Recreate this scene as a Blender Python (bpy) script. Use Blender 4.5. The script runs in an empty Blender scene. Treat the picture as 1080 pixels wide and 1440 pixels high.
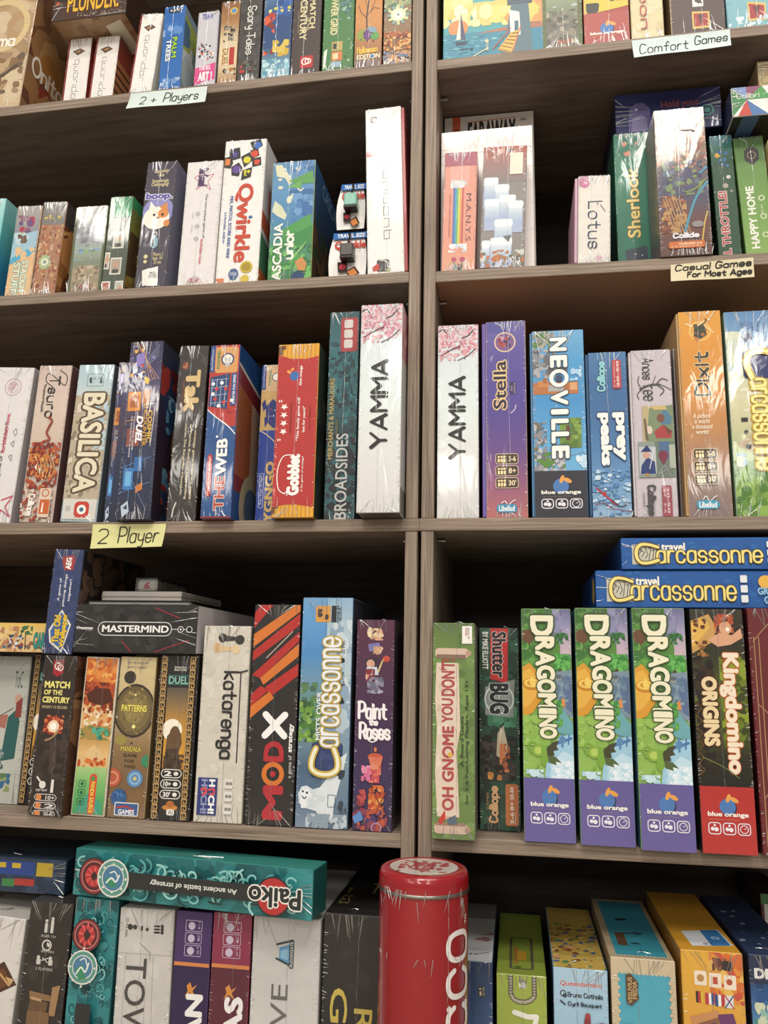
import bpy, bmesh, math, random
from mathutils import Vector, Matrix

# ---------------------------------------------------------------- camera, world, light
SC = bpy.context.scene
COL = SC.collection
F_PX, YAW, PITCH, ROLL, DIST = 1116.0, 0.1643156, 0.1916111, 0.0194944, 0.85

def cam_axes():
    cy, sy = math.cos(YAW), math.sin(YAW)
    f = Vector((-sy*math.cos(PITCH), cy*math.cos(PITCH), math.sin(PITCH)))
    r = Vector((cy, sy, 0)); u = r.cross(f)
    c, s = math.cos(ROLL), math.sin(ROLL)
    return r*c + u*s, u*c - r*s, f
CR, CU, CF = cam_axes()
CAM = Vector((0, -DIST, 0))

cd = bpy.data.cameras.new('camera'); cam = bpy.data.objects.new('camera', cd); COL.objects.link(cam)
m = Matrix((CR, CU, -CF)).transposed().to_4x4(); m.translation = CAM
cam.matrix_world = m
cd.sensor_fit = 'VERTICAL'; cd.sensor_height = 36; cd.lens = F_PX/1440*36; cd.clip_start = .02
SC.camera = cam
SC.view_settings.view_transform = 'Standard'; SC.view_settings.look = 'None'
SC.view_settings.gamma = 1; SC.view_settings.exposure = -0.17

w = bpy.data.worlds.new('shop_room'); SC.world = w; w.use_nodes = True
w.node_tree.nodes['Background'].inputs[0].default_value = (1.0, .95, .88, 1)
w.node_tree.nodes['Background'].inputs[1].default_value = .36

def strip_light(x, y, z, sx, sy, power, col=(1, .95, .87)):
    l = bpy.data.lights.new('ceiling_tube', 'AREA'); l.shape = 'RECTANGLE'
    l.size = sx; l.size_y = sy; l.energy = power; l.color = col
    o = bpy.data.objects.new('ceiling_tube', l); COL.objects.link(o); o.location = (x, y, z)
LAMPS = [(-.62, -3.9, 1.75, .16, 1.25, 34), (1.3, -3.9, 1.75, .16, 1.25, 38), (-2.4, -3.9, 1.75, .16, 1.25, 34),
         (-.6, -6.2, 1.75, .5, 1.3, 70), (1.9, -6.2, 1.75, .5, 1.3, 70), (-2.9, -6.2, 1.75, .5, 1.3, 70),
         (-.41, -1.69, 1.75, .18, .54, 13), (-.1, -1.36, 1.75, .34, .2, 11), (.53, -1.6, 1.75, .2, .34, 13), (-1.6, -1.84, 1.75, .24, .3, 13),
         (.25, -.79, 1.75, 1.3, .12, 16)]
for a in LAMPS: strip_light(*a)

def unproj(px, py, Y=0.0):
    """photo pixel -> the point at depth Y behind the bookcase front"""
    d = CR*((px-540)/F_PX) - CU*((py-720)/F_PX) + CF
    return CAM + d*((Y+DIST)/d.y)

# ---------------------------------------------------------------- materials
def srgb(h):
    o = []; rgb = [int(h[i:i+2], 16)/255 for i in (0, 2, 4)]; gy = sum(rgb)/3
    for c in rgb:
        c = c*.94+gy*.06  # greys every colour slightly, standing in for haze of the film
        o.append(c/12.92 if c <= .04045 else ((c+.055)/1.055)**2.4)
    return (o[0], o[1], o[2], 1)

def new_mat(name):
    m = bpy.data.materials.new(name); m.use_nodes = True
    nt = m.node_tree
    return m, nt, nt.nodes['Principled BSDF']

def print_mat(name, rough, coat, bump):
    m, nt, b = new_mat(name); N = nt.nodes; K = nt.links
    a = N.new('ShaderNodeAttribute'); a.attribute_name = 'print_colour'
    tc = N.new('ShaderNodeTexCoord')
    n = N.new('ShaderNodeTexNoise'); n.inputs['Scale'].default_value = 90; n.inputs['Detail'].default_value = 4
    K.new(tc.outputs['Object'], n.inputs['Vector'])
    mr = N.new('ShaderNodeMapRange'); mr.inputs[3].default_value = .9; mr.inputs[4].default_value = 1.06
    K.new(n.outputs['Fac'], mr.inputs[0])
    mx = N.new('ShaderNodeVectorMath'); mx.operation = 'SCALE'
    K.new(a.outputs['Color'], mx.inputs[0]); K.new(mr.outputs[0], mx.inputs['Scale'])
    K.new(mx.outputs[0], b.inputs['Base Color'])
    b.inputs['Roughness'].default_value = rough
    b.inputs['Specular IOR Level'].default_value = .35
    b.inputs['Coat Weight'].default_value = coat; b.inputs['Coat Roughness'].default_value = .06
    if bump:
        mp = N.new('ShaderNodeMapping'); mp.inputs['Scale'].default_value = (30, 30, 8)
        n2 = N.new('ShaderNodeTexNoise'); n2.inputs['Scale'].default_value = 1.6; n2.inputs['Detail'].default_value = 3
        n2.inputs['Distortion'].default_value = 1.2
        K.new(tc.outputs['Object'], mp.inputs[0]); K.new(mp.outputs[0], n2.inputs['Vector'])
        bp = N.new('ShaderNodeBump'); bp.inputs['Strength'].default_value = bump; bp.inputs['Distance'].default_value = .004
        K.new(n2.outputs['Fac'], bp.inputs['Height']); K.new(bp.outputs[0], b.inputs['Coat Normal'])
    return m
M_CARD = print_mat('printed_card', .42, .12, 0)
M_WRAPPED = print_mat('wrapped_printed_card', .42, .4, .1)
M_PAPER = print_mat('paper', .8, 0, 0)
M_TIN = print_mat('painted_tin', .28, .6, .12)

def film_mat():
    m = bpy.data.materials.new('shrink_film'); m.use_nodes = True; nt = m.node_tree
    nt.nodes.clear(); N = nt.nodes; K = nt.links
    out = N.new('ShaderNodeOutputMaterial'); t = N.new('ShaderNodeBsdfTransparent'); g = N.new('ShaderNodeBsdfGlossy')
    g.inputs['Roughness'].default_value = .22
    mx = N.new('ShaderNodeMixShader'); n = N.new('ShaderNodeTexNoise'); n.inputs['Scale'].default_value = 300
    mr = N.new('ShaderNodeMapRange'); mr.inputs[3].default_value = .22; mr.inputs[4].default_value = .7
    K.new(n.outputs['Fac'], mr.inputs[0]); K.new(mr.outputs[0], mx.inputs[0])
    K.new(t.outputs[0], mx.inputs[1]); K.new(g.outputs[0], mx.inputs[2]); K.new(mx.outputs[0], out.inputs[0])
    return m
M_FILM = film_mat()

def clear_mat():
    m = bpy.data.materials.new('clear_plastic'); m.use_nodes = True; nt = m.node_tree
    nt.nodes.clear(); N = nt.nodes; K = nt.links
    out = N.new('ShaderNodeOutputMaterial'); t = N.new('ShaderNodeBsdfTransparent'); g = N.new('ShaderNodeBsdfGlossy')
    t.inputs[0].default_value = (.9, .9, .88, 1); g.inputs['Roughness'].default_value = .1
    fr = N.new('ShaderNodeFresnel'); fr.inputs[0].default_value = 1.6
    ad = N.new('ShaderNodeMath'); ad.inputs[1].default_value = .08
    n = N.new('ShaderNodeTexNoise'); n.inputs['Scale'].default_value = 60
    mu = N.new('ShaderNodeMath'); mu.operation = 'MULTIPLY_ADD'; mu.inputs[1].default_value = .1
    K.new(n.outputs['Fac'], mu.inputs[0]); K.new(fr.outputs[0], mu.inputs[2]); K.new(mu.outputs[0], ad.inputs[0])
    mx = N.new('ShaderNodeMixShader'); K.new(ad.outputs[0], mx.inputs[0])
    K.new(t.outputs[0], mx.inputs[1]); K.new(g.outputs[0], mx.inputs[2]); K.new(mx.outputs[0], out.inputs[0])
    return m
M_CLEAR = clear_mat()

def wood_mat(name, c1, c2, scale, rough=.55):
    m, nt, b = new_mat(name); N = nt.nodes; K = nt.links
    tc = N.new('ShaderNodeTexCoord'); mp = N.new('ShaderNodeMapping'); mp.inputs['Scale'].default_value = scale
    n = N.new('ShaderNodeTexNoise'); n.inputs['Scale'].default_value = 1; n.inputs['Detail'].default_value = 8
    n.inputs['Roughness'].default_value = .65; n.inputs['Distortion'].default_value = .6
    r = N.new('ShaderNodeValToRGB'); r.color_ramp.elements[0].position = .33; r.color_ramp.elements[1].position = .68
    r.color_ramp.elements[0].color = srgb(c1); r.color_ramp.elements[1].color = srgb(c2)
    K.new(tc.outputs['Object'], mp.inputs[0]); K.new(mp.outputs[0], n.inputs['Vector'])
    K.new(n.outputs['Fac'], r.inputs[0]); K.new(r.outputs[0], b.inputs['Base Color'])
    bp = N.new('ShaderNodeBump'); bp.inputs['Strength'].default_value = .15; bp.inputs['Distance'].default_value = .001
    K.new(n.outputs['Fac'], bp.inputs['Height']); K.new(bp.outputs[0], b.inputs['Normal'])
    b.inputs['Roughness'].default_value = rough; b.inputs['Specular IOR Level'].default_value = .3
    return m
M_WOOD_H = wood_mat('ash_laminate_along', '6b5b4f', 'a4917f', (9, 120, 420))
M_WOOD_V = wood_mat('ash_laminate_upright', '6b5b4f', 'a4917f', (420, 120, 9))
M_WOOD_U = wood_mat('laminate_shaded_underside', '5e5046', '7d6d60', (7, 60, 60))  # same laminate as the boards, darkened in colour for the shade underneath
M_WOOD_IN = wood_mat('shaded_back_laminate', '2b231e', '42362f', (7, 60, 115))  # same wood for the back panel, with the shade inside painted in
M_MDF = wood_mat('raw_fibreboard', '8a6248', 'a07a5c', (400, 400, 400), .8)
M_EDGE = M_WOOD_H
def plain(name, h, rough=.5, metal=0):
    m, nt, b = new_mat(name)
    n = nt.nodes.new('ShaderNodeTexNoise'); n.inputs['Scale'].default_value = 60
    r = nt.nodes.new('ShaderNodeValToRGB'); c = srgb(h)
    r.color_ramp.elements[0].color = [x*.85 for x in c[:3]]+[1]; r.color_ramp.elements[1].color = [min(1, x*1.1) for x in c[:3]]+[1]
    nt.links.new(n.outputs['Fac'], r.inputs[0]); nt.links.new(r.outputs[0], b.inputs['Base Color'])
    b.inputs['Roughness'].default_value = rough; b.inputs['Metallic'].default_value = metal
    return m
M_STEEL = plain('steel', '9a948c', .35, 1)
M_FLOOR = plain('floor_carpet', 'b8ad9e', .9)
M_WALL = plain('wall_paint', 'b8b0a4', .8)

# ---------------------------------------------------------------- geometry collector
class Geo:
    def __init__(s): s.v = []; s.f = []; s.c = []; s.m = []; s.sm = []
    def add(s, vs, fs, cols, mi=0, smooth=False):
        b = len(s.v); s.v += [tuple(p) for p in vs]
        for f in fs:
            s.f.append([b+i for i in f])
            s.c.append([cols[i] for i in f] if isinstance(cols, list) else [cols]*len(f))
            s.m.append(mi); s.sm.append(smooth)
    def build(s, name, mats, parent=None, loc=None, rot=None):
        me = bpy.data.meshes.new(name); me.from_pydata(s.v, [], s.f)
        for mt in (mats if isinstance(mats, (list, tuple)) else [mats]): me.materials.append(mt)
        at = me.color_attributes.new('print_colour', 'FLOAT_COLOR', 'CORNER')
        flat = [x for f in s.c for c in f for x in c]
        at.data.foreach_set('color', flat)
        me.polygons.foreach_set('material_index', s.m)
        me.polygons.foreach_set('use_smooth', s.sm)
        me.update()
        o = bpy.data.objects.new(name, me); COL.objects.link(o)
        if parent: o.parent = parent
        if loc is not None: o.location = loc
        if rot is not None: o.rotation_euler = rot
        return o

def tag(o, label=None, cat=None, group=None, kind=None):
    for k, v in (('label', label), ('category', cat), ('group', group), ('kind', kind)):
        if v: o[k] = v
    return o

def rounded_box(g, x0, x1, y0, y1, z0, z1, r, cols, mi=0):
    """box with small bevels; cols = dict front/back/left/right/top/bottom/edge"""
    X = (x0, x0+r, x1-r, x1); Y = (y0, y0+r, y1-r, y1); Z = (z0, z0+r, z1-r, z1)
    e = cols.get('edge') or cols['front']
    def q(pts, c, sm=False): g.add(pts, [list(range(len(pts)))], c, mi, sm)
    a, b_, c, d = 0, 1, 2, 3
    q([(X[1], Y[0], Z[1]), (X[2], Y[0], Z[1]), (X[2], Y[0], Z[2]), (X[1], Y[0], Z[2])], cols['front'])
    q([(X[2], Y[3], Z[1]), (X[1], Y[3], Z[1]), (X[1], Y[3], Z[2]), (X[2], Y[3], Z[2])], cols['back'])
    q([(X[3], Y[1], Z[1]), (X[3], Y[2], Z[1]), (X[3], Y[2], Z[2]), (X[3], Y[1], Z[2])], cols['right'])
    q([(X[0], Y[2], Z[1]), (X[0], Y[1], Z[1]), (X[0], Y[1], Z[2]), (X[0], Y[2], Z[2])], cols['left'])
    q([(X[1], Y[1], Z[3]), (X[2], Y[1], Z[3]), (X[2], Y[2], Z[3]), (X[1], Y[2], Z[3])], cols['top'])
    q([(X[1], Y[2], Z[0]), (X[2], Y[2], Z[0]), (X[2], Y[1], Z[0]), (X[1], Y[1], Z[0])], cols['bottom'])
    for (xi, xo) in ((1, 0), (2, 3)):          # vertical edges
        for (yi, yo) in ((1, 0), (2, 3)):
            p = [(X[xi], Y[yo], Z[1]), (X[xo], Y[yi], Z[1]), (X[xo], Y[yi], Z[2]), (X[xi], Y[yo], Z[2])]
            if (xi == 1) == (yi == 1): p.reverse()
            q(p, e)
    for (zi, zo) in ((1, 0), (2, 3)):
        for (yi, yo) in ((1, 0), (2, 3)):
            p = [(X[1], Y[yo], Z[zi]), (X[2], Y[yo], Z[zi]), (X[2], Y[yi], Z[zo]), (X[1], Y[yi], Z[zo])]
            if (zi == 1) == (yi == 1): p.reverse()
            q(p, e)
        for (xi, xo) in ((1, 0), (2, 3)):
            p = [(X[xo], Y[1], Z[zi]), (X[xo], Y[2], Z[zi]), (X[xi], Y[2], Z[zo]), (X[xi], Y[1], Z[zo])]
            if (zi == 1) != (xi == 1): p.reverse()
            q(p, e)
    for (xi, xo) in ((1, 0), (2, 3)):
        for (yi, yo) in ((1, 0), (2, 3)):
            for (zi, zo) in ((1, 0), (2, 3)):
                q([(X[xo], Y[yi], Z[zi]), (X[xi], Y[yo], Z[zi]), (X[xi], Y[yi], Z[zo])], e)

# ---------------------------------------------------------------- lettering
_tc = {}
def glyphs(txt, bold=0.0, shear=0.0):
    k = (txt, bold, shear)
    if k in _tc: return _tc[k]
    cu = bpy.data.curves.new('lettering', 'FONT'); cu.body = txt; cu.fill_mode = 'FRONT'; cu.resolution_u = 3
    cu.shear = shear; cu.align_x = 'CENTER'; cu.space_line = .8
    ob = bpy.data.objects.new('lettering', cu); COL.objects.link(ob)
    me = bpy.data.meshes.new_from_object(ob.evaluated_get(bpy.context.evaluated_depsgraph_get()))
    vs = [(v.co.x, v.co.y) for v in me.vertices]; fs = [list(p.vertices) for p in me.polygons]
    bpy.data.objects.remove(ob); bpy.data.curves.remove(cu); bpy.data.meshes.remove(me)
    xs = [p[0] for p in vs] or [0, 1]; ys = [p[1] for p in vs] or [0, 1]
    _tc[k] = (vs, fs, (min(xs), min(ys), max(xs), max(ys)))
    return _tc[k]

PEN = {'a': "~45 36 16 05 03 12 32 43|46 42", 'b': "09 02|~05 16 36 45 43 32 12 03", 'c': "~45 36 16 05 03 12 32 43",
 'd': "49 42|~45 36 16 05 03 12 32 43", 'e': "~04 44 45 36 16 05 03 12 32 43", 'f': "~48 39 28 27 22|06 46",
 'g': "~45 36 16 05 03 12 32 43|~46 41 30 10 01", 'h': "09 02|~05 16 36 45 42", 'i': "06 02|08 07", 'j': "~26 21 10 00|28 27",
 'k': "09 02|46 04 42", 'l': "09 02", 'm': "06 02|~05 16 26 35 32|~35 46 56 65 62", 'n': "06 02|~05 16 36 45 42",
 'o': "~16 36 45 43 32 12 03 05 16", 'p': "06 00|~05 16 36 45 43 32 12 03", 'q': "46 40|~45 36 16 05 03 12 32 43",
 'r': "06 02|~04 16 36", 's': "~45 36 16 05 14 34 43 32 12 03", 't': "~28 23 32 42|06 46", 'u': "~06 03 12 32 43|46 42",
 'v': "06 22 46", 'w': "06 12 36 52 66", 'x': "06 42|46 02", 'y': "~06 04 13 33 44|~46 41 30 10", 'z': "06 46 02 42",
 'A': "02 39 62|14 54", 'B': "09 02|~09 39 48 47 36 05|~05 36 45 43 32 02", 'C': "~58 39 19 07 04 12 32 53",
 'D': "09 02|~09 29 57 54 22 02", 'E': "49 09 02 42|06 36", 'F': "49 09 02|06 36", 'G': "~58 39 19 07 04 12 32 53 55|55 35",
 'H': "09 02|59 52|06 56", 'I': "09 02", 'K': "09 02|59 05 52", 'L': "09 02 42", 'M': "02 09 35 69 62", 'N': "02 09 52 59",
 'O': "~29 49 67 64 42 22 04 07 29", 'P': "09 02|~09 39 58 56 35 05", 'Q': "~29 49 67 64 42 22 04 07 29|44 62",
 'R': "09 02|~09 39 58 56 35 05|35 52", 'S': "~58 39 19 08 06 25 45 54 53 32 12 03", 'T': "09 69|39 32",
 'U': "~09 04 12 42 54 59", 'V': "09 32 69", 'W': "09 22 37 52 79", 'X': "09 52|59 02", 'Y': "09 35 69|35 32", 'Z': "09 59 02 52",
 '2': "~08 19 39 48 46 24 02|02 42", '+': "05 45|27 23", "'": "09 07", '!': "09 04|03 02", '&': "~52 17 19 38 14 03 12 32 54"}
SQ = {'q': "46 06 02 42|46 40", 'u': "06 02 42 46", 'o': "06 46 42 02 06", 'r': "06 02|06 36", 'i': "02 06", 'd': "49 42 02 06 46"}
def pen_strokes(txt, table=None, slant=0.0, gap=1.7):
    out = []; x = 0.0; rn = random.Random(txt)
    for ch in txt:
        if ch == ' ': x += 3.5; continue
        d = (table or PEN).get(ch) or PEN.get(ch)
        if not d: x += 3; continue
        mx = 0
        for st in d.split('|'):
            sm = st[0] == '~'
            pts = [(float(t[0]), float(t[1])-2) for t in st.lstrip('~').split()]
            mx = max(mx, max(p[0] for p in pts))
            if sm and len(pts) > 2: pts = catmull(pts)
            out.append([(p[0]+x+slant*p[1], p[1]) for p in pts])
        x += mx + gap
    return out
def catmull(P, n=4):
    cl = P[0] == P[-1]; r = []
    for i in range(len(P)-1):
        p0 = P[i-1] if i else (P[-2] if cl else P[0]); p1 = P[i]; p2 = P[i+1]
        p3 = P[i+2] if i+2 < len(P) else (P[1] if cl else P[-1])
        for k in range(n):
            t = k/n
            r.append(tuple(.5*((2*p1[j])+(-p0[j]+p2[j])*t+(2*p0[j]-5*p1[j]+4*p2[j]-p3[j])*t*t+(-p0[j]+3*p1[j]-3*p2[j]+p3[j])*t**3) for j in (0, 1)))
    r.append(P[-1]); return r

# ---------------------------------------------------------------- printed artwork on a face
def clip01(pts):
    """keep artwork inside its face"""
    pts = list(pts)
    for ax, lim, sg in ((0, 0.0, 1), (0, 1.0, -1), (1, 0.0, 1), (1, 1.0, -1)):
        if all(sg*(p[ax]-lim) >= 0 for p in pts): continue
        o = []
        for i, b in enumerate(pts):
            a = pts[i-1]; da, db = sg*(a[ax]-lim), sg*(b[ax]-lim)
            if (da >= 0) != (db >= 0):
                t = da/(da-db); o.append((a[0]+(b[0]-a[0])*t, a[1]+(b[1]-a[1])*t))
            if db >= 0: o.append(b)
        pts = o
        if not pts: return []
    return pts

class Face:
    """a flat face: u 0..1 left to right, v 0..1 top to bottom, seen from outside"""
    def __init__(s, g, o, U, V, w, h, mi=0):
        s.g = g; s.o = Vector(o); s.U = Vector(U); s.V = Vector(V); s.n = s.U.cross(s.V); s.w = w; s.h = h; s.mi = mi; s.k = 0
    def p(s, u, v): return s.o + s.U*(u*s.w) - s.V*(v*s.h) + s.n*(0.0001+.00002*s.k)
    def poly(s, pts, col):
        pts = clip01(pts)
        if len(pts) < 3: return
        vs = [s.p(*q) for q in pts]
        a = sum(pts[i][0]*pts[(i+1) % len(pts)][1]-pts[(i+1) % len(pts)][0]*pts[i][1] for i in range(len(pts)))
        idx = list(range(len(vs)))
        if a > 0: idx.reverse()
        s.g.add(vs, [idx], col, s.mi); s.k += .06
    def ell(s, u, v, r, c, k=1.0, n=20, rot=0.0):
        q = []
        for i in range(n):
            a = 2*math.pi*i/n; x, y = r*math.cos(a), r*k*math.sin(a)
            x, y = x*math.cos(rot)-y*math.sin(rot), x*math.sin(rot)+y*math.cos(rot)
            q.append((u+x, v+y*s.w/s.h))
        s.poly(q, c)
    def stroke(s, pts, wd, c, nib=None, cap=True):
        """pts in uv, wd in widths of the face; nib=(ratio, angle) gives a broad pen"""
        ra, an = nib or (1.0, 0.0); asp = s.h/s.w
        P = [(u, v*asp) for u, v in pts]; hw = wd/2
        def half(dx, dy):
            if ra == 1: return hw
            a = math.cos(an)*dx+math.sin(an)*dy; b = -math.sin(an)*dx+math.cos(an)*dy
            return hw*math.sqrt(a*a+(b*ra)**2)
        for (a, b) in zip(P, P[1:]):
            dx, dy = b[0]-a[0], b[1]-a[1]; l = math.hypot(dx, dy)
            if l < 1e-7: continue
            nx, ny = -dy/l, dx/l; h = half(nx, ny)
            s.poly([(a[0]+nx*h, (a[1]+ny*h)/asp), (b[0]+nx*h, (b[1]+ny*h)/asp), (b[0]-nx*h, (b[1]-ny*h)/asp), (a[0]-nx*h, (a[1]-ny*h)/asp)], c)
        if cap:
            for a in P:
                s.ell(a[0], a[1]/asp, hw*.99, c, ra, 8, an)

def TF(art, ku=1.0, kv=1.0):
    """stretch a piece of artwork about its top left corner; what leaves the face is cut off"""
    o = []
    for it in art:
        k = it[0]; it = list(it)
        if k in 'RGNT' or k in ('RR', 'RO', 'S'):
            i = 2 if k in 'TS' else 1
            if not (k in 'RGN' and it[i+3]-it[i+1] >= 1 and ku == 1):
                it[i] *= ku; it[i+1] *= kv; it[i+2] *= ku; it[i+3] *= kv
            if k == 'N': it[8] *= ku; it[9] *= ku
            if k == 'RR': it[6] *= ku
            if k == 'RO': it[6] *= ku; it[7] *= ku
            if k == 'S': it[8] *= ku; it[10] *= ku
        elif k in 'EO': it[1] *= ku; it[2] *= kv; it[3] *= ku; it[4] = it[4]*ku if k == 'O' else it[4]
        elif k == 'P': it[2] = tuple((u*ku, v*kv) for u, v in it[2])
        elif k == 'L': it[1] *= ku; it[3] = tuple((u*ku, v*kv) for u, v in it[3])
        o.append(tuple(it))
    return o

def fit(dirn, u0, v0, u1, v1):
    if dirn == 'h': return lambda x, y: (u0+(u1-u0)*x, v1-(v1-v0)*y)
    if dirn == 'd': return lambda x, y: (u0+(u1-u0)*y, v0+(v1-v0)*x)
    if dirn == 'u': return lambda x, y: (u1-(u1-u0)*y, v1-(v1-v0)*x)
    return lambda x, y: (u1-(u1-u0)*x, v0+(v1-v0)*y)

# the vocabulary of the artwork
def R(u0, v0, u1, v1, c): return ('R', u0, v0, u1, v1, c)
def G(u0, v0, u1, v1, *cs): return ('G', u0, v0, u1, v1, cs)
def E(u, v, r, c, k=1, rot=0): return ('E', u, v, r, c, k, rot)
def O(u, v, r, t, c): return ('O', u, v, r, t, c)
def P(c, *pts): return ('P', c, pts)
def L(wd, c, *pts): return ('L', wd, c, pts, 0)
def LS(wd, c, *pts): return ('L', wd, c, pts, 1)
def T(t, u0, v0, u1, v1, c, d='h', o=None, ow=.05, b=0.0, sh=0.0): return ('T', t, u0, v0, u1, v1, c, d, o, ow, b, sh)
def S(t, u0, v0, u1, v1, c, d='h', wd=.05, o=None, ow=.05, nib=None, sl=0.0, sq=0): return ('S', t, u0, v0, u1, v1, c, d, wd, o, ow, nib, sl, sq)
def N(u0, v0, u1, v1, cs, n, sd=1, s0=.05, s1=.15, k=1.0): return ('N', u0, v0, u1, v1, cs, n, sd, s0, s1, k)
def RR(u0, v0, u1, v1, c, r=.05): return ('RR', u0, v0, u1, v1, c, r)
def RO(u0, v0, u1, v1, c, t=.02, r=.06): return ('RO', u0, v0, u1, v1, c, t, r)
CAL = (.35, .6)

def rr_pts(F, u0, v0, u1, v1, r):
    k = F.w/F.h; q = []
    for (cx, cy, a0) in ((u1-r, v0+r*k, -90), (u1-r, v1-r*k, 0), (u0+r, v1-r*k, 90), (u0+r, v0+r*k, 180)):
        for i in range(5):
            a = math.radians(a0+i*22.5); q.append((cx+r*math.cos(a), cy+r*k*math.sin(a)))
    return q

def paint(F, art):
    for it in art:
        k = it[0]; F.k += 1
        if k == 'R':
            _, a, b, c, d, h = it; F.poly([(a, b), (c, b), (c, d), (a, d)], srgb(h))
        elif k == 'G':
            _, a, b, c, d, cs = it; n = len(cs)-1
            for i in range(n):
                y0, y1 = b+(d-b)*i/n, b+(d-b)*(i+1)/n; s0, s1 = srgb(cs[i]), srgb(cs[i+1])
                F.g.add([F.p(a, y1), F.p(c, y1), F.p(c, y0), F.p(a, y0)], [[0, 1, 2, 3]], [s1, s1, s0, s0], F.mi)
        elif k == 'E': F.ell(it[1], it[2], it[3], srgb(it[4]), it[5], 20, it[6])
        elif k == 'O':
            _, u, v, r, t, h = it
            for i in range(28):
                q = [(u+(r+e_*t/2)*math.cos(j_*.2244), v+(r+e_*t/2)*math.sin(j_*.2244)*F.w/F.h) for e_, j_ in ((-1, i), (1, i), (1, i+1), (-1, i+1))]
                F.poly(q, srgb(h)); F.k -= .06
        elif k == 'P': F.poly(list(it[2]), srgb(it[1]))
        elif k == 'L': F.stroke(catmull(list(it[3])) if it[4] else it[3], it[1], srgb(it[2]))
        elif k == 'RR': F.poly(rr_pts(F, *it[1:5], it[6]), srgb(it[5]))
        elif k == 'RO':
            q = rr_pts(F, *it[1:5], it[7]); F.stroke(q+[q[0]], it[6], srgb(it[5]), cap=False)
        elif k == 'T':
            _, t, u0, v0, u1, v1, h, d, o, ow, b, sh = it
            vs, fs, bb = glyphs(t, 0, sh); fn = fit(d, u0, v0, u1, v1)
            sx, sy = max(bb[2]-bb[0], 1e-4), max(bb[3]-bb[1], 1e-4)
            def put(dx, dy, col):
                F.k += .08
                q = [fn((x+dx-bb[0])/sx, (y+dy-bb[1])/sy) for x, y in vs]
                if all(-1e-6 <= a_ <= 1.000001 for p_ in q for a_ in p_): F.g.add([F.p(*p_) for p_ in q], fs, col, F.mi)
                else:
                    for f_ in fs:
                        p_ = clip01([q[i_] for i_ in f_])
                        if len(p_) > 2: F.g.add([F.p(*z_) for z_ in p_], [list(range(len(p_)))], col, F.mi)
            if o:
                for i in range(10): put((ow+b)*math.cos(i*.6283), (ow+b)*math.sin(i*.6283), srgb(o))
                F.k += 1
            put(0, 0, srgb(h))
            if b:
                for i in range(6): put(b*math.cos(i*1.0472), b*math.sin(i*1.0472), srgb(h))
        elif k == 'S':
            _, t, u0, v0, u1, v1, h, d, wd, o, ow, nib, sl, sq = it
            st = pen_strokes(t, SQ if sq else None, sl); fn = fit(d, u0, v0, u1, v1)
            xs = [p[0] for q in st for p in q]; ys = [p[1] for q in st for p in q]
            x0, y0, sx, sy = min(xs), min(ys), max(xs)-min(xs), max(ys)-min(ys)
            q2 = [[fn((x-x0)/sx, (y-y0)/sy) for x, y in q] for q in st]
            if o:
                for q in q2: F.stroke(q, wd+2*ow, srgb(o), None)
                F.k += 1
            for q in q2: F.stroke(q, wd, srgb(h), nib)
        elif k == 'N':
            _, u0, v0, u1, v1, cs, n, sd, s0, s1, kk = it; rn = random.Random(sd); cs = cs.split()
            if n >= 16: n = int(n*2.4); s0 *= .62; s1 *= .66
            for i in range(n):
                u, v = rn.uniform(u0, u1), rn.uniform(v0, v1); r = rn.uniform(s0, s1); m_ = rn.randint(6, 9); ph = rn.uniform(0, 6.3)
                el = kk*rn.uniform(.7, 1.4); q = []
                for j in range(m_):
                    a = ph+2*math.pi*j/m_; rr = r*rn.uniform(.65, 1.1)
                    q.append((min(u1, max(u0, u+rr*math.cos(a))), min(v1, max(v0, v+rr*el*math.sin(a)*F.w/F.h))))
                F.poly(q, srgb(rn.choice(cs)))

# ---------------------------------------------------------------- crimped shrink film, a part of a wrapped box
def ridge(g, a, b, n, w, h):
    """a thin half-round pleat of film from a to b standing on a face with normal n"""
    a, b, n = Vector(a), Vector(b), Vector(n); t = (b-a)
    if t.length < 1e-6: return
    s = t.normalized().cross(n); vs = []
    for q, k in ((a, 1.0), (a.lerp(b, .5), 1.0), (b, .25)):
        for i in range(5):
            an = math.pi*i/4; vs.append(q+s*(math.cos(an)*w*k)+n*(math.sin(an)*h*k+.00035))
    fs = []
    for r in range(2):
        for i in range(4): fs.append([r*5+i, r*5+i+1, (r+1)*5+i+1, (r+1)*5+i])
    g.add(vs, fs, (1, 1, 1, 1), 0, True)

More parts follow.
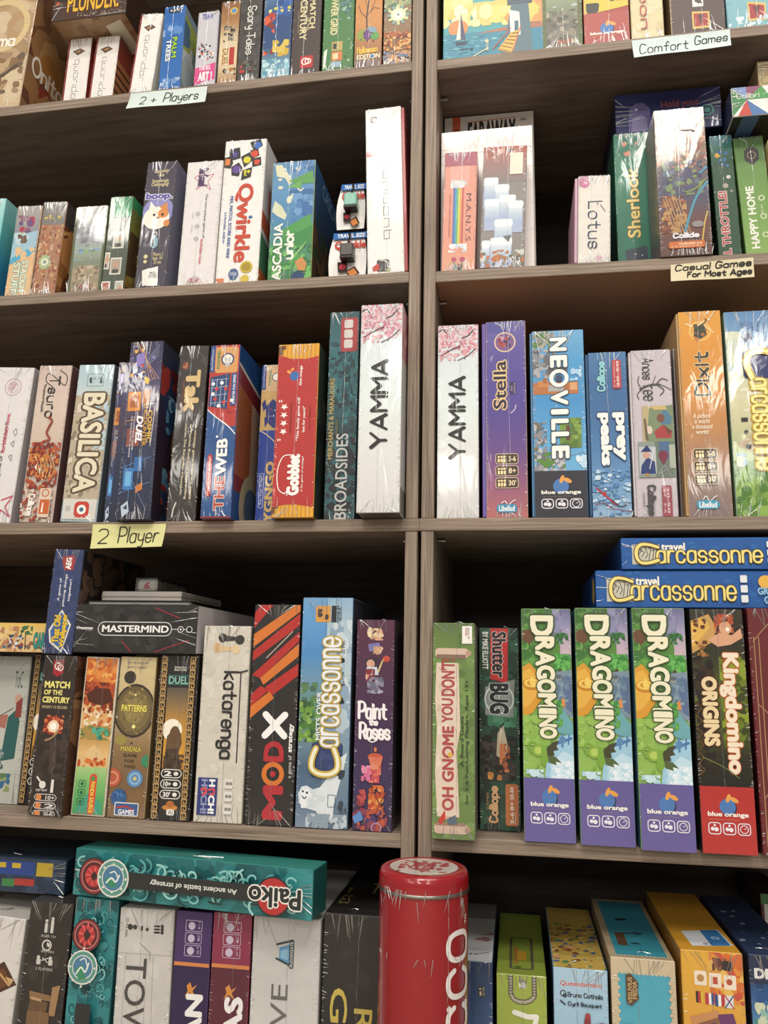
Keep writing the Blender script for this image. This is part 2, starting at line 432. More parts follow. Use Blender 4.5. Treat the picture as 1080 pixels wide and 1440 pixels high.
def wrap(root, W, d, H, seed, amt=1.0, seam=True, vert=True):
    g = Geo(); rn = random.Random(seed); n = (0, -1, 0); up = (0, 0, 1)
    x0, x1 = -W/2, W/2
    def pt(u, v): return (x0+u*W, 0, H*(1-v))
    lng = H if vert else W
    if seam and vert:
        u = rn.uniform(.4, .6); q = u
        for i in range(10):
            q2 = q+rn.uniform(-.012, .012); ridge(g, pt(q, i/10), pt(q2, (i+1)/10), n, .00035, .0004); q = q2
    for end in (0, 1):                                   # pleats drawn in at the two short ends
        for i in range(int(9*amt)):
            if vert:
                a = rn.uniform(.02, .98); l = rn.uniform(.3, 1.0)*W*.5/H; b = a+(a-.5)*rn.uniform(-.9, .2)
                v0, v1 = (0.002, l) if end == 0 else (.998, 1-l)
                ridge(g, pt(a, v0), pt(b, v1), n, rn.uniform(.0003, .0008), rn.uniform(.0003, .0007))
            else:
                a = rn.uniform(.02, .98); l = rn.uniform(.2, .8)*H*.8/W; b = a+(a-.5)*rn.uniform(-.8, .1)
                u0, u1 = (0.002, l) if end == 0 else (.998, 1-l)
                ridge(g, pt(u0, a), pt(u1, b), n, rn.uniform(.0003, .0008), rn.uniform(.0003, .0007))
    for side in (0, 1):                                  # row of fine cross ticks along the long edges
        v = .06
        while v < .95 and vert:
            v += rn.uniform(.006, .016)/amt*(.24/max(H, .05))
            if rn.random() < .55:
                l = rn.uniform(.02, .1); a, b = (0.004, l) if side == 0 else (.996, 1-l)
                ridge(g, pt(a, v), pt(b, v+rn.uniform(-.01, .01)), n, .0003, .00035)
    c = Vector((rn.uniform(-.12, .12)*W, d*.08, H))       # crumpled tuft on the top edge
    for i in range(5):
        a = rn.uniform(0, 6.28); r = W*rn.uniform(.06, .16)
        ridge(g, c+Vector((math.cos(a)*r, abs(math.sin(a))*r, 0)), c+Vector((0, 0, rn.uniform(.0008, .0025))), up, .0009, .0008)
    return g.build('shrink_wrap', M_FILM, root)

# ---------------------------------------------------------------- a game box
ROW = {}                                       # (row, side) -> function x -> height of the shelf top
SEED = [0]
def game_box(label, TL, TR, BL, row=None, Y=.004, d=.2, col='ffffff', side=None, top=None, bottom=None, back=None, left=None, right=None,
             art=(), rart=(), lart=(), tart=(), bart=(), wrapped=1, on=None, yaw=0.0, tilt=0.0, group=None, cat='board game',
             name='board_game_box', snap=.011, edge=None, amt=1.0, tray=None, r=.0009, vert=True, trim=.0008, lean=None, Z0=None, roof=None, fb=0):
    A, B, C = unproj(*TL, Y), unproj(*TR, Y), unproj(*BL, Y)
    a = math.atan2(A.x-C.x, A.z-C.z)
    if lean is not None: a = lean
    elif not vert: a = math.atan2(A.z-B.z, B.x-A.x)
    if abs(a) < snap: a = 0.0
    mid = (A+B)/2
    W = (B-A).length/max(.3, math.cos(yaw)) - trim
    zs = Z0 if Z0 is not None else (on if on is not None else max(ROW[row](C.x-.002), ROW[row](C.x+W+.002)))
    zl = zs + abs(W/2*math.sin(a)) + .0003
    H = (mid.z-zl)/math.cos(a)
    if row: H = min(H, ((ROW[(row[0]-1, row[1])](mid.x)-THK-.002) if row[0] > 1 else 1.046)-zl)
    if roof: H = min(H, roof)
    loc = Vector((mid.x-H*math.sin(a), Y, zl))
    if fb: loc.x = C.x+W/2*math.cos(a)
    if row or (group and Z0 is not None):          # stay inside the side panels
        ex = [loc.x+sx*W/2*math.cos(a)+h_*math.sin(a) for sx in (-1, 1) for h_ in (0, H)]
        tw = tray[2] if tray else 0
        if (row and row[1] == 'l') or (group or '').endswith('left'): loc.x -= max(0, max(ex)+(tw if tray and tray[0] == 'r' else 0)-(XL0-.0016))
        else: loc.x += max(0, (XR1+.0016)-min(ex)+(tw if tray and tray[0] == 'l' else 0))
    cs = {}
    s_ = side or col
    for k, v in (('front', col), ('back', back or s_), ('left', left or s_), ('right', right or s_), ('top', top or s_), ('bottom', bottom or s_), ('edge', edge or col)):
        cs[k] = srgb(v)
    g = Geo(); rounded_box(g, -W/2, W/2, 0, d, 0, H, r, cs)
    e = r*.6
    for ar, o, U, V, w_, h_ in ((art, (-W/2+e, 0, H-e), (1, 0, 0), (0, 0, 1), W-2*e, H-2*e),
                                (rart, (W/2, e, H-e), (0, 1, 0), (0, 0, 1), d-2*e, H-2*e),
                                (lart, (-W/2, d-e, H-e), (0, -1, 0), (0, 0, 1), d-2*e, H-2*e),
                                (tart, (-W/2+e, d-e, H), (1, 0, 0), (0, 1, 0), W-2*e, d-2*e),
                                (bart, (-W/2+e, e, 0), (1, 0, 0), (0, -1, 0), W-2*e, d-2*e)):
        if ar: paint(Face(g, o, U, V, w_, h_), ar)
    ob = g.build(name, M_WRAPPED if wrapped else M_CARD, None, loc, (tilt, a, yaw))
    tag(ob, label, cat, group)
    SEED[0] += 1
    if wrapped: wrap(ob, W, d, H, SEED[0]*7+3, amt, vert=vert)
    if tray:                                       # the base of the box showing beside its lid
        sd, tc_, tw = tray; gt = Geo(); c = srgb(tc_); f = {k: c for k in ('front', 'back', 'left', 'right', 'top', 'bottom', 'edge')}
        x0, x1 = (W/2, W/2+tw) if sd == 'r' else (-W/2-tw, -W/2)
        rounded_box(gt, x0, x1, .0015, d-.0015, .0015, H-.0015, .0006, f)
        gt.build('box_base', M_CARD, ob)
    ob.update_tag()
    REC = dict(o=ob, W=W, H=H, loc=loc, top=zl+H*math.cos(a), d=d, lean=a)
    return REC

# ---------------------------------------------------------------- the bookcases
def board(name, p0, p1, mats, parent):
    """axis-aligned board; front edge lighter grain"""
    g = Geo(); c = (1, 1, 1, 1)
    f = {k: c for k in ('front', 'back', 'left', 'right', 'top', 'bottom', 'edge')}
    rounded_box(g, p0[0], p1[0], p0[1], p1[1], p0[2], p1[2], .0007, f)
    return g.build(name, mats, parent)
THK, DEP = .0138, .295
LOW = {(1, 'l'): ((0, 163.5), (579, 99)), (1, 'r'): ((616, 97.8), (1080, 48)), (2, 'l'): ((0, 430), (574, 397)), (2, 'r'): ((614, 396.7), (1065, 372)),
       (3, 'l'): ((0, 752), (570, 746.8)), (3, 'r'): ((590, 746.5), (1080, 745)), (4, 'l'): ((0, 1162), (562, 1193)), (4, 'r'): ((610, 1197), (1080, 1222))}
XL0, XL1, XR0, XR1 = -.117, -.1034, -.0994, -.0858
ENDS = {'l': (-.86, XL0), 'r': (XR1, .70)}
BC = {}
for sd, xo in (('l', -.8735), ('r', .7135)):
    e = bpy.data.objects.new('bookcase', None); COL.objects.link(e); BC[sd] = e
    tag(e, 'grey-brown wood bookcase %s with its row of game boxes' % ('filling the left half,' if sd == 'l' else 'on the right,'), 'bookcase', 'pair of bookcases')
Z3 = {}
for (rw, sd), (a, b) in LOW.items():
    A, B = unproj(*a), unproj(*b); k = (B.z-A.z)/(B.x-A.x)
    fz = lambda x, A=A, k=k: A.z+k*(x-A.x)
    x0, x1 = ENDS[sd]
    if rw == 3:
        x0, x1 = (x0-.0135, -.1014) if sd == 'l' else (-.1014, x1+.0135)
        Z3[sd] = fz
    ROW[(rw, sd)] = lambda x, fz=fz: fz(x)+THK
    g = Geo(); c = (1, 1, 1, 1); f = {q: c for q in ('front', 'back', 'left', 'right', 'top', 'bottom', 'edge')}
    rounded_box(g, x0, x1, 0 if rw != 3 else -.001, DEP, 0, THK, .0007, f)
    g.v = [(x, y, z+fz(x)) for x, y, z in g.v]
    for i, fc in enumerate(g.f):                       # underside is raw board, or laminate with its shade put into the colour
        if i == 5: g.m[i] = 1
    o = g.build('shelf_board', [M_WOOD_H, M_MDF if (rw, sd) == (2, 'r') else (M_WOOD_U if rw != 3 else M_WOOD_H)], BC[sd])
Z5 = -.465
for sd in 'lr':
    x0, x1 = ENDS[sd]
    for (xa, xb) in ((XL0, XL1), (-.8735, -.86)) if sd == 'l' else ((XR0, XR1), (.70, .7135)):
        z3 = Z3[sd]((xa+xb)/2)
        board('side_panel', (xa, 0, z3+THK+.0002), (xb, DEP, 1.05), M_WOOD_V, BC[sd])
        board('side_panel', (xa, 0, Z5), (xb, DEP, z3-.0002), M_WOOD_V, BC[sd])
    xa, xb = (-.8735, XL1) if sd == 'l' else (XR0, .7135)
    board('top_board', (xa, 0, 1.0502), (xb, DEP+.008, 1.064), M_WOOD_H, BC[sd])
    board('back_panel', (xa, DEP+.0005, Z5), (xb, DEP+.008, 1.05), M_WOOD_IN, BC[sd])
    board('base_shelf', (xa, -.13, Z5-.02), (xb, DEP, Z5-.0002), M_WOOD_H, BC[sd])
    board('plinth', (xa+.01, -.11, -1.28), (xb-.01, DEP, Z5-.0202), M_WOOD_H, BC[sd])
    for z in (.735, .448, .145):                        # shelf pins just under the boards
        xp = XL0-.0045 if sd == 'l' else XR1+.0045
        g = Geo(); n = 10
        for k, (xx) in enumerate((-.0045, .0045)): pass
        vs = [(xx, .05+.0026*math.cos(i*.6283), .0026*math.sin(i*.6283)) for xx in (-.0044, .0044) for i in range(n)]
        fs = [[i, (i+1) % n, n+(i+1) % n, n+i] for i in range(n)]+[list(range(n))[::-1], list(range(n, 2*n))]
        g.add(vs, fs, (1, 1, 1, 1)); rr = ROW[({.735: 1, .448: 2, .145: 3}[z], sd)](xp)-THK-.0032
        g.build('shelf_pin', M_STEEL, BC[sd], (xp, 0, rr))
fl = Geo(); fl.add([(-4, -8, -1.281), (4, -8, -1.281), (4, .33, -1.281), (-4, .33, -1.281)], [[0, 1, 2, 3]], (1, 1, 1, 1)); tag(fl.build('floor', M_FLOOR), kind='structure')
fl = Geo(); fl.add([(-4, .33, -1.281), (4, .33, -1.281), (4, .33, 1.9), (-4, .33, 1.9)], [[0, 1, 2, 3]], (1, 1, 1, 1)); tag(fl.build('wall_back', M_WALL), kind='structure')

# ---------------------------------------------------------------- shared printed motifs
def blueorange(v, c='f4efe4', icons=True, u=.5, sub='d08a4a', k=1.0, h=1.0):
    """round blue fruit with two orange leaves, name and three little icons; v = centre of the fruit"""
    a = [E(u+.02, v+.004, .15, '20304a'), E(u, v, .15, '4a78b8'), E(u+.02, v-.034*k, .085, 'e8a04a', .45, -1.2), E(u+.13, v-.028*k, .085, 'e8a04a', .5, .5),
         T('blue orange', u-.37, v+.021*k, u+.37, v+.043*k, c, b=.035)]
    if sub: a.append(T('Hot Games Cool Planet', u-.35, v+.047*k, u+.2, v+.053*k, sub))
    if icons:
        for i in range(3):
            x = u-.37+i*.27; a += [RO(x, v+.064*k, x+.22, v+.108*k, 'e8e4ee', .018, .05)]
            a += [E(x+.07, v+.088*k, .035, 'e8e4ee'), E(x+.14, v+.09*k, .04, 'e8e4ee'), E(x+.11, v+.074*k, .022, 'e8e4ee')] if i < 2 else [O(x+.11, v+.086*k, .07, .014, 'e8e4ee'), L(.012, 'e8e4ee', (x+.11, v+.086*k), (x+.15, v+.08*k))]
    return a
def person(u, v, s, c, k): return [E(u, v, s*.3, c), RR(u-s*.38, v+s*.33*k, u+s*.38, v+s*1.3*k, c, s*.2)]
def pill(u0, v0, u1, v1, t, k, bg='4a3a30', fg='f4e0b8', ic='f4d9a0'):
    m = (v0+v1)/2; w_ = u1-u0
    return [RR(u0, v0, u1, v1, bg, .06), RO(u0, v0, u1, v1, fg, .012, .06), T(t, u0+w_*.58, v0+(v1-v0)*.25, u1-w_*.1, v1-(v1-v0)*.25, fg, b=.02),
            ]+[E(u0+w_*(.14+.13*i), m-(v1-v0)*.2, .03, ic) for i in range(3)]+[RR(u0+w_*(.09+.13*i), m-(v1-v0)*.02, u0+w_*(.19+.13*i), v1-(v1-v0)*.14, ic, .02) for i in range(3)]
def trees(u0, v0, u1, v1, n, sd, cs='4f8a3a 6fa84a 3f7038'):
    return [N(u0, v0, u1, v1, cs, n, sd, .05, .13)]
def quor(d='d', stripe='8a2a26', lim=None):
    return [R(0, 0, .07, 1, stripe), P('4a2c1c', (.22, .17), (.55, .135), (.78, .175), (.46, .225)),
            P('b98a5c', (.36, .178), (.5, .163), (.57, .172), (.43, .188)), L(.02, 'caa070', (.3, .185), (.6, .155)), L(.02, 'caa070', (.4, .2), (.7, .165)),
            S('quoridor', .3, .28, .68, .86, '3a3836', d, .014, sq=1)]
G1L, G1R = 'game boxes on the top left shelf', 'game boxes on the top right shelf'
G2L, G2R = 'game boxes on the second shelf, left', 'game boxes on the second shelf, right'
G3L, G3R = 'game boxes on the middle shelf, left', 'game boxes on the middle shelf, right'
G4L, G4R = 'game boxes on the fourth shelf, left', 'game boxes on the fourth shelf, right'
G5L, G5R = 'game boxes on the lowest shelf, left', 'game boxes on the lowest shelf, right'

# ================================================================ top shelf, left
game_box('large tan painted box with white brush lettering, leftmost on the top shelf', (-62, -75), (69, -90), (-110, 163), (1, 'l'), d=.2, col='c2a27c', side='8a6a4e', group=G1L, snap=.03,
    art=[N(0, 0, 1, 1, 'b8956c cbb08c a98a64 d2bd9a bda07a', 46, 4, .12, .3), O(.68, .52, .26, .06, 'd9c08c'), N(.35, .68, .98, .92, '8a6a4a 6e5844 a08466', 16, 5, .04, .12),
         S('Onitama', .3, .575, .84, .645, 'f6efe2', 'h', .022), LS(.03, '5a4a3c', (.45, .86), (.6, .8), (.75, .82), (.9, .76))],
    rart=[N(0, .2, 1, 1, '7a5238 9a7048 b48a5a 6a4432 8a3a2c', 40, 6, .1, .25), E(.25, .66, .12, 'b07a3c'), S('Onitama', .06, .66, .6, .76, 'efe4d2', 'h', .02)])
qa = game_box('small white box with red edge, left of the two beneath the brown box', (97.2, 55), (130, 52), (86, 143), (1, 'l'), Y=.03, d=.16, col='ece8e2', side='8a3426', art=quor(), group=G1L)
qb = game_box('small white box with red edge, right of the two beneath the brown box', (136, 52), (169.4, 49), (123.6, 140), (1, 'l'), Y=.03, d=.16, col='ece8e2', side='a86c44', art=quor(), group=G1L,
    rart=[R(0, 0, 1, .3, '8a3a2c')]+[L(.02, '4a3020', (0, .4+.1*i), (1, .35+.1*i)) for i in range(6)]+[R(.2, .55, .5, .75, 'b8844c')])
game_box('brown box with yellow title lying flat over two small white boxes', (79, -30), (182, -42), (79, 19.5), None, Y=.0, d=.16, col='4a3228', side='3a2820', bottom='a88664', on=max(qa['top'], qb['top'])+.0015, vert=False, snap=.05,
    art=[R(.04, .08, .96, .55, '2c2422'), T('PLUNDER.', .2, .4, .9, .82, 'e8b832', o='5a2a14', b=.02), N(.35, .84, .95, .98, 'd8d0c4 b8a890', 24, 8, .006, .014), E(.06, .6, .03, 'b8502c')],
    bart=[N(0, 0, 1, 1, 'a07a58 b4946e 94704e', 30, 9, .05, .12), E(.15, .6, .1, 'c8b04c'), E(.13, .6, .07, '3a5a9a'), E(.12, .66, .045, 'b04030'), P('e0d8c4', (.66, .1), (.9, .05), (.95, .9), (.72, .95)), E(.8, .5, .09, 'b03a72')], group=G1L)
game_box('tall white box with red edge leaning beside the blue palm box', (198, 21), (230, 17), (185, 131), (1, 'l'), d=.19, col='ece8e2', side='e0d8ce', art=quor(), group=G1L, lean=.07)
game_box('blue box with green and white palm lettering above the pale blue note', (231.5, 10), (262, 7), (221, 128), (1, 'l'), d=.19, col='2a68b4', side='8aa0b0', group=G1L,
    art=[N(0, .2, 1, .36, '5a8ac8 8aa8d8 3a74bc', 14, 3, .1, .22), N(0, .86, 1, 1, '6a94cc 9ab4dc', 12, 4, .1, .2), RR(.2, .02, .8, .08, '22304a', .06), E(.33, .05, .05, 'd8d8d8'), E(.5, .05, .05, 'd8d8d8'), E(.67, .05, .05, 'd8d8d8'),
         T('PALM', .5, .38, .72, .62, 'a8d03a', 'd', o='1a4a2a', b=.03), T('TREES', .22, .4, .44, .66, 'e8eef2', 'd', o='1a3a6a', b=.03)],
    rart=[N(0, .1, 1, 1, 'b8c4c8 8aa0a8 a8b85a d8dcd8 5a7a9a', 30, 7, .1, .25)])
game_box('pale blue box end standing behind the blue palm box', (236, -16), (266, -19), (230, 20), (1, 'l'), Y=.2, d=.08, col='5a9ad4', side='3a6a9c', fb=1, lean=0, group=G1L, art=[L(.04, 'cfe0ee', (.3, .3), (.6, .25), (.7, .32))], wrapped=0)
game_box('grey box with black and orange splashes and a pink banner', (279, 18), (309, 14), (271, 122), (1, 'l'), d=.19, col='c4c2ca', side='a8a4ac', group=G1L,
    art=[T('TEAM', .2, .03, .7, .1, '3a4aa0', b=.03), N(.1, .42, .9, .66, '2a2422 d8602c f4f0ea 4a4444', 16, 3, .05, .12), P('d84a8a', (0, .76), (1, .7), (1, .92), (0, .98)), T('THE BIG', .2, .73, .75, .79, 'f4f0f0', b=.02), T('ART !', .2, .82, .85, .93, 'f8f4f4', b=.05)])
game_box('narrow tan box with animals and brown lettering on the top shelf', (312, 3.5), (338.6, 0), (304.5, 118.5), (1, 'l'), d=.19, col='b08c62', side='7a5a3c', group=G1L,
    art=[G(0, 0, 1, 1, '8a5a34', 'a87848', 'd8c4a0', 'dcc8a4', 'a87a4c'), E(.7, .12, .22, 'e0b83c'), E(.7, .12, .15, '5a90c0'), N(.2, .3, .9, .5, '8a8078 5a5048 b4a898 3a3028', 16, 2, .06, .16), T('DUEL', .2, .58, .5, .78, 'a8782c', 'd', b=.03), R(.58, .57, .86, .78, 'b8342c'), N(.2, .82, 1, 1, 'a8703c 4a3424 d8c8b0', 14, 4, .06, .16)])
game_box('black box with white script lettering on the top shelf', (340, -15), (371, -19), (332, 115.5), (1, 'l'), d=.19, col='4a4644', side='2a2624', group=G1L, amt=1.6,
    art=[N(0, 0, 1, 1, '4a4644 545050 3e3a38', 24, 2, .1, .3), S('Scary Tales', .25, .2, .75, .72, 'e8e4dc', 'd', .045), N(.1, .78, .9, .9, '6a5a54 8a4a4a 5a6a5a', 12, 5, .06, .14), E(.22, .9, .13, 'b83a3c', .7)])
game_box('multicoloured box of blue, red and yellow blocks on the top shelf', (370.6, -18), (410.8, -24), (366.5, 110), (1, 'l'), d=.19, col='3a5a8a', side='243a5c', fb=1, lean=0, group=G1L, amt=2,
    art=[G(0, 0, 1, 1, '5a86a8', '2a4a80', '2a4a7a', '8ab8c8'), N(.4, .02, .98, .45, '2a58a0 1f4a8a 3a6ab0', 14, 3, .1, .2), N(.02, .3, .4, .75, 'b83a2c d85a34 8a2c24', 14, 4, .08, .18), N(.15, .24, .95, .3, 'd8cc4a e8e08a', 10, 5, .04, .08), N(.35, .6, .95, .78, 'c8a83a d8bc54', 12, 6, .08, .16), N(0, .8, 1, 1, '8ac0d0 b8d8dc 5a98b0', 16, 7, .08, .2)])
game_box('dark brown box with cream title and red square badge, top shelf', (412.3, -20), (453, -26), (408, 105), (1, 'l'), d=.19, col='453634', side='2c2222', fb=1, lean=0, group=G1L,
    art=[T('MATCH', .6, .18, .8, .5, 'd8cc9a', 'd', b=.03), T('OF THE', .52, .38, .58, .52, 'd8cc9a', 'd', b=.02), T('CENTURY', .26, .18, .5, .62, 'd8cc9a', 'd', b=.03), T('SPASSKY VS FISCHER', .18, .3, .22, .55, 'b8a880', 'd'), RR(.32, .8, .78, .93, 'b8282c', .04), O(.5, .86, .12, .04, 'f0e8e0'), O(.6, .86, .1, .035, 'f0e8e0')])
game_box('green box with cream lettering beside the dark brown box, top shelf', (455, -24), (499, -30), (452, 100.7), (1, 'l'), d=.19, col='3a7038', side='244a24', fb=1, lean=0, group=G1L,
    art=[R(.02, 0, .98, 1, '447a40'), T('POWER GRID', .24, .12, .46, .6, 'dccf9a', 'd', b=.03), N(.55, .12, .95, .45, '3a6a58 5a7a8a 8ab0a0', 18, 3, .06, .14), R(.3, .68, .65, .78, 'b8a05a'), R(.34, .7, .46, .76, '3a3a34'), R(.3, .79, .65, .89, 'd0783c'), R(.34, .81, .5, .87, 'dccf9a'), R(.3, .9, .62, .96, '8aa8b8'), N(.72, .66, .95, .98, 'c8d0a0 2c4a2c', 8, 5, .02, .05), P('e0e4d8', (.05, .78), (.16, .75), (.1, .95), (.03, .98))])
game_box('orange halloween box with bare black tree on the top shelf', (501, -28), (539.5, -34), (497.6, 95), (1, 'l'), d=.19, col='b87840', side='5a3a24', fb=1, lean=0, group=G1L,
    art=[G(0, 0, 1, 1, 'a86034', 'c88440', 'c88848', 'a87040', '6a5a60'), L(.05, '3a2c28', (.45, .62), (.42, .42), (.5, .25)), L(.03, '3a2c28', (.42, .45), (.2, .38), (.1, .3)), L(.03, '3a2c28', (.44, .42), (.7, .34), (.9, .36)), L(.02, '3a2c28', (.46, .36), (.36, .24), (.25, .2)), L(.02, '3a2c28', (.6, .36), (.75, .26), (.85, .22)),
         E(.3, .64, .24, '8a9a34', 1.1), E(.6, .62, .22, '7a9ab0', 1.2), E(.45, .64, .14, '6a3a7a', 1.6), E(.75, .66, .16, '5a9a4a', 1.1), N(.2, .6, .85, .74, '3a2c28 4a2c5a', 10, 3, .03, .05), S('Halloween', .1, .77, .85, .84, 'e8b838', 'h', .04), T('EDITION', .1, .86, .95, .91, 'e8d8b0', b=.04), E(.68, .885, .07, '3a7ac0')])
game_box('box with glowing white flower mandala beside the upright, top shelf', (542, -34), (581.5, -40), (541, 89), (1, 'l'), d=.19, col='8a6a48', side='4a3a28', fb=1, lean=0, group=G1L, amt=2,
    art=[N(0, 0, 1, .5, '5a7a58 8a9a6a 4a6a54 a8a878', 40, 3, .1, .22)]+[E(.52+.3*math.cos(i*.52), .46+.085*math.sin(i*.52), .12, 'c8d0a0' if i % 2 else '7aa098', .5, i*.52) for i in range(12)]+[E(.52, .46, .28, 'd8dcb8'), E(.52, .46, .17, 'f0f0dc'), E(.52, .46, .05, '7a8a8a'), N(0, .64, 1, .85, 'a85a2c c87838 8a3a24 d8a058', 40, 5, .06, .15), N(0, .86, 1, 1, '5a6a8a 7a7a90 c88a50', 20, 6, .06, .16)])

# ================================================================ top shelf, right
game_box('wide lighthouse and sunset sailing picture box on the top right shelf', (626, -112), (763, -128), (623, 84.5), (1, 'r'), d=.05, col='4aa0a8', side='c8b878', fb=1, group=G1R, wrapped=0, lean=0,
    art=[G(0, 0, 1, .72, '3a9cac', '45a2ae', '5aa8ac'), N(-.1, .42, .3, .78, 'e8d078 f0dc94 e0c468', 16, 2, .1, .16), N(.3, .62, .7, .79, 'e8d078 f0e0a4 dcc470', 14, 3, .07, .12), N(.58, .4, 1, .8, 'e4c868 f0d890 d89858 e8d08a', 22, 4, .1, .17), N(.08, .6, .34, .8, 'f4e8c0 e8d898', 8, 12, .05, .1), E(.15, .79, .1, 'd88a50'), R(0, .83, 1, 1, '3a86a0'), P('a8705a', (.33, .84), (.6, .815), (1, .8), (1, .84)), N(0, .85, .7, 1, '5aa0b0 2f7088 7ab8c0 3a8098', 40, 5, .02, .07, .25),
         P('e8e0d0', (.17, .7), (.13, .87), (.175, .87)), P('4a4a6a', (.175, .68), (.175, .87), (.23, .88)), P('2c3a4c', (.12, .88), (.25, .89), (.22, .91), (.13, .91)), N(.14, .92, .3, .97, '2c3a4c', 8, 8, .015, .03, .3),
         P('5a7480', (.69, .66), (.86, .66), (.9, 1.), (.6, 1.)), P('e8e4da', (.67, .7), (.77, .72), (.78, .88), (.68, .88)), R(.72, .78, .76, .86, '4a6a78'), R(.65, .63, .9, .665, '4a5a68'), R(.71, .575, .84, .64, '3a4450'), R(.73, .6, .82, .63, 'c8b890'), P('3a4450', (.69, .58), (.775, .53), (.86, .58)), E(.775, .53, .012, '3a4450'),
         P('d8b050', (.55, .97), (.68, .86), (.78, .84), (.68, 1.)), L(.012, 'a8604a', (.5, .96), (.68, .83)), L(.012, 'c87858', (.7, .99), (.78, .82))]+[L(.01, '8a5a3c', (.57+.025*i, .965-.02*i), (.67+.018*i, .99-.025*i)) for i in range(6)]+[E(.44, .9, .02, 'd8c8a0'), R(.43, .91, .46, .97, '8aa0a0'), L(.01, 'e8d8b0', (.3, 1.), (.45, .95))])
game_box('olive edged box with stormy landscape next to the lighthouse picture', (763, -128), (821, -135), (761, 72), (1, 'r'), d=.19, col='5c6a3c', side='3a4428', fb=1, lean=0, group=G1R, amt=1.5,
    art=[R(.13, 0, .9, 1, '8a8a84'), G(.13, 0, .9, 1, '5a5a64', '6a6a72', '94a0a8', '6a7a90', '8a9878', '6a6a60', '8a8478'), N(.13, .25, .9, .6, '5a6068 7a8490 4a4e58 a0a8ac', 22, 3, .06, .18, .5), N(.13, .6, .9, .72, '6a8aa8 7a9a6a a8b8b0', 12, 4, .06, .14, .5), N(.13, .74, .9, 1, '5a564c 8a8474 a49c8a 6e6a5e', 24, 5, .06, .16), T('GALLERY', .4, .945, .78, .97, 'c84a34', b=.02)])
game_box('red and yellow box with blue fruit logo on the top right shelf', (824, -138), (887, -146), (822, 65), (1, 'r'), d=.19, col='a84a44', side='6a2c28', fb=1, lean=0, group=G1R, amt=1.6,
    art=[N(0, .2, 1, .66, '5a4a3c 8a5a38 3e342c a87a48', 24, 2, .1, .22), P('d8c048', (0, .66), (1, .62), (1, .76), (0, .8)), N(.05, .72, .35, .8, '3a3a34', 5, 3, .1, .14), N(.6, .6, .95, .72, '4a4a44', 6, 5, .1, .16), R(0, .79, 1, 1, 'b0504a')]+blueorange(.9, icons=False))
game_box('cream box with red storybook lettering above the pale blue note', (890, -140), (935.5, -146), (888.6, 60), (1, 'r'), d=.19, col='d8c89c', side='a88c60', fb=1, lean=0, group=G1R,
    art=[N(0, 0, 1, 1, 'd8c89c dccfa8 cfbd90', 16, 4, .2, .4), S('Once Upon', .22, .1, .6, .93, 'b8604a', 'd', .06, nib=CAL, o='e8dcc0', ow=.01)])
game_box('wide dark brown box with red plaque emblem, behind the blue note', (946, -150), (1022, -160), (944, 58), (1, 'r'), d=.19, col='54423f', side='8a6e50', fb=1, lean=0, group=G1R,
    art=[R(0, 0, .02, 1, 'a88c60'), R(.42, .7, .62, .82, 'e0dcd8'), N(.45, .72, .6, .8, '4a4444', 5, 2, .03, .06), P('d8b860', (.4, .85), (.72, .86), (.72, .97), (.4, .97)), P('a83834', (.43, .865), (.69, .87), (.69, .955), (.43, .955)), P('5a3434', (.5, .88), (.62, .87), (.55, .95))])
game_box('pale blue box with red plaque emblem at the right edge, top shelf', (1026, -155), (1102, -165), (1024, 48), (1, 'r'), d=.19, col='7ab0bc', side='5a8a98', fb=1, lean=0, group=G1R,
    art=[P('d8b860', (.38, .82), (.72, .84), (.72, .96), (.38, .955)), P('a83834', (.41, .835), (.69, .855), (.69, .945), (.41, .94)), P('6a3434', (.48, .86), (.62, .85), (.55, .93)), N(0, .92, 1, 1, 'b8d4dc d8e8ec', 10, 3, .03, .09)])

# ================================================================ second shelf, left
game_box('pale teal box at the far left edge of the second shelf', (-37, 282), (10, 277), (-62, 426), (2, 'l'), d=.17, col='5ab4bc', side='3a9ab0', group=G2L, snap=.03,
    rart=[G(0, 0, 1, 1, '8acac8', '5ab8bc', '2a8ab8', '2a7ab4'), N(.1, .7, .8, .92, 'c85a2c d87840 8a3a28', 10, 2, .06, .16), P('3a4a80', (.3, .12), (.8, .2), (.5, .3))], art=[G(0, 0, 1, 1, 'a8dcd8', '6ac0c0', '3a98b8')])
game_box('peach and blue box with rounded cream lettering on the second shelf', (25, 291), (60.5, 288), (5, 419), (2, 'l'), d=.17, col='d8b088', side='a08060', group=G2L, amt=1.6,
    art=[G(0, 0, 1, .3, 'a8a49c', '8a8a94'), N(.05, .1, .8, .32, '6a4a7a 8a5a6a 9a7a8a a83a4a', 14, 2, .08, .2), P('9ac0d0', (0, .34), (1, .28), (1, .55), (0, .62)), N(0, .3, .7, .44, '6a4a38 8ab8d0 b8d0d8', 10, 3, .08, .18), P('4aa8c8', (0, .6), (.4, .52), (1, .46), (1, .54), (.4, .6), (0, .66)), R(0, .66, 1, 1, 'e0b888'), N(.1, .46, 1, .7, 'e0b888', 6, 9, .15, .2), T("STACK'N", .52, .62, .78, .96, 'e8e0c0', 'd', o='4a9a9a', ow=.06, b=.03), T('STUFF', .2, .64, .46, .98, 'e8e0c0', 'd', o='4a9a9a', ow=.06, b=.03)])
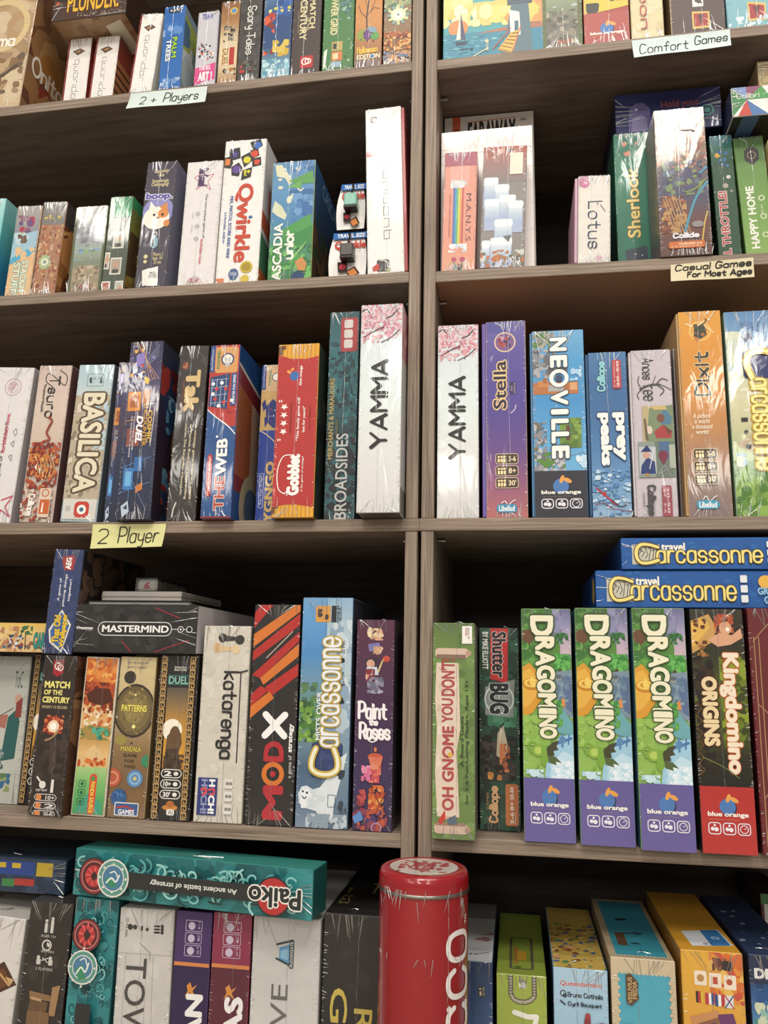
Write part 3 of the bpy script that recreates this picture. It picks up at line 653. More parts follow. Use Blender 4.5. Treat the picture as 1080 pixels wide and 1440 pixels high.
game_box('small shiny orange mandala box on the second shelf', (62.5, 285), (96, 283), (42, 417), (2, 'l'), d=.17, col='a8785a', side='7a4a30', right='8a5a3c', group=G2L, amt=2.4,
    art=[R(0, 0, 1, .25, '7a7670'), N(.1, .14, .8, .2, 'd8b84a', 8, 7, .04, .08), N(0, .25, 1, 1, 'b8704a 8a4a34 c89468 9a5a44 d0a880', 60, 3, .05, .15)]+[E(.4+.18*math.cos(i*.6), .66+.055*math.sin(i*.6), .12, 'a8b88a', .6, i*.6) for i in range(10)]+[E(.4, .66, .17, 'd8dcc0'), E(.4, .66, .08, '8a9a90')],
    rart=[R(0, 0, 1, .25, '4a4440'), N(0, .25, 1, 1, 'a86a3c c88850 7a4428 d8a060', 30, 4, .08, .2)])
game_box('small grey green landscape box on the second shelf', (107, 292), (153.5, 288), (93, 414), (2, 'l'), d=.17, col='5a6444', side='5a6444', group=G2L, amt=1.8,
    art=[G(.08, .0, .94, 1, 'a8a89c', '8a8a84', '8a90a0', '9aa89a', '7a8470', '9a8c74', '8a7c68'), N(.08, .2, .94, .55, '8a8a90 a8a8ac 74747c', 18, 3, .08, .2, .5), N(.1, .5, .9, .64, '5a80b0 7aa0b8 8aa86a', 10, 4, .08, .16, .4), N(.1, .7, .9, .98, 'a89478 7a6c58 c0ac90', 16, 5, .08, .18), E(.82, .2, .2, 'e4e0cc'), T('GALLERY', .3, .92, .75, .97, 'a83a2c', b=.02)])
game_box('green box of framed little portraits on the second shelf', (156, 278), (188.6, 275), (140.5, 411), (2, 'l'), d=.17, col='4a5244', side='8a8034', top='3a9a5c', group=G2L,
    art=[R(0, 0, 1, .22, '2f8a56')]+[x for (u, v, c) in ((.3, .42, 'a8a898'), (-.25, .64, 'b8a898'), (.3, .7, 'a89c8c'), (-.1, .95, 'a85a4c'), (.62, .95, 'b0b4a8')) for x in (R(max(.02, u), v-.04, min(.98, u+.5), v+.14, 'd8d8cc'), R(max(.05, u+.04), v-.025, min(.95, u+.46), v+.125, c), E(max(.14, u+.25), v+.035, .1, 'c89478'), R(max(.05, u+.12), v+.085, min(.95, u+.38), v+.125, '3a342e'))],
    rart=[R(0, 0, 1, .12, '3a9a5c'), G(0, .12, 1, 1, '7a8040', '8a8834', 'a88a34', '8a6a34'), N(0, .3, 1, 1, '5a4428 a8944a 6a7434', 16, 5, .08, .2)])
game_box('dark purple box with a white and orange cartoon cat', (207.5, 230), (251, 224), (187.5, 409), (2, 'l'), d=.19, col='453f4c', side='7a7a90', group=G2L,
    art=[T('Deceptively\nCute', .26, .06, .74, .12, 'd8c898', b=.02), T('Surprisingly\nChallenging!', .2, .14, .78, .205, 'd8c898', b=.02), E(.52, .4, .52, '8a88c0', .95), N(.05, .26, .95, .3, '8a88c0', 4, 2, .08, .1), E(.48, .455, .44, 'ece6d8', .9), P('ece6d8', (.2, .4), (.24, .32), (.42, .37)), P('d88a48', (.55, .37), (.8, .33), (.85, .42)), E(.7, .42, .18, 'd88a48', .9), E(.84, .5, .1, 'd88a48', 1.2), E(.4, .43, .045, '2a2624'), E(.68, .43, .045, '2a2624'), E(.54, .455, .05, '8a4a3c', .8),
         T('boop.', .08, .255, .93, .315, '5a58a0', o='e8e4f0', ow=.07, b=.06), O(.5, .585, .07, .03, 'e0dcd8'), P('8ab0c0', (.38, .62), (.5, .6), (.62, .62), (.62, .68), (.5, .7), (.38, .68)), P('2a2a34', (.42, .63), (.5, .62), (.5, .685), (.42, .67)), E(.27, .76, .07, 'd8c898'), T('Players 2\nAges 10+\n20 min', .5, .73, .85, .82, 'd8c898', b=.01), E(.27, .8, .06, 'd8c898'), P('e8e4dc', (.2, .87), (.45, .85), (.5, .98), (.26, .99)), P('f4f0ea', (.36, .86), (.72, .84), (.76, .99), (.4, .99)), T('SMOLL\nKITTEN', .44, .88, .7, .93, '3a3640', b=.02)])
game_box('white box with pink star emblem and grey tagline right of the cat box', (263.7, 229.6), (314.5, 223.5), (248, 405.4), (2, 'l'), d=.19, col='e0dcda', group=G2L,
    art=[L(.018, 'c85a7a', (.48, .09), (.22, .13), (.38, .17), (.3, .23), (.5, .19), (.72, .24), (.62, .17), (.78, .11), (.56, .12), (.48, .09)), S('Star\nCrossed'.replace('\n', ' '), .35, .06, .62, .2, '5a3a6a', 'd', .025),
         T('The two-player game of', .58, .27, .66, .63, '6a6668', 'd', b=.01), T('forbidden love.', .55, .64, .63, .84, 'c83a5a', 'd', b=.01)]+[L(.014, '8a8488', (.36, .43+.1*i), (.42, .42+.1*i), (.48, .435+.1*i), (.42, .45+.1*i), (.36, .43+.1*i)) for i in range(3)]+[T('2 players', .26, .42, .3, .47, '9a9498', 'd'), T('30 minutes', .26, .52, .3, .58, '9a9498', 'd'), O(.48, 1.0, .22, .014, 'c88a94'), O(.48, 1.0, .14, .012, 'c88a94'), N(.3, .95, .66, .99, 'b87a84', 6, 3, .02, .05)])
qk = [P('343230', (.12, .06), (.36, .05), (.4, .13), (.16, .145)), P('4a4846', (.12, .06), (.16, .145), (.14, .16), (.1, .08)), P('5a4aa0', (.24, .065), (.27, .09), (.34, .085), (.29, .105), (.32, .125), (.26, .115), (.2, .13), (.22, .105), (.16, .09), (.23, .09)),
      P('343230', (.6, .02), (.86, .0), (.93, .05), (.72, .09)), E(.8, .045, .09, '3a6ac0'), P('343230', (.4, .12), (.62, .09), (.7, .15), (.5, .2)), E(.56, .145, .09, 'd8d034'), P('343230', (.62, .08), (.82, .07), (.86, .12), (.68, .14)), E(.74, .105, .09, 'd84a34'),
      P('343230', (.68, .14), (.9, .13), (.92, .19), (.7, .2)), N(.74, .15, .88, .185, 'd84a34', 5, 3, .04, .06), P('343230', (0, .12), (.16, .11), (.22, .16), (.16, .2), (0, .19)), R(.02, .13, .14, .175, 'e0803a'), P('343230', (.18, .19), (.36, .16), (.46, .2), (.38, .26), (.2, .25)), E(.31, .21, .1, '6a4a9a'), P('343230', (.46, .22), (.7, .2), (.68, .27), (.44, .29)), N(.5, .22, .66, .26, 'd8d034', 5, 4, .04, .06)]
game_box('tall white box with big red lettering and coloured shape tiles', (317, 200), (375.7, 192.8), (301.5, 403), (2, 'l'), d=.19, col='eae6e2', group=G2L,
    art=qk+[T('Qwirkle', .34, .32, .76, .86, 'c8442c', 'd', b=.035), E(.74, .555, .05, '3a6ab0', .7), T('MIX, MATCH, SCORE AND WIN!', .2, .4, .29, .83, '3a62a8', 'd', b=.02), T('2-4 PLAYERS, AGES 6+', .09, .51, .15, .73, '3a62a8', 'd', b=.02), E(.42, .945, .12, '34568a', 1.2), T('WINNER', .34, .93, .5, .955, 'd8d8e0'), E(.72, .9, .15, 'c8b034'), E(.72, .9, .11, 'a88e28'), E(.7, .98, .1, 'd0b83a'), N(0, .97, .2, 1, 'd87a54', 4, 2, .05, .1)],
    rart=[E(.3, .1, .12, 'c85a4a'), P('d86a44', (0, .5), (.8, .62), (.8, .74), (0, .62)), P('5a9a6a', (0, .66), (.8, .78), (.8, 1), (0, .9)), R(0, .9, .8, 1, 'd8703c'), N(.1, .2, .9, .5, 'd8c8c0 e8a090 8aa8c0', 10, 5, .08, .16)])
game_box('blue and green nature box showing pines and white river', (383.7, 230), (444.5, 223), (375, 398), (2, 'l'), d=.19, col='3a6a9c', side='2a4a7a', group=G2L,
    art=[G(0, 0, 1, 1, '5a8ab0', '5a90bc', '4a84b0', '4a8a6a', '3a7a48'), N(.4, 0, 1, .3, '4a7ab0 3a6aa0 5a8ac0', 12, 2, .1, .25, .6), P('d8d8b8', (.05, .02), (.2, .02), (.35, .09), (.5, .18), (.4, .2), (.3, .14), (.1, .12)), P('d0d4b4', (.08, .33), (.25, .38), (.38, .46), (.34, .5), (.15, .46), (.02, .42)), E(.2, .22, .06, 'd8d8b8', .7), E(.18, .15, .05, 'd8d8b8', .7), E(.42, .33, .06, 'd8dcc0', 1.6), E(.5, .3, .05, 'd8dcc0', 1.4), LS(.03, 'dce0c8', (.55, .06), (.62, .08), (.66, .05)), LS(.03, 'dce0c8', (.6, .23), (.68, .26), (.74, .24)),
         P('5a9a50', (.4, .17), (.95, .09), (1, .2), (.6, .2)), P('6aa85a', (.35, .22), (.7, .17), (.7, .24)), N(.5, .28, 1, .52, '3a6aa8 4a7ab4 6a98c8', 14, 3, .06, .16), P('4a9a4c', (.3, .58), (.95, .46), (1, .66), (.3, .66)), P('3a8844', (.3, .66), (1, .56), (1, .72), (.2, .74)), N(0, .72, 1, 1, '4a9a4c 3a8040 6ab05a 2f6a3a', 30, 4, .06, .16)]+[L(.02, '8ac070', (.5+.05*i, .86-.02*i), (.6+.05*i, .8-.02*i)) for i in range(6)]+
        [T('CASCADIA', .1, .53, .3, 1.08, 'f0eee4', 'u', b=.03), S('Junior', .38, .6, .56, .83, 'f0eee4', 'u', .05), P('c88a4a', (.62, .86), (.78, .82), (.9, .88), (.86, .94), (.7, .93)), E(.7, .985, .15, '24406a')],
    rart=[G(0, 0, 1, 1, '2a5a8a', '2a4a70', '3a3a34', '2a2a28'), N(0, .5, 1, 1, '5a4430 7a5a3c 4a3a2c 3a4a34', 20, 5, .06, .16), T('CASCADIA', .2, .04, .8, .16, '8aa8c8')], edge='a8b85a')
game_box('tall white box with thin outlined letters and red edge beside the upright', (513.8, 154.8), (564.6, 148.2), (516.8, 386), (2, 'l'), d=.21, col='e8e6e2', side='d8d4d0', tray=('r', 'a8484a', .004), group=G2L,
    art=[P('b8aca0', (.14, .23), (.34, .18), (.5, .23), (.34, .26)), R(0, .265, .3, .295, 'c84a4c'), T('FREE', .06, .27, .28, .29, 'e8d0cc'), S('quoridor', .36, .33, .68, .8, '4a4846', 'u', .016, sq=1), RR(.25, .92, .6, .99, '4a4846', .05), P('c8443a', (.12, .96), (.3, .94), (.32, .98), (.15, .985)), LS(.02, 'f0f0ea', (.35, .925), (.5, .93), (.58, .97), (.7, .985)), P('a8b05a', (.48, .98), (.64, .975), (.6, .995)), R(.14, .05, .32, .085, '8a8886'), R(.17, .057, .29, .078, 'c8c4c0')])

# ---- two fabric travel pouches with charms
def pouch(label, TL, TR, BL, BR, Y, d, z0, charm, cc):
    a, b, c, e = unproj(*TL, Y+.02), unproj(*TR, Y+.02), unproj(*BL, Y), unproj(*BR, Y)
    zt = (a.z+b.z)/2; zb = z0+.0005; x0, x1, x2, x3 = c.x, e.x, a.x, b.x
    g = Geo(); W = srgb('e6e2de'); K = srgb('2a2826'); n = 6
    rows = []
    for i in range(n+1):
        t = i/n; z = zb+(zt-zb)*t; bl = math.sin(math.pi*t)*.003
        rows.append((x0+(x2-x0)*t-bl, x1+(x3-x1)*t+bl, Y+.02*t-bl, Y+d-(d*.55)*t+bl, z))
    for i in range(n):
        p, q = rows[i], rows[i+1]
        v = [(p[0], p[2], p[4]), (p[1], p[2], p[4]), (p[1], p[3], p[4]), (p[0], p[3], p[4]), (q[0], q[2], q[4]), (q[1], q[2], q[4]), (q[1], q[3], q[4]), (q[0], q[3], q[4])]
        g.add(v, [[0, 1, 5, 4]], W, 0, True); g.add(v, [[1, 2, 6, 5], [2, 3, 7, 6], [3, 0, 4, 7]], K, 0, True)
    p, q = rows[0], rows[-1]
    g.add([(p[0], p[2], p[4]), (p[0], p[3], p[4]), (p[1], p[3], p[4]), (p[1], p[2], p[4])], [[0, 1, 2, 3]], K)
    g.add([(q[0], q[2], q[4]), (q[1], q[2], q[4]), (q[1], q[3], q[4]), (q[0], q[3], q[4])], [[0, 1, 2, 3]], K)
    # printed panel on the front of the pouch
    up = (Vector((0, .02, zt-zb))).normalized(); w_ = (x1-x0); h_ = (zt-zb)
    F = Face(g, (x0, Y+.02-.0042, zt), (1, 0, 0), up, w_, h_/up.z); ins = (x2-x0)/w_
    F.k = 3
    tr = lambda u, v: (ins*(1-v)+u*(1-2*ins*(1-v)), v)
    F.poly([tr(.0, 0), tr(1, 0), tr(1, .14), tr(0, .14)], srgb('2f6ab0'))
    paint(F, [T('TRAVEL SIZE', ins+.12, .03, 1-ins-.1, .115, 'f0f0f0', b=.03), T('Qwirkle', ins*.7+.08, .2, 1-ins*.7-.06, .38, 'c0402c', b=.04), T('MIX, MATCH, SCORE AND WIN!', .2, .41, .84, .44, '6a6460'),
              P('3a2420', (.2, .66), (.46, .64), (.5, .86), (.25, .88)), E(.36, .76, .1, 'c83c4c'), P('3a2420', (.46, .86), (.7, .76), (.86, .92), (.6, 1.)), P('c8783c', (.5, .87), (.68, .8), (.8, .92), (.62, .98))])
    o = g.build('travel_pouch', M_PAPER); tag(o, label, 'game pouch', 'fabric travel pouches on the second shelf')
    cx = (x2+x3)/2+.004; zc = zt-(zt-zb)*.52
    g = Geo(); f = {k: srgb(cc) for k in ('front', 'back', 'left', 'right', 'top', 'bottom', 'edge')}
    rounded_box(g, cx-.008, cx+.008, Y-.012, Y+.003, zc-.009, zc+.008, .0015, f)
    g.add([(cx-.008, Y-.012, zc-.0115), (cx+.008, Y-.012, zc-.0115), (cx+.008, Y+.002, zc-.0115), (cx-.008, Y+.002, zc-.0115), (cx-.008, Y-.012, zc-.009), (cx+.008, Y-.012, zc-.009), (cx+.008, Y+.002, zc-.009), (cx-.008, Y+.002, zc-.009)], [[0, 3, 2, 1], [0, 1, 5, 4], [1, 2, 6, 5], [3, 0, 4, 7]], srgb('1c1a1a'))
    g.build('zip_charm', M_CARD, o)
    g = Geo(); ys = [(cx-.002, Y+.0145, zt-.001), (cx-.001, Y+.008, zt-.008), (cx+.001, Y+.002, zt-.015), (cx, Y-.006, zc+.008)]
    for a_, b_ in zip(ys, ys[1:]):
        a_, b_ = Vector(a_), Vector(b_); s_ = Vector((1, 0, 0))*.0013; k_ = Vector((0, 1, 0))*.0013
        g.add([a_-s_, a_+k_, a_+s_, a_-k_, b_-s_, b_+k_, b_+s_, b_-k_], [[0, 1, 5, 4], [1, 2, 6, 5], [2, 3, 7, 6], [3, 0, 4, 7]], srgb('1c1a1a'))
    g.build('zip_cord', M_PAPER, o)
    return zt
zp = ROW[(2, 'l')](unproj(490, 386).x)
ztop = pouch('white fabric travel pouch with dark grey cube charm, the lower one', (470.5, 331), (512, 328), (463, 391), (513.5, 387), .012, .1, zp, 'grey', '55524e')
pouch('white fabric travel pouch with pale green cube charm, the upper one', (481.6, 263), (510.5, 260), (473.5, 331), (511.5, 328), .024, .06, ztop+.0015, 'green', '8ac0b0')

# ================================================================ second shelf, right
game_box('white cardboard box with dark wording, rearmost of two behind the pink box', (623, 166), (749, 153), (622, 380), (2, 'r'), Y=.087, d=.05, col='cfc8c2', wrapped=0, group=G2R, lean=0,  # greyer than its twin: shade put into the card colour
    art=[R(.09, 0, .18, .16, 'c8583c'), E(.135, .08, .03, '8a3a2c'), T('FARAWAY', .27, .04, .8, .15, '2e2a2a', b=.05), L(.008, 'c8583c', (.27, .035), (.8, .025)), P('9a948e', (.84, .05), (.88, .03), (.94, .05))])
game_box('glaring white box standing in front of its twin behind the pink box', (620, 187), (749, 175), (620, 381), (2, 'r'), Y=.039, d=.045, col='f0ece8', wrapped=1, amt=.3, group=G2R, lean=0,
    art=[T('FARAWAY', .26, .03, .82, .12, 'dcd6d2', b=.05), L(.005, '9a948e', (0, .16), (1, .14)), R(.04, .2, .12, 1, 'd87a5c')])  # bright card and faint wording have the glare painted into them
game_box('salmon pink box with rainbow between two clouds', (625.3, 214.7), (672, 212.6), (620, 384), (2, 'r'), d=.033, col='dc9480', side='c0405a', group=G2R, amt=2.2,
    art=[R(0, 0, 1, .12, 'a85a6a'), R(.18, .12, .78, .3, 'dca294'), G(0, .3, 1, 1, 'dc9684', 'dc9480', 'e09c80')]+[R(.29+.055*i, .3, .345+.055*i, .8, c) for i, c in enumerate('5a6ab0 4a98c0 6ab070 d8c85a d8904a c85a50'.split())]+[N(.2, .24, .72, .31, 'd8d8dc e4e4e4 c8ccd4', 12, 3, .08, .13), N(.18, .78, .75, .85, 'd8d8dc e4e4e4 c8ccd4', 14, 4, .08, .13)]+[T('M.A.N.Y.S', .7, .36, .86, .76, '6a4a50', 'd'), T('ONE ARTIST TO DREAM A MAGICAL RAINBOW', .17, .36, .22, .72, 'b0604c', 'd'), E(.36, .91, .08, 'b84a6a'), E(.62, .91, .08, 'b84a6a'), L(.04, '5a8a84', (.36, .93), (.46, .98), (.6, .98), (.62, .93)), N(.35, .95, .65, 1, '3a4a4a 5a9a90', 8, 5, .04, .08), L(.03, 'd8a050', (.15, .98), (.3, .92)), L(.03, 'd8a050', (.7, .98), (.9, .92))])
cl = []
for i, (u, v, w_) in enumerate(((.02, .28, .34), (.28, .34, .34), (.05, .46, .5), (.4, .43, .38), (.6, .48, .35), (.3, .63, .42), (.02, .8, .2), (.22, .78, .5))):
    cl += [P('a8b4d4', (u, v+.03), (u+w_, v+.03), (u+w_*.98, v+.24), (u+w_*.02, v+.24)), G(u+.02, v+.02, u+w_-.02, v+.16, 'dce4ea', 'b8c8d8', 'a0b0d4'), RR(u, v-.02, u+w_, v+.04, 'e4ecee', .05)]
game_box('grey box with floating white cloud waterfalls beside the pink rainbow box', (680, 207), (742, 203.4), (673.5, 381.6), (2, 'r'), d=.033, col='8a8480', side='a8402c', group=G2R, amt=2.4,
    art=[G(0, 0, 1, .3, 'b05a48', '9a7470', '847a78'), N(.0, .02, .9, .1, '6a4a40 b87060 d8b0a0', 12, 4, .05, .12)]+cl+[R(.62, .06, .92, .24, 'e8dcc8'), P('6a6a6e', (.5, .75), (.7, .74), (.64, .8)), N(0, .86, 1, 1, '8a8880 6e6c66 c8c8c0 b87040', 24, 7, .05, .14)])
game_box('white box with dark blue hand lettering and pink petals', (812.5, 247.8), (859, 246), (811.5, 374.7), (2, 'r'), d=.12, col='dcd6cc', side='8a7a84', tray=('l', 'c8a0b4', .0035), group=G2R, amt=2.6,
    art=[E(.18, .06, .2, 'c87a9c'), E(.26, .06, .1, 'e0b8c8'), O(.2, .09, .12, .04, 'c06a94'), S('Lotus', .32, .3, .75, .84, '3c4260', 'd', .06, nib=CAL), L(.02, '3c4260', (.85, .42), (.7, .34)), L(.03, '3c4260', (.6, .33), (.62, .32)), E(.66, .95, .1, 'd894b0', .8)], lart=[G(0, 0, 1, 1, 'b0a0a8', '8a7684', '6a5a6a')])
she = game_box('green box with cream whimsical lettering on the second right shelf', (861.5, 187.8), (913.3, 185.8), (868, 373), (2, 'r'), Y=.06, d=.15, col='2f7a60', side='24604c', group=G2R, amt=1.5,
    art=[N(.1, .05, .95, .2, 'c86a4c 8aa88a d8907a', 8, 3, .04, .08), T('Sherlook', .3, .24, .64, .7, 'f0d880', 'u', o='8a5a2c', ow=.03, b=.02), P('3a4450', (.2, .78), (.8, .76), (.86, .92), (.24, .94)), E(.48, .81, .02, 'd8d8d8'), E(.66, .82, .02, 'd8d8d8'), E(.46, .86, .02, 'd8d8d8'), E(.66, .87, .02, 'd8d8d8'), P('6a8a84', (.2, .9), (.5, .92), (.8, .9), (.86, 1), (.12, 1))])
game_box('tall fantasy forest box with glaring film and orange badge', (918, 155.3), (990, 150.5), (930.5, 367.8), (2, 'r'), Y=-.002, d=.058, col='6a5048', side='5a4a48', group=G2R, amt=2.6,
    art=[G(0, 0, 1, 1, 'a8a098', '8a6a5a', '6a5a60', '4a4a64', '6a4034', '5a3c38'), N(0, .2, 1, .42, 'a86a54 8a4a3c c08a70 7a6a4a 9a8a6a', 50, 3, .04, .12), N(.1, .36, .9, .6, '4a4a6a 5a6a7a 7a8a5a 3c3a54', 30, 4, .05, .14), N(.05, .6, .55, .85, '8a4a2c a86a3c 6a3424 b88a54', 36, 5, .04, .12)]+[L(.025, 'a8845a', (.1+.06*i, .62), (.3+.06*i, .86)) for i in range(6)]+[LS(.05, '4a90a8', (.98, .52), (.75, .62), (.6, .74), (.5, .84)), LS(.03, '8a9a4a', (.55, .58), (.75, .56), (.95, .5)), L(.04, '4a90b8', (.85, .46), (.98, .42)), LS(.03, 'c8a850', (.8, .95), (.88, .8), (.95, .72)), E(.75, .8, .12, '8a8484', .6), S('Collide', .26, .855, .75, .885, 'd8d4e0', 'h', .035), RR(.16, .91, .86, .955, 'c8682c', .04), T('DUELING 2-4', .36, .92, .8, .933, 'f0e0c8', b=.02), T('2-5 players 8+', .2, .938, .8, .949, 'f0e0c8'), S('Rising', .52, .12, .8, .16, 'b8a8a0', 'h', .03)])
ftb = game_box('dark green box with red and white slanting title', (996, 191), (1028.6, 189.4), (1011, 363.6), (2, 'r'), Y=.06, d=.15, col='2c5238', side='1f3c2a', group=G2R,
    art=[G(0, 0, 1, .2, '3a7a8a', '2f6a5a', '2c5238'), E(.3, .14, .13, 'd8a838'), N(.3, .1, .85, .24, '3a78b0 2a5a90', 10, 3, .06, .12), E(.55, .36, .13, 'b0a89a'), E(.72, .3, .1, 'd8d0c4'), E(.8, .4, .08, '8a8a80'), T('FULL THROTTLE!', .2, .4, .55, .95, 'c04a48', 'u', o='ece0dc', ow=.05, b=.03), N(.1, .94, .9, 1, '8a2c2c 3a5a44', 8, 4, .06, .12)])
hh = game_box('light green box with white capital letters reading upwards, second right shelf', (1030, 194), (1073, 190.5), (1049, 361), (2, 'r'), Y=.06, d=.15, col='6a9048', side='4a6c34', group=G2R,
    art=[G(0, 0, 1, .9, '5a8048', '6a9448', '7aa450', '8ab05a'), P('3c3c38', (.3, .1), (.55, .06), (.8, .1), (.8, .17), (.55, .21), (.3, .17)), O(.55, .135, .14, .03, 'b08a7a'), T('HAPPY HOME', .22, .36, .48, .8, 'f0eee4', 'u', b=.03)]+[O(.72, .45+.13*i, .09, .03, 'ecead8') for i in range(3)]+[T('20-45', .66, .5, .72, .57, 'ecead8', 'u'), P('c8944a', (0, .87), (1, .82), (1, 1), (0, 1)), R(.2, .9, .5, .97, 'e0b870'), N(.55, .86, .9, .92, 'a85a8a', 3, 2, .04, .07)])
game_box('yellow cream box cut by the right edge of the second shelf', (1078.5, 196), (1118, 192), (1103, 360), (2, 'r'), Y=.05, d=.12, col='d8c890', side='c0ac6c', group=G2R)
game_box('dark navy box with purple lettering lying across the green box', (863.5, 131), (1013, 123.5), (863.5, 185), None, Y=.063, d=.14, col='2c3264', side='1f2448', on=she['top']+.001, vert=False, lean=0, group=G2R,
    art=[P('6a6498', (.12, .98), (.13, .4), (.2, .25), (.27, .25), (.33, .42), (.34, .98)), P('8a84b0', (.15, .98), (.16, .62), (.24, .56), (.3, .66), (.3, .98)), E(.2, .42, .014, 'c8c4d8', 1), L(.006, '3c3868', (.2, .45), (.25, .42), (.3, .46)), T('Hold your', .44, .26, .8, .48, '8a4a54', o='2a1f44', ow=.03, b=.03), T('Seahorses!', .44, .5, .86, .7, '8a4a54', o='2a1f44', ow=.03, b=.03), O(.87, .58, .055, .02, '4a9090'), E(.87, .58, .03, '5aa09a')])
tri = game_box('box of red, white, blue and green triangles at the right edge', (1027, 124), (1098, 117), (1032.5, 163), None, Y=.03, d=.13, col='e8e4e0', side='2c3454', bottom='2a2826', on=max(hh['top'], ftb['top'])+.001, vert=False, snap=.06, group=G2R,
    art=[P('3f8a4c', (0, 0), (.0, 1), (.3, .45)), P('7a94c8', (0, 0), (.3, 0), (.3, .45)), P('8a4a6a', (.3, 0), (.62, 0), (.3, .45)), P('4a9a50', (.3, .45), (.62, 0), (.8, .45)), P('c84438', (.1, 1), (.3, .45), (.38, 1)), P('4a74b0', (.3, .45), (.38, 1), (.72, 1)), P('c84438', (.8, 0), (1, 0), (1, .45)), P('4a74b0', (.72, 1), (.8, .45), (1, 1)), S('Colibri', .1, .22, .55, .4, 'e8e8e0', 'h', .015)],
    bart=[P('4a6a94', (.2, .0), (.55, .0), (.5, .7), (.15, .7)), E(.4, .3, .03, 'c8d0dc')])
game_box('tan box end resting on the triangle patterned box', (1062, 62), (1106, 57), (1059, 118), None, Y=.034, d=.1, col='cdb68a', side='a8926a', on=tri['top']+.001, roof=.034, vert=False, lean=0, wrapped=1, group=G2R, art=[RO(.1, .15, 1.2, .9, '8a9a5a', .02, .04), R(.2, .4, .8, .6, 'b89a6a')])

# ================================================================ middle shelf, left
game_box('white box with pink seal and tagline at the left edge of the middle shelf', (-8, 518), (49.4, 515), (-46, 739), (3, 'l'), d=.19, col='dedad8', side='c0b8b8', group=G3L,
    art=[O(.55, .13, .2, .016, 'b88a94'), O(.55, .13, .13, .012, 'b88a94'), N(.45, .1, .65, .16, 'c8a0a8', 6, 3, .03, .06), T('2-player game of', .5, .56, .58, .36, '5a5658', 'u', b=.02), T('The two-player game of', .5, .58, .6, .98, '4a4648', 'u', b=.02), T('forbidden love.', .5, .3, .6, .56, 'c83a5a', 'u', b=.02), L(.015, '8a8488', (.74, .42), (.8, .4), (.84, .43), (.8, .45), (.74, .42)), L(.015, '8a8488', (.72, .5), (.8, .48), (.8, .52), (.72, .5)), L(.015, '8a8488', (.72, .58), (.8, .57), (.8, .61), (.72, .58)), L(.03, 'c8506a', (.72, .86), (.98, .83), (.84, .9), (.98, .96), (.74, .92), (.7, 1))])
game_box('cream box with black script title above a coiled red dragon', (56, 515.4), (102.3, 512.5), (25.5, 736), (3, 'l'), d=.19, col='c8b4a8', side='6a4a48', group=G3L, tray=None,
    art=[G(0, 0, 1, .5, 'cbb4aa', 'd4c0b2', 'cdb8a6'), S('Tsuro', .36, .07, .68, .34, '2a2624', 'd', .07, nib=(.25, .5)), LS(.025, '2a2624', (.66, .03), (.9, .07), (.86, .13), (.55, .08), (.3, .05), (.25, .1), (.5, .14)), S('The game of the path', .2, .12, .28, .3, '6a5c58', 'd', .018), LS(.06, '9a3c24', (.5, .34), (.62, .36), (.55, .4), (.5, .44), (.62, .48), (.4, .5), (.3, .55)),
         N(.05, .5, 1, .8, '8a2c1c a03a24 b8502c 7a2418 c87838', 70, 3, .05, .15), N(.1, .56, .9, .78, 'c87838 e0b070 6a1c14', 26, 4, .02, .06)]+[LS(.025, 'd89850', (.3+.1*i, .6), (.4+.1*i, .66), (.35+.1*i, .72)) for i in range(6)]+[P('f0e4d4', (.28, .66), (.34, .64), (.36, .68)), P('f0e4d4', (.42, .67), (.48, .66), (.46, .7)), E(.5, .61, .04, 'e0c070'), N(0, .8, 1, 1, 'c8b4a0 8a3424 a84a30 d8c8b8', 30, 6, .05, .12), S('Calliope', .2, .83, .42, .96, 'f0e8e0', 'd', .04), RR(.56, .79, .92, .97, 'd8c4b0', .05), R(.6, .86, .9, .95, 'c8602c'), O(.74, .82, .1, .03, 'c8602c'), P('f0e4d4', (.68, .88), (.72, .88), (.72, .94), (.66, .94))])
bas = [R(0, .16, 1, .86, 'b8a890'), N(0, .16, 1, .86, 'a89880 c8bca4 8a7c68 d8ccb8 b8a888', 60, 3, .05, .14), G(0, 0, 1, .2, 'a8c4cc', 'b0c8d0', 'c0ccc8'), N(.6, .22, 1, .55, 'b8ccd4 a8c0cc', 20, 6, .06, .14)]
game_box('pale blue box with large cream ornate capitals reading downwards', (112, 513), (161.8, 512.3), (83.4, 734.4), (3, 'l'), d=.19, col='a8bcc4', side='5a6068', group=G3L,
    art=bas+[RO(.28, .06, .75, .14, '5a6a70', .012, .01), T('2  45  14+', .34, .08, .7, .1, '5a6a70'), P('3a4448', (.33, .09), (.4, .08), (.42, .12), (.35, .12)), P('3a4448', (.64, .12), (.72, .12), (.68, .07)), T('BASILICA', .26, .19, .84, .815, 'e4d8bc', 'd', o='5a4430', ow=.07, b=.035), R(.04, .86, .98, .985, 'd4d0c8'), RR(.36, .875, .78, .975, 'c83a2c', .12), E(.57, .925, .13, 'f0ece4'), E(.57, .925, .06, '3a6a8a'), E(.18, .92, .08, 'b8b4ae')])
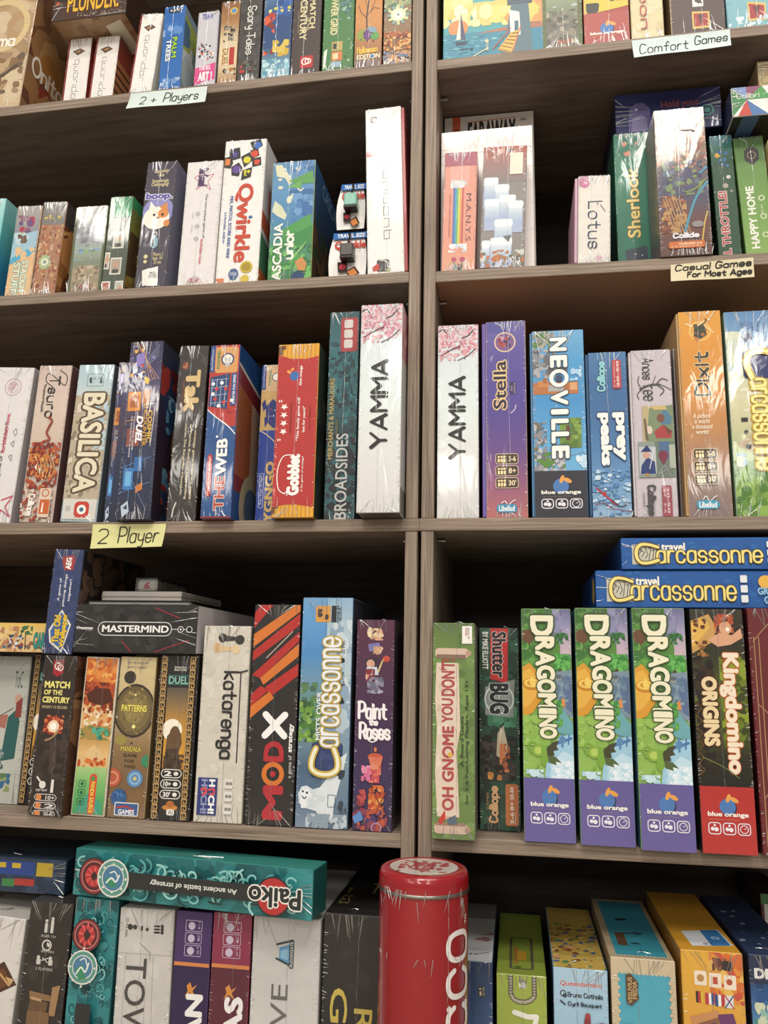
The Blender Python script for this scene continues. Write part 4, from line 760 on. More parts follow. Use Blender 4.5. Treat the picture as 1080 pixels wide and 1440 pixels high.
def cosmic(u=0.0):
    return [G(0, 0, 1, 1, '34304c', '3a3460', '4a3a50', '2a3050', '24304c', '2a2c40'), N(0, .02, .8, .25, '5a4a90 7a6ab0 3a3468 e0a850', 18, 3, .03, .1)]+[L(.012, 'e0a060', (.1+.1*i, 0), (.5, .1), (.95-.1*i, .22)) for i in range(4)]+[L(.012, 'a0a8d0', (.9, .02+.02*i), (.3, .16+.01*i)) for i in range(4)]+[P('c8d0e0', (.1, .14), (.24, .11), (.28, .17), (.14, .19)), P('8a7ac0', (.2, .08), (.45, .06), (.48, .12), (.24, .15)), P('d8dce8', (.3, .19), (.44, .17), (.42, .22)), P('e0c050', (.5, .2), (.68, .22), (.64, .25), (.52, .24)), E(.42, .14, .05, 'c83a2c'),
        R(.05, .29, .45, .4, 'd88a34'), R(.12, .31, .38, .38, 'a85a24'), P('b86a2c', (.5, .28), (.72, .28), (.72, .36), (.5, .36)), R(.1, .5, .5, .6, '8a4a3c'), L(.02, 'd08a50', (0, .46), (.6, .44)), L(.014, '6a90d0', (0, .72), (.9, .66)), L(.014, '6a90d0', (0, .86), (.9, .8)), L(.014, '6a90d0', (.3, .62), (.3, .95)), R(.1, .72, .4, .84, '3a78b8'), R(.16, .74, .34, .82, '6ab0e0'), R(.4, .66, .65, .74, '2f68a8'), P('c87838', (.5, .82), (.7, .8), (.7, .84), (.5, .86)), L(.01, '8a9ad0', (.05, .68), (.85, .95)),
        L(.02, 'd8d4e0', (.5, .37), (.92, .36), (.84, .6)), T('COSMIC', .72, .4, .84, .58, 'e8b850', 'd', b=.03), T('ENCOUNTER', .58, .36, .7, .6, 'd8a040', 'd', b=.02), T('DUEL', .38, .43, .56, .58, 'f0ecf0', 'd', b=.05, sh=.2), T('A CUNNING GAME', .28, .43, .33, .62, 'd0ccd8', 'd', b=.02), T('OF GALACTIC CHAOS', .2, .43, .25, .66, 'd0ccd8', 'd', b=.02), P('b8c8d8', (.1, .93), (.3, .9), (.36, .96), (.16, .99)), P('2a3a5a', (.16, .94), (.28, .92), (.3, .95))]
game_box('dark purple space game box standing half hidden behind its taller twin', (167, 510), (177.5, 509), (143.5, 734), (3, 'l'), d=.17, Y=.008, col='34304c', side='242238', group=G3L, art=TF(cosmic(), 2.6, 1), trim=.0015)
game_box('dark purple space game box with orange blocks, pulled forward on the shelf', (184, 481), (231, 479), (160, 732), (3, 'l'), d=.2, Y=-.012, col='34304c', side='2a3048', group=G3L, amt=1.6, art=cosmic(),
    rart=[G(0, 0, 1, 1, '3a3a4c', '2a3a58', '34283c', '3a2a34', '2a2430'), N(0, .12, 1, .3, '8a2c28 a83a34 6a2024', 16, 3, .06, .14), N(.1, .28, .9, .5, '5a90b8 3a6a98 8ab0c8 2a4468', 20, 4, .05, .12), N(.2, .44, .9, .68, 'b87834 d09848 8a5a28', 20, 5, .06, .14), N(.1, .68, .9, .84, '4a7a9a 6a9ab0 8a2c28', 16, 6, .05, .12), N(.1, .82, 1, 1, '6a2428 2a4060 8a3434', 18, 7, .05, .14)])
game_box('black box with gold lettering and cream wording beside the red-blue puzzle box', (254, 487), (295, 485), (232, 734.4), (3, 'l'), d=.19, col='383230', side='242020', group=G3L,
    art=[N(0, 0, 1, 1, '3a3432 443c38 302a28', 20, 2, .1, .3), E(.22, .12, .12, '8a4a30'), N(.12, .09, .32, .15, 'b87850 6a3424', 6, 3, .03, .06), T('Tak', .3, .15, .76, .38, 'd8b880', 'd', o='4a3420', ow=.03, b=.06), LS(.03, '5a5450', (.5, .02), (.8, .06), (.95, .12)), LS(.02, '5a5450', (.6, .4), (.9, .42), (.95, .36)), T('Worldbuilders', .18, .2, .25, .4, 'a8583c', 'd'),
         T('A strategy game from the pages', .72, .46, .82, .88, 'e0d0a8', 'd', b=.02), T("of Patrick Rothfuss' best-selling", .55, .46, .65, .88, 'e0d0a8', 'd', b=.02), T('series The Kingkiller Chronicle.', .38, .46, .48, .86, 'e0d0a8', 'd', b=.02), LS(.05, 'c8c4be', (.3, .9), (.22, .94), (.2, .98))])
pk = lambda w_: [R(0, 0, 1, 1, '24508c')]
game_box('tall red and blue game box with peg board picture, pulled slightly forward', (296.5, 486.7), (338.9, 483.3), (279.8, 730), (3, 'l'), d=.21, Y=-.012, col='24508c', side='8a3034', group=G3L,
    art=[R(0, 0, 1, .48, 'b8342c'), P('24508c', (0, .38), (.3, .42), (.7, .48), (1, .52), (1, 1), (0, 1)), LS(.035, 'ecece8', (0, .38), (.35, .43), (.75, .48), (1, .525)), R(.0, .0, .16, .16, '2a4a88'), T('www.FoxMind.com', .03, .02, .1, .15, 'd8d8e0', 'u'), RR(.17, .01, .96, .165, 'd89a58', .1), E(.6, .085, .22, 'f0e8d4', 1), O(.6, .085, .2, .05, '2a3a74'), P('b8bcc4', (.48, .06), (.6, .09), (.72, .06), (.68, .12), (.6, .135), (.52, .12)), E(.6, .1, .05, 'f0e8d4'), T('FOXMIND', .24, .03, .34, .14, '4a8a5a', 'u', b=.04),
         P('1f3f70', (.05, .19), (.72, .17), (.66, .38), (.02, .36))]+[L(.02, 'a8b0c8', (.12+.16*i, .2), (.1+.15*i, .36)) for i in range(4)]+[L(.02, 'a8b0c8', (.08, .21+.045*i), (.66, .2+.045*i)) for i in range(4)]+[E(u, v, .065, c) for u, v, c in ((.15, .23, 'e8e8ec'), (.45, .225, 'e8e8ec'), (.28, .26, 'c83c34'), (.6, .26, 'c83c34'), (.16, .29, 'e8e8ec'), (.25, .32, 'c83c34'), (.55, .34, 'c83c34'), (.38, .36, 'e8e8ec'), (.8, .39, 'd04438'), (.76, .39, 'a82c24'))]+[R(.78, .17, .96, .36, '24508c'), T('SMARTER FUN SERIES', .84, .18, .92, .35, 'e8e8ec', 'u', b=.02), E(.82, .33, .06, 'ecece8'),
         RR(.12, .64, .29, .88, 'b8342c', .08), T('Weave your strategy!', .16, .655, .25, .865, 'ecdcd8', 'u', b=.02), T('THE', .42, .77, .74, .955, 'b8402f', 'u', o='ece0dc', ow=.035, b=.02), T('WEB', .42, .555, .76, .76, 'f4f2ee', 'u', b=.04), E(.4, .54, .04, 'f4f2ee'), R(0, .99, 1, 1, '8a2c2c')],
    rart=[P('24508c', (0, 0), (1, 0), (1, .3), (.0, .1)), P('a85a34', (0, .2), (1, .4), (1, .75), (0, .75)), P('8a2c30', (0, .11), (1, .32), (1, .4), (0, .22)), L(.02, 'd8d0c8', (0, .11), (1, .32))]+[L(.014, 'd8b8a0', (.25, .28+.022*i), (.95, .42+.022*i)) for i in range(20)]+[R(0, .84, 1, 1, '24508c'), E(.3, .9, .2, 'b8a888'), E(.3, .9, .12, '5a6a8a')])
game_box('blue and tan travel puzzle box between the peg board box and the red box', (366.5, 514), (401, 511.5), (354.5, 733), (3, 'l'), d=.19, Y=.03, col='24409c', side='1a2c6c', group=G3L, trim=.005,
    art=[R(0, 0, 1, .42, 'd0a868'), RR(.06, .01, 1, .17, 'd8b084', .08), R(0, .0, .2, .16, '2a4a94'), T('www.FoxMind.com', .05, .02, .13, .15, 'd8d8e0', 'u'), E(.72, .08, .2, 'f0e8d4'), O(.72, .08, .2, .04, '2a3a74'), T('FOXMIND', .34, .03, .46, .13, '4a8a5a', 'u', b=.03), P('24307c', (.05, .25), (.2, .22), (.3, .27), (.15, .3)), P('24307c', (.25, .27), (.6, .22), (.95, .26), (.9, .42), (.6, .4), (.3, .36)), P('24307c', (.2, .34), (.35, .33), (.36, .38), (.25, .4)), N(.4, .27, .85, .38, 'e8d8e0 a83a6a', 6, 3, .03, .05), P('24409c', (0, .42), (.4, .43), (1, .52), (1, 1), (0, 1)), LS(.04, 'ecd8a8', (0, .42), (.4, .45), (1, .52)), RO(.12, .69, .32, .9, 'e0e0ec', .02, .06), T('Tic-Tac-Trap!', .16, .705, .27, .885, 'e0e0ec', 'u', b=.02), T('YGNGO', .42, .62, .8, .99, 'd8b068', 'u', o='18246c', ow=.03, b=.05)])
game_box('brown cardboard box end in the shade behind the red wood-ended box', (346, 491), (371, 489), (345, 640), (3, 'l'), Y=.215, d=.07, col='4a3424', wrapped=0, group=G3L, lean=0)
game_box('red paper sleeve box with yellow wooden ends and white stars', (391.8, 485), (450, 482), (381.3, 730), (3, 'l'), d=.19, Y=-.012, col='e0a028', side='4a5248', top='c88a24', bottom='8a5a14', group=G3L,
    art=[R(0, 0, 1, 1, 'e4a42c')]+[R(.1*i, 0, .1*i+.03, 1, 'cc8c20') for i in range(10)]+[P('6a3c14', (.0, .01), (.18, .005), (.17, .03), (.1, .03), (.1, .06), (0, .06)), P('6a3c14', (0, .93), (.16, .93), (.16, .95), (.08, .95), (.08, .98), (0, .985)),
         P('b82c28', (0, .06), (.3, .085), (.7, .09), (1, .075), (1, .945), (.6, .93), (.3, .93), (0, .945)), E(.42, .19, .12, '3a68a8'), E(.28, .165, .06, 'e8a048', .6, .6), E(.36, .15, .05, 'e8a048', .6, -.8), T('blue orange', .54, .13, .62, .245, 'ecdcd8', 'u', b=.04)]
        +[P('f0e8e0', *[(.2+(.1 if j % 2 == 0 else .045)*math.cos(math.pi*j/5+.3), .37+.048*i+(.1 if j % 2 == 0 else .045)*.2*math.sin(math.pi*j/5+.3)) for j in range(10)]) for i in range(4)]+[T('"', .06, .33, .14, .345, 'f0e8e0'), T('"', .06, .555, .14, .57, 'f0e8e0'), T('San Francisco Chronicle', .34, .35, .39, .52, '5a1818', 'u'), T('"This family game will', .52, .32, .6, .57, 'f0e0dc', 'u', b=.03), T('last for years!"', .66, .37, .74, .52, 'f0e0dc', 'u', b=.03), T('- Games Magazine', .82, .37, .86, .52, '5a1818', 'u'),
         LS(.025, 'f0e8e4', (.3, .87), (.14, .84), (.1, .74), (.22, .66), (.42, .65)), LS(.02, 'f0e8e4', (.28, .87), (.34, .86), (.36, .88)), T('Gobblet', .36, .65, .62, .875, 'f4f0ec', 'u', b=.07), T('A fun game of strategy!', .68, .66, .74, .86, 'ecd8d4', 'u', b=.02)],
    rart=[R(0, 0, 1, 1, '3c443e'), N(0, .3, 1, .8, '54605a 2c342e 6a6a5a', 16, 3, .06, .14), R(.4, .84, .7, .93, '2f9a4a')])
game_box('teal sea battle box with grey scrawled capitals beside the white cherry box', (463.5, 439.6), (507, 437), (453.5, 732), (3, 'l'), d=.2, col='2c5a60', side='243c40', group=G3L, trim=.002,
    art=[G(0, 0, 1, .6, '2a5058', '2f6a70', '2c6068', '2a4448'), N(0, .15, 1, .55, '2a6a70 3a7a80 244c54 1f3c44', 40, 3, .08, .2), N(.2, .2, .9, .6, '1c2c34 24363c', 16, 4, .06, .16), RR(.38, .03, .98, .2, 'a83a3c', .1)]+[RR(.5, .04+.05*i, .8, .082+.05*i, 'd0c8c4', .06) for i in range(3)]+[LS(.03, '1c2c34', (.4, .22), (.55, .3), (.5, .4), (.7, .44)), LS(.03, '1c2c34', (.8, .24), (.7, .34), (.9, .42)), N(0, .6, 1, 1, '2a2a2c 343436 222224', 30, 6, .1, .25),
         T('MERCHANTS & MARAUDERS', .06, .33, .22, .72, 'b8a060', 'u', b=.02), T('PRESENTS', .3, .53, .38, .6, '8a8454', 'u'), T('BROADSIDES', .34, .6, .74, 1.0, 'c0c0be', 'u', b=.01), N(.3, .93, .9, 1, 'b0b0ae 8a8a88', 10, 8, .02, .05), N(0, .72, .2, .8, '5a7a7c', 6, 9, .03, .06)])
def yamma(): return [G(0, 0, 1, 1, 'ccd2da', 'd4dce2', 'd8e4e4', 'dce6e4', 'dcdedc', 'd8d8d6', 'd6d4d2'), N(.0, .0, 1, .17, 'd89aa4 e0b0b8 c87c8c e8c4ca d8a4b0', 90, 3, .03, .1), N(.05, .04, .95, .12, 'e0a8b2 c47888 ecccd0', 50, 4, .02, .06), N(.05, .15, .45, .19, 'e0b0b8 d08c9a', 10, 5, .03, .07), LS(.03, '3c3438', (.02, .03), (.12, .02), (.2, .04)), LS(.025, '3c3438', (.6, .07), (.75, .06), (.88, .03)), LS(.025, '3c3438', (.1, .16), (.3, .135), (.55, .115)), LS(.02, '3c3438', (.5, .19), (.75, .165), (.94, .13)), LS(.015, '3c3438', (.7, .17), (.66, .185)),
    S('YAMMA', .3, .28, .66, .7, '24201f', 'u', .095, nib=(.6, .5))]
game_box('white cherry blossom box pulled forward, left of the central upright', (509, 429.3), (569, 426), (502.4, 720), (3, 'l'), d=.21, Y=-.034, col='d8dcdc', side='c4c6c8', bottom='4a4846', group=G3L, amt=1.6, art=yamma(), snap=.02, trim=.0015,
    rart=[R(0, 0, .5, .26, 'c88a98'), N(0, 0, .6, .25, 'd8a0ac b86878', 14, 3, .04, .1), R(0, .88, 1, 1, '6a6664')], right='c8c8ca')

# ================================================================ middle shelf, right
game_box('white cherry blossom box standing right of the central upright', (615.5, 457.8), (673, 456), (611.3, 729), (3, 'r'), d=.2, col='d8dcdc', side='b8a0a4', group=G3R, amt=2.2, art=yamma(), lean=0)
game_box('purple box with gold lettering fading to pink at the foot', (682.5, 453), (739, 450), (682.5, 729), (3, 'r'), d=.2, col='5a4a94', side='c8a0a0', tray=('l', '6a5aa4', .0045), edge='d8b090', group=G3R, amt=1.5,
    art=[G(0, 0, 1, 1, '6a62a4', '5c4f9c', '55489a', '574692', '6a4a8a', '92587a', 'b86c6c'), R(0, 0, .55, .06, '55509a'), O(.48, .11, .26, .035, 'e0c0a0'), E(.48, .11, .24, '7a5a90'), N(.3, .08, .66, .14, '4a3060 8a3a48 a84a4c c89aa8', 12, 3, .05, .09), T('Stella', .18, .21, .5, .455, '2a2040', 'u', o='e8c88a', ow=.06, b=.02), R(.58, .32, .76, .385, '3a3068'), T('dixit\nuniverse', .6, .325, .74, .38, 'b8a0a8', 'u'), LS(.02, 'a89ac8', (.1, .2), (.16, .18), (.12, .21)), LS(.03, 'c0b0d0', (.62, .48), (.72, .46), (.74, .44))]+pill(.22, .685, .78, .735, '3-6', 1)+pill(.22, .745, .78, .795, '8+', 1)+pill(.22, .805, .78, .855, "30'", 1)+[RR(.24, .935, .74, .975, '3a90b8', .08), T('Libellud', .3, .942, .68, .968, 'f0f0f0', b=.03), LS(.02, 'f0f0f0', (.36, .93), (.44, .92), (.5, .935)), LS(.02, 'f0f0f0', (.56, .935), (.64, .92), (.7, .915))])
game_box('sky blue city box with big white letters running down it', (747, 466), (820.5, 463), (749.6, 728.8), (3, 'r'), d=.2, col='4a90c4', side='3a5c74', tray=('l', '5a8ab0', .0022), group=G3R, amt=2,
    art=[G(0, 0, 1, .76, '6aa8d4', '4a9ad0', '4290cc', '5aa4d8', '6ab0dc'), N(0, 0, .55, .1, '8a8a84 6a7a5a a8a49c 5a8040', 16, 3, .06, .12), N(0, .1, .45, .26, '6a6a70 8a8a90 a8a8ac 5a5c64', 30, 4, .05, .12), R(.3, .2, .68, .24, '5a5a60'), R(0, .285, .88, .35, 'b8703c'), R(.1, .275, .3, .31, 'c8844a'), R(.3, .3, .6, .335, 'a8a8a8'), R(.72, .29, .86, .33, 'd8a070'), R(.2, .26, .28, .29, 'a8683c'), N(0, .5, .25, .8, '8a8a90 6a6c74 b8b8bc 7a6a54', 24, 5, .05, .12), N(.5, .48, .92, .64, '6a8a3a 7a9c44 5a7a34 8aa850', 40, 6, .06, .14), R(.62, .52, .7, .6, '6a4a30'), N(.05, .66, .6, .78, '9a9aa4 b8b8c0 7a7c88 5a8a3a', 24, 7, .06, .14), N(.7, .2, .95, .28, 'a8ccE8 c0dcf0', 8, 8, .05, .08), N(.8, .68, 1, .75, 'b8d8ec d8e8f0', 8, 9, .05, .08), LS(.012, '8aa8c0', (.3, .64), (.6, .68), (.95, .66))]
        +[T(c, .36, v, .66, v+l_, 'f0f0ea', 'd', o='3a4a5a', ow=.04, b=.05) for c, v, l_ in (('N', .045, .065), ('E', .145, .055), ('V', .335, .07), ('I', .44, .014), ('L', .49, .05), ('L', .56, .05), ('E', .635, .055))]+[O(.51, .265, .15, .075, 'f4f4ee'), E(.51, .265, .07, '3a4a6a'), R(0, .76, 1, 1, '34323c')]+blueorange(.84, sub='8a7a70', k=1.05, u=.5))
game_box('small slate blue box with white ragged lettering and a red skier', (826, 496), (880.5, 494), (832.5, 728), (3, 'r'), d=.19, col='3f6ca0', side='2f5078', tray=('l', '34587c', .003), group=G3R,
    art=[G(0, 0, 1, 1, '4a78a8', '3c689c', '3f6ca0', '4a7cb0', '6a98c4', '90b4d4'), S('Calliope', .2, .07, .38, .23, '6ab8c8', 'f', .03) if 0 else S('Calliope', .22, .06, .46, .24, '8ac8d0', 'u', .05, o='2a4a74', ow=.02), RR(.62, .05, .86, .23, 'b8444c', .05), T('2-6 players', .66, .06, .7, .22, 'ecd8d4', 'u'), T('20-50', .74, .06, .8, .22, 'ecd8d4', 'u', b=.03), T('prey', .6, .385, .88, .66, 'f0f0ec', 'd', o='2a4468', ow=.05, b=.06), T('peaks', .2, .385, .54, .69, 'f0f0ec', 'd', o='2a4468', ow=.05, b=.06), N(0, .72, 1, 1, '7aa8d0 a8c8e0 5a8cc0 c8dcec 4a7cb0', 50, 3, .06, .16, .5), LS(.05, 'a83038', (.1, .83), (.3, .87), (.5, .91), (.62, .93)), E(.3, .865, .06, 'b83438'), LS(.03, '2a2c3c', (.5, .9), (.7, .94), (.86, .93)), LS(.02, '8a2c34', (.05, .93), (.3, .92), (.5, .95), (.98, .97)), L(.015, '3a6aa8', (.55, .88), (.5, .83))])
game_box('pale lilac box with bare tree title and picture cards', (885.5, 493), (943, 491), (893.5, 728), (3, 'r'), d=.18, col='c4bac2', side='a89ea6', tray=('l', 'd8d0d4', .002), group=G3R, amt=1.4,
    art=[S('Ances', .28, .05, .56, .18, '3c3a3e', 'd', .045, nib=CAL), S('ree', .28, .22, .5, .31, '3c3a3e', 'd', .045, nib=CAL), LS(.05, '4a474c', (.2, .24), (.45, .215), (.7, .215)), LS(.025, '4a474c', (.6, .215), (.75, .18), (.9, .19)), LS(.025, '4a474c', (.65, .22), (.8, .25), (.7, .28)), LS(.02, '4a474c', (.7, .215), (.85, .23), (.98, .25)), LS(.02, '4a474c', (.25, .24), (.15, .2), (.18, .16)), LS(.02, '4a474c', (.25, .24), (.12, .27), (.16, .3)), LS(.015, '4a474c', (.5, .22), (.6, .16)),
         R(.22, .345, 1, .77, '6a7a6c'), R(.22, .345, .98, .56, 'b8a87c'), P('7a8a6a', (.4, .36), (1, .34), (1, .56), (.3, .56)), P('4a7a94', (.66, .4), (.8, .36), (.96, .42), (.92, .46), (.7, .46)), E(.68, .42, .1, '7a4c3c', 1.2), P('a83a3c', (.5, .5), (.72, .46), (.95, .5), (.92, .54), (.55, .54)), P('6a4034', (.75, .46), (.95, .5), (.85, .52)), P('4a6a90', (.6, .56), (.86, .56), (.88, .66), (.62, .66)), E(.38, .49, .08, 'd8c8b4', 1.4), P('6a5a48', (.25, .42), (.3, .42), (.36, .55), (.28, .55)), P('c8b070', (.5, .345), (.8, .345), (.85, .37), (.5, .37)),
         R(.08, .56, .5, .77, '8a948c'), R(.1, .59, .52, .75, 'b8bcc0'), P('2a3a74', (.15, .7), (.3, .65), (.48, .68), (.5, .75), (.12, .75)), E(.28, .64, .09, 'c89a84'), P('24306a', (.14, .62), (.3, .58), (.42, .62)), L(.02, 'd8d8dc', (.35, .72), (.48, .6)), E(.7, .64, .12, '7a2c44'), P('7a2c44', (.58, .65), (.82, .65), (.7, .7)), L(.03, '8a8a90', (.55, .76), (.72, .7), (.86, .77)), L(.03, '8a8a90', (.86, .62), (.84, .72), (.6, .75)), P('a8b0a0', (.85, .58), (1, .58), (1, .72), (.86, .72)), E(.28, .755, .06, 'b8844c', .6), S('Calliope', .24, .82, .46, .99, '4a464a', 'd', .05), T('GAMES', .14, .86, .2, .94, '6a6468', 'd'), RR(.62, .82, .86, 1.05, '9a4a54', .04), T('20-50', .74, .83, .8, .98, 'e0ccd0', 'd', b=.02), T('8+  2-6', .66, .84, .71, .98, 'e0ccd0', 'd')])
game_box('slim pale grey box squeezed between the lilac box and the orange one', (944.5, 491), (949.5, 490), (955, 728), (3, 'r'), d=.18, Y=.02, col='9a9296', side='8a8488', group=G3R, trim=.002, art=[N(0, .35, 1, .7, '7a8a94 a87a7a 8a9a8a', 8, 3, .2, .4), N(0, .8, 1, 1, 'b8906a 6a8a9a', 5, 4, .2, .4)])
game_box('orange box with dark ornate lettering above small count badges', (952.5, 438.8), (1013, 436), (968, 727.5), (3, 'r'), d=.21, col='cf8c3a', side='3a3446', edge='e0b878', group=G3R, tray=('l', 'c8a070', .002),
    art=[G(0, 0, 1, 1, 'e09c38', 'dc9434', 'd68e38', 'd08a40', 'c0864e', 'a87e62', '92786c', '867070'), E(.5, .1, .27, 'f0c068'), E(.5, .1, .24, 'dca048'), P('3a4234', (.36, .08), (.6, .06), (.66, .12), (.5, .14), (.34, .13)), P('c87838', (.3, .12), (.5, .14), (.4, .155)), LS(.03, 'f0d8a8', (.16, .06), (.4, .075), (.6, .05)), LS(.03, '4a3a2c', (.55, .07), (.66, .05), (.64, .04)), L(.03, 'f0d0a0', (.6, .07), (.82, .11)), N(.3, .06, .7, .15, 'b86a34 e8c080 5a4a34', 8, 3, .03, .06), S('Dixit', .3, .21, .64, .42, '34302c', 'u', .07, nib=(.7, .6), o='f0d090', ow=.012) , LS(.04, 'f0d8b8', (.64, .46), (.72, .44), (.76, .43)), T('A picture\nis worth\na thousand\nwords!', .18, .51, .66, .61, 'f0dcc0', b=.02, sh=.25)]+pill(.17, .68, .72, .73, '3-8', 1)+pill(.17, .74, .72, .79, '8+', 1)+pill(.17, .8, .72, .85, "30'", 1)+[RR(.18, .925, .7, .965, '3a9cbc', .08), T('Libellud', .24, .932, .64, .958, 'f0f0f0', b=.03), LS(.02, 'e8ecf0', (.34, .92), (.4, .905), (.46, .925)), LS(.02, 'e8ecf0', (.52, .925), (.6, .91), (.66, .905))], right='c8a070')
game_box('pale sky and meadow box with yellow storybook letters at the right edge', (1016.5, 439), (1096, 435), (1037, 727.5), (3, 'r'), d=.21, col='9ab0a8', side='6a8a70', group=G3R, trim=.001,
    art=[G(0, 0, 1, 1, '5a88b8', '7aa0c4', 'c8ccac', 'd4d0a8', 'c8c498', '9ab070', '6a9438', '5a8430'), N(0, .1, .35, .3, 'c8d0c0 b8c8c8 d4d8c0', 12, 3, .1, .2), N(.1, .38, .9, .5, 'e0dcc0 d0ccac', 10, 4, .1, .2, .4), P('b8a888', (.05, .66), (.4, .6), (1, .62), (1, .7), (.5, .72)), N(0, .74, 1, 1, '5a8a30 7aa040 4a7828 8ab050', 40, 5, .08, .2), N(.05, .7, .5, .78, '8ab0c8 c8ccb0', 8, 6, .06, .12), RO(.3, .06, .5, .1, '34486c', .02, .02), P('34486c', (.4, .1), (.52, .13), (.4, .16), (.28, .13)), P('5a80b0', (.4, .04), (.52, .07), (.4, .1), (.28, .07)), T('Die Erweiterung', .68, .06, .72, .16, '5a7090', 'd'), T('Tiles of the Year', .58, .05, .63, .18, '4a6084', 'd'), RR(.28, .2, 1, .34, '2c3468', .08), E(.24, .54, .035, '2a2a2a'), R(.18, .53, .3, .55, '2a2a2a'), E(.26, .6, .04, '3a3a3a'), E(.28, .67, .05, '2a2a2a'),
         S('arcassonne', .4, .345, .66, .78, 'f0e890', 'd', .058, nib=(.8, .6), o='c8a020', ow=.02), S('C', .34, .205, .86, .335, 'f0e890', 'd', .085, nib=(.8, .6), o='c8a020', ow=.025), T('ZMAN', .74, .86, .92, .98, 'ecece4', 'd', b=.05), T('GAMES', .6, .87, .7, .96, 'e0e4d8', 'd')])

# ================================================================ fourth shelf, left
g_left = game_box('tall pale grey green box with a painted robed figure, far left', (-75, 922), (45.5, 922), (-100, 1137), (4, 'l'), Y=.05, d=.17, col='b8bab0', side='8a8c84', group=G4L, snap=.03,
    art=[G(0, 0, 1, 1, 'b4b8b0', 'bcbeb4', 'b8bab0'), T('ToC', .84, .1, .93, .22, '4a4e4a'), P('2a5c58', (.8, .42), (.9, .36), (.94, .45), (.92, .7), (.76, .72)), E(.9, .3, .04, 'c89a84', 1.5), P('8a3a34', (.88, .32), (.95, .28), (.95, .42), (.88, .42)), P('a86a5c', (.62, .42), (.8, .4), (.78, .5), (.66, .48)), L(.01, '6a5a44', (.58, .46), (.85, .36)), N(.62, .6, .8, .84, '5a7478 8a9c9c 3a5a60 a8b0a8', 20, 3, .02, .05), N(.6, .8, .9, .92, '5a7a50 3a6a8a 8a9a60', 14, 4, .03, .06), P('3a6a90', (.64, .86), (.85, .85), (.82, .9), (.66, .9))])
def duel(): 
    key = []
    for u in (.06, .82):
        for i in range(24):
            v = .01+i*.041
            key += [L(.028, 'b08c58', (u, v), (u+.12, v), (u+.12, v+.024), (u+.05, v+.024), (u+.05, v+.012))]
            key += [L(.028, 'b08c58', (u, v), (u, v+.034), (u+.12, v+.034))]
    return [R(0, 0, 1, 1, '2a2826'), G(.22, .2, .8, .7, '5a5048', '8a7048', 'b8863c', 'c8923c', 'd89a34', 'b8702c'), E(.42, .46, .26, 'f4ecd8'), P('6a5034', (.26, .66), (.3, .5), (.5, .44), (.66, .48), (.7, .54), (.62, .6), (.7, .68)), P('4a3a2c', (.24, .7), (.3, .58), (.6, .57), (.72, .7)), E(.5, .49, .14, '6a4c30', 1.5), N(.24, .6, .78, .72, '4a3828 5a4630 3a2c20', 16, 3, .05, .12), R(.22, 0, .8, .18, '282624'), RO(.24, .125, .78, .18, '3a7a74', .02, .01), T('DUEL', .26, .132, .76, .176, '8ac0b0', o='2a5450', ow=.02, b=.02), T('Antoine Bauza\nBruno Cathala', .38, .065, .7, .095, 'e0dcd0', b=.02), R(.22, .7, .8, .96, '2c2824')]+[x for i, t in enumerate(('2', '10+', "30'")) for x in (RO(.22, .7+.062*i, .74, .748+.062*i, 'e8e4da', .02, .1), T(t, .3, .71+.062*i, .48, .738+.062*i, 'f0ece4', b=.03), E(.6, .724+.062*i, .06, 'e8e4da', .8))]+[E(.5, .925, .2, 'c8843c', .35), E(.5, .905, .1, 'b86a30', .8), RR(.42, .935, .62, .97, 'e8e4dc', .04), T('AI', .46, .94, .58, .965, '3a3634')]+key
duelL = game_box('black box with gold key pattern borders, mostly hidden behind the dark brown box', (48, 920), (98, 920), (22.5, 1138), (4, 'l'), Y=.05, d=.17, col='2a2826', side='1f1d1c', group=G4L, art=duel(), wrapped=0, trim=.002)
motc = game_box('dark brown box with red shield badge, pulled forward on the fourth shelf', (62.5, 922), (110, 922), (36.2, 1157), (4, 'l'), d=.2, Y=-.005, col='352a26', side='6a4632', group=G4L, amt=1.3,
    art=[N(0, .4, 1, .8, '3c302a 44362e 2e2422', 16, 2, .1, .3), P('a8242c', (.3, .03), (.62, .02), (.62, .11), (.46, .135), (.3, .115)), O(.44, .065, .09, .035, 'f0e8e0'), O(.52, .075, .08, .03, 'f0e8e0'), T('MATCH', .1, .165, .86, .205, 'e8dc7a', b=.05), T('OF THE', .1, .22, .66, .25, 'e8dc7a', b=.04), T('CENTURY', .08, .265, .9, .3, 'e8dc7a', b=.05), T('SPASSKY VS FISCHER', .08, .32, .86, .338, 'c8b888', b=.01), E(.5, .445, .3, '8a3020', .9), N(.2, .38, .8, .5, 'b8502c e0a070 d86a3c 8a2c1c', 24, 3, .04, .1), E(.5, .45, .17, 'f0d0b0'), E(.5, .45, .1, 'fff4e8'), LS(.05, 'a8845a', (.3, .54), (.5, .52), (.66, .48)), P('4a3a30', (.45, .55), (.66, .53), (.72, .7), (.52, .76)), LS(.05, 'e0d8d0', (.18, .77), (.3, .8), (.4, .83), (.28, .81)), E(.36, .815, .1, 'e0d8d0'), T('DEEP PRINT', .18, .842, .52, .855, 'd0c8c0', b=.02), R(.62, .78, .7, .86, 'e0d8d0')]
        +[x for i, t in enumerate(('10+', '2', '30-45')) for x in (RO(.16, .872+.05*i, .82, .91+.05*i, 'd8d0c8', .018, .1), E(.29, .891+.05*i, .085, 'd8844a'), T(t, .5, .88+.05*i, .76, .903+.05*i, 'e0d8d0', b=.02))],
    rart=[N(0, 0, 1, 1, '7a5238 5a3c2c 8a6244', 24, 3, .1, .25), L(.05, '4a3224', (0, .1), (.6, .2), (0, .3)), L(.05, '9a7450', (0, .3), (.8, .44))])
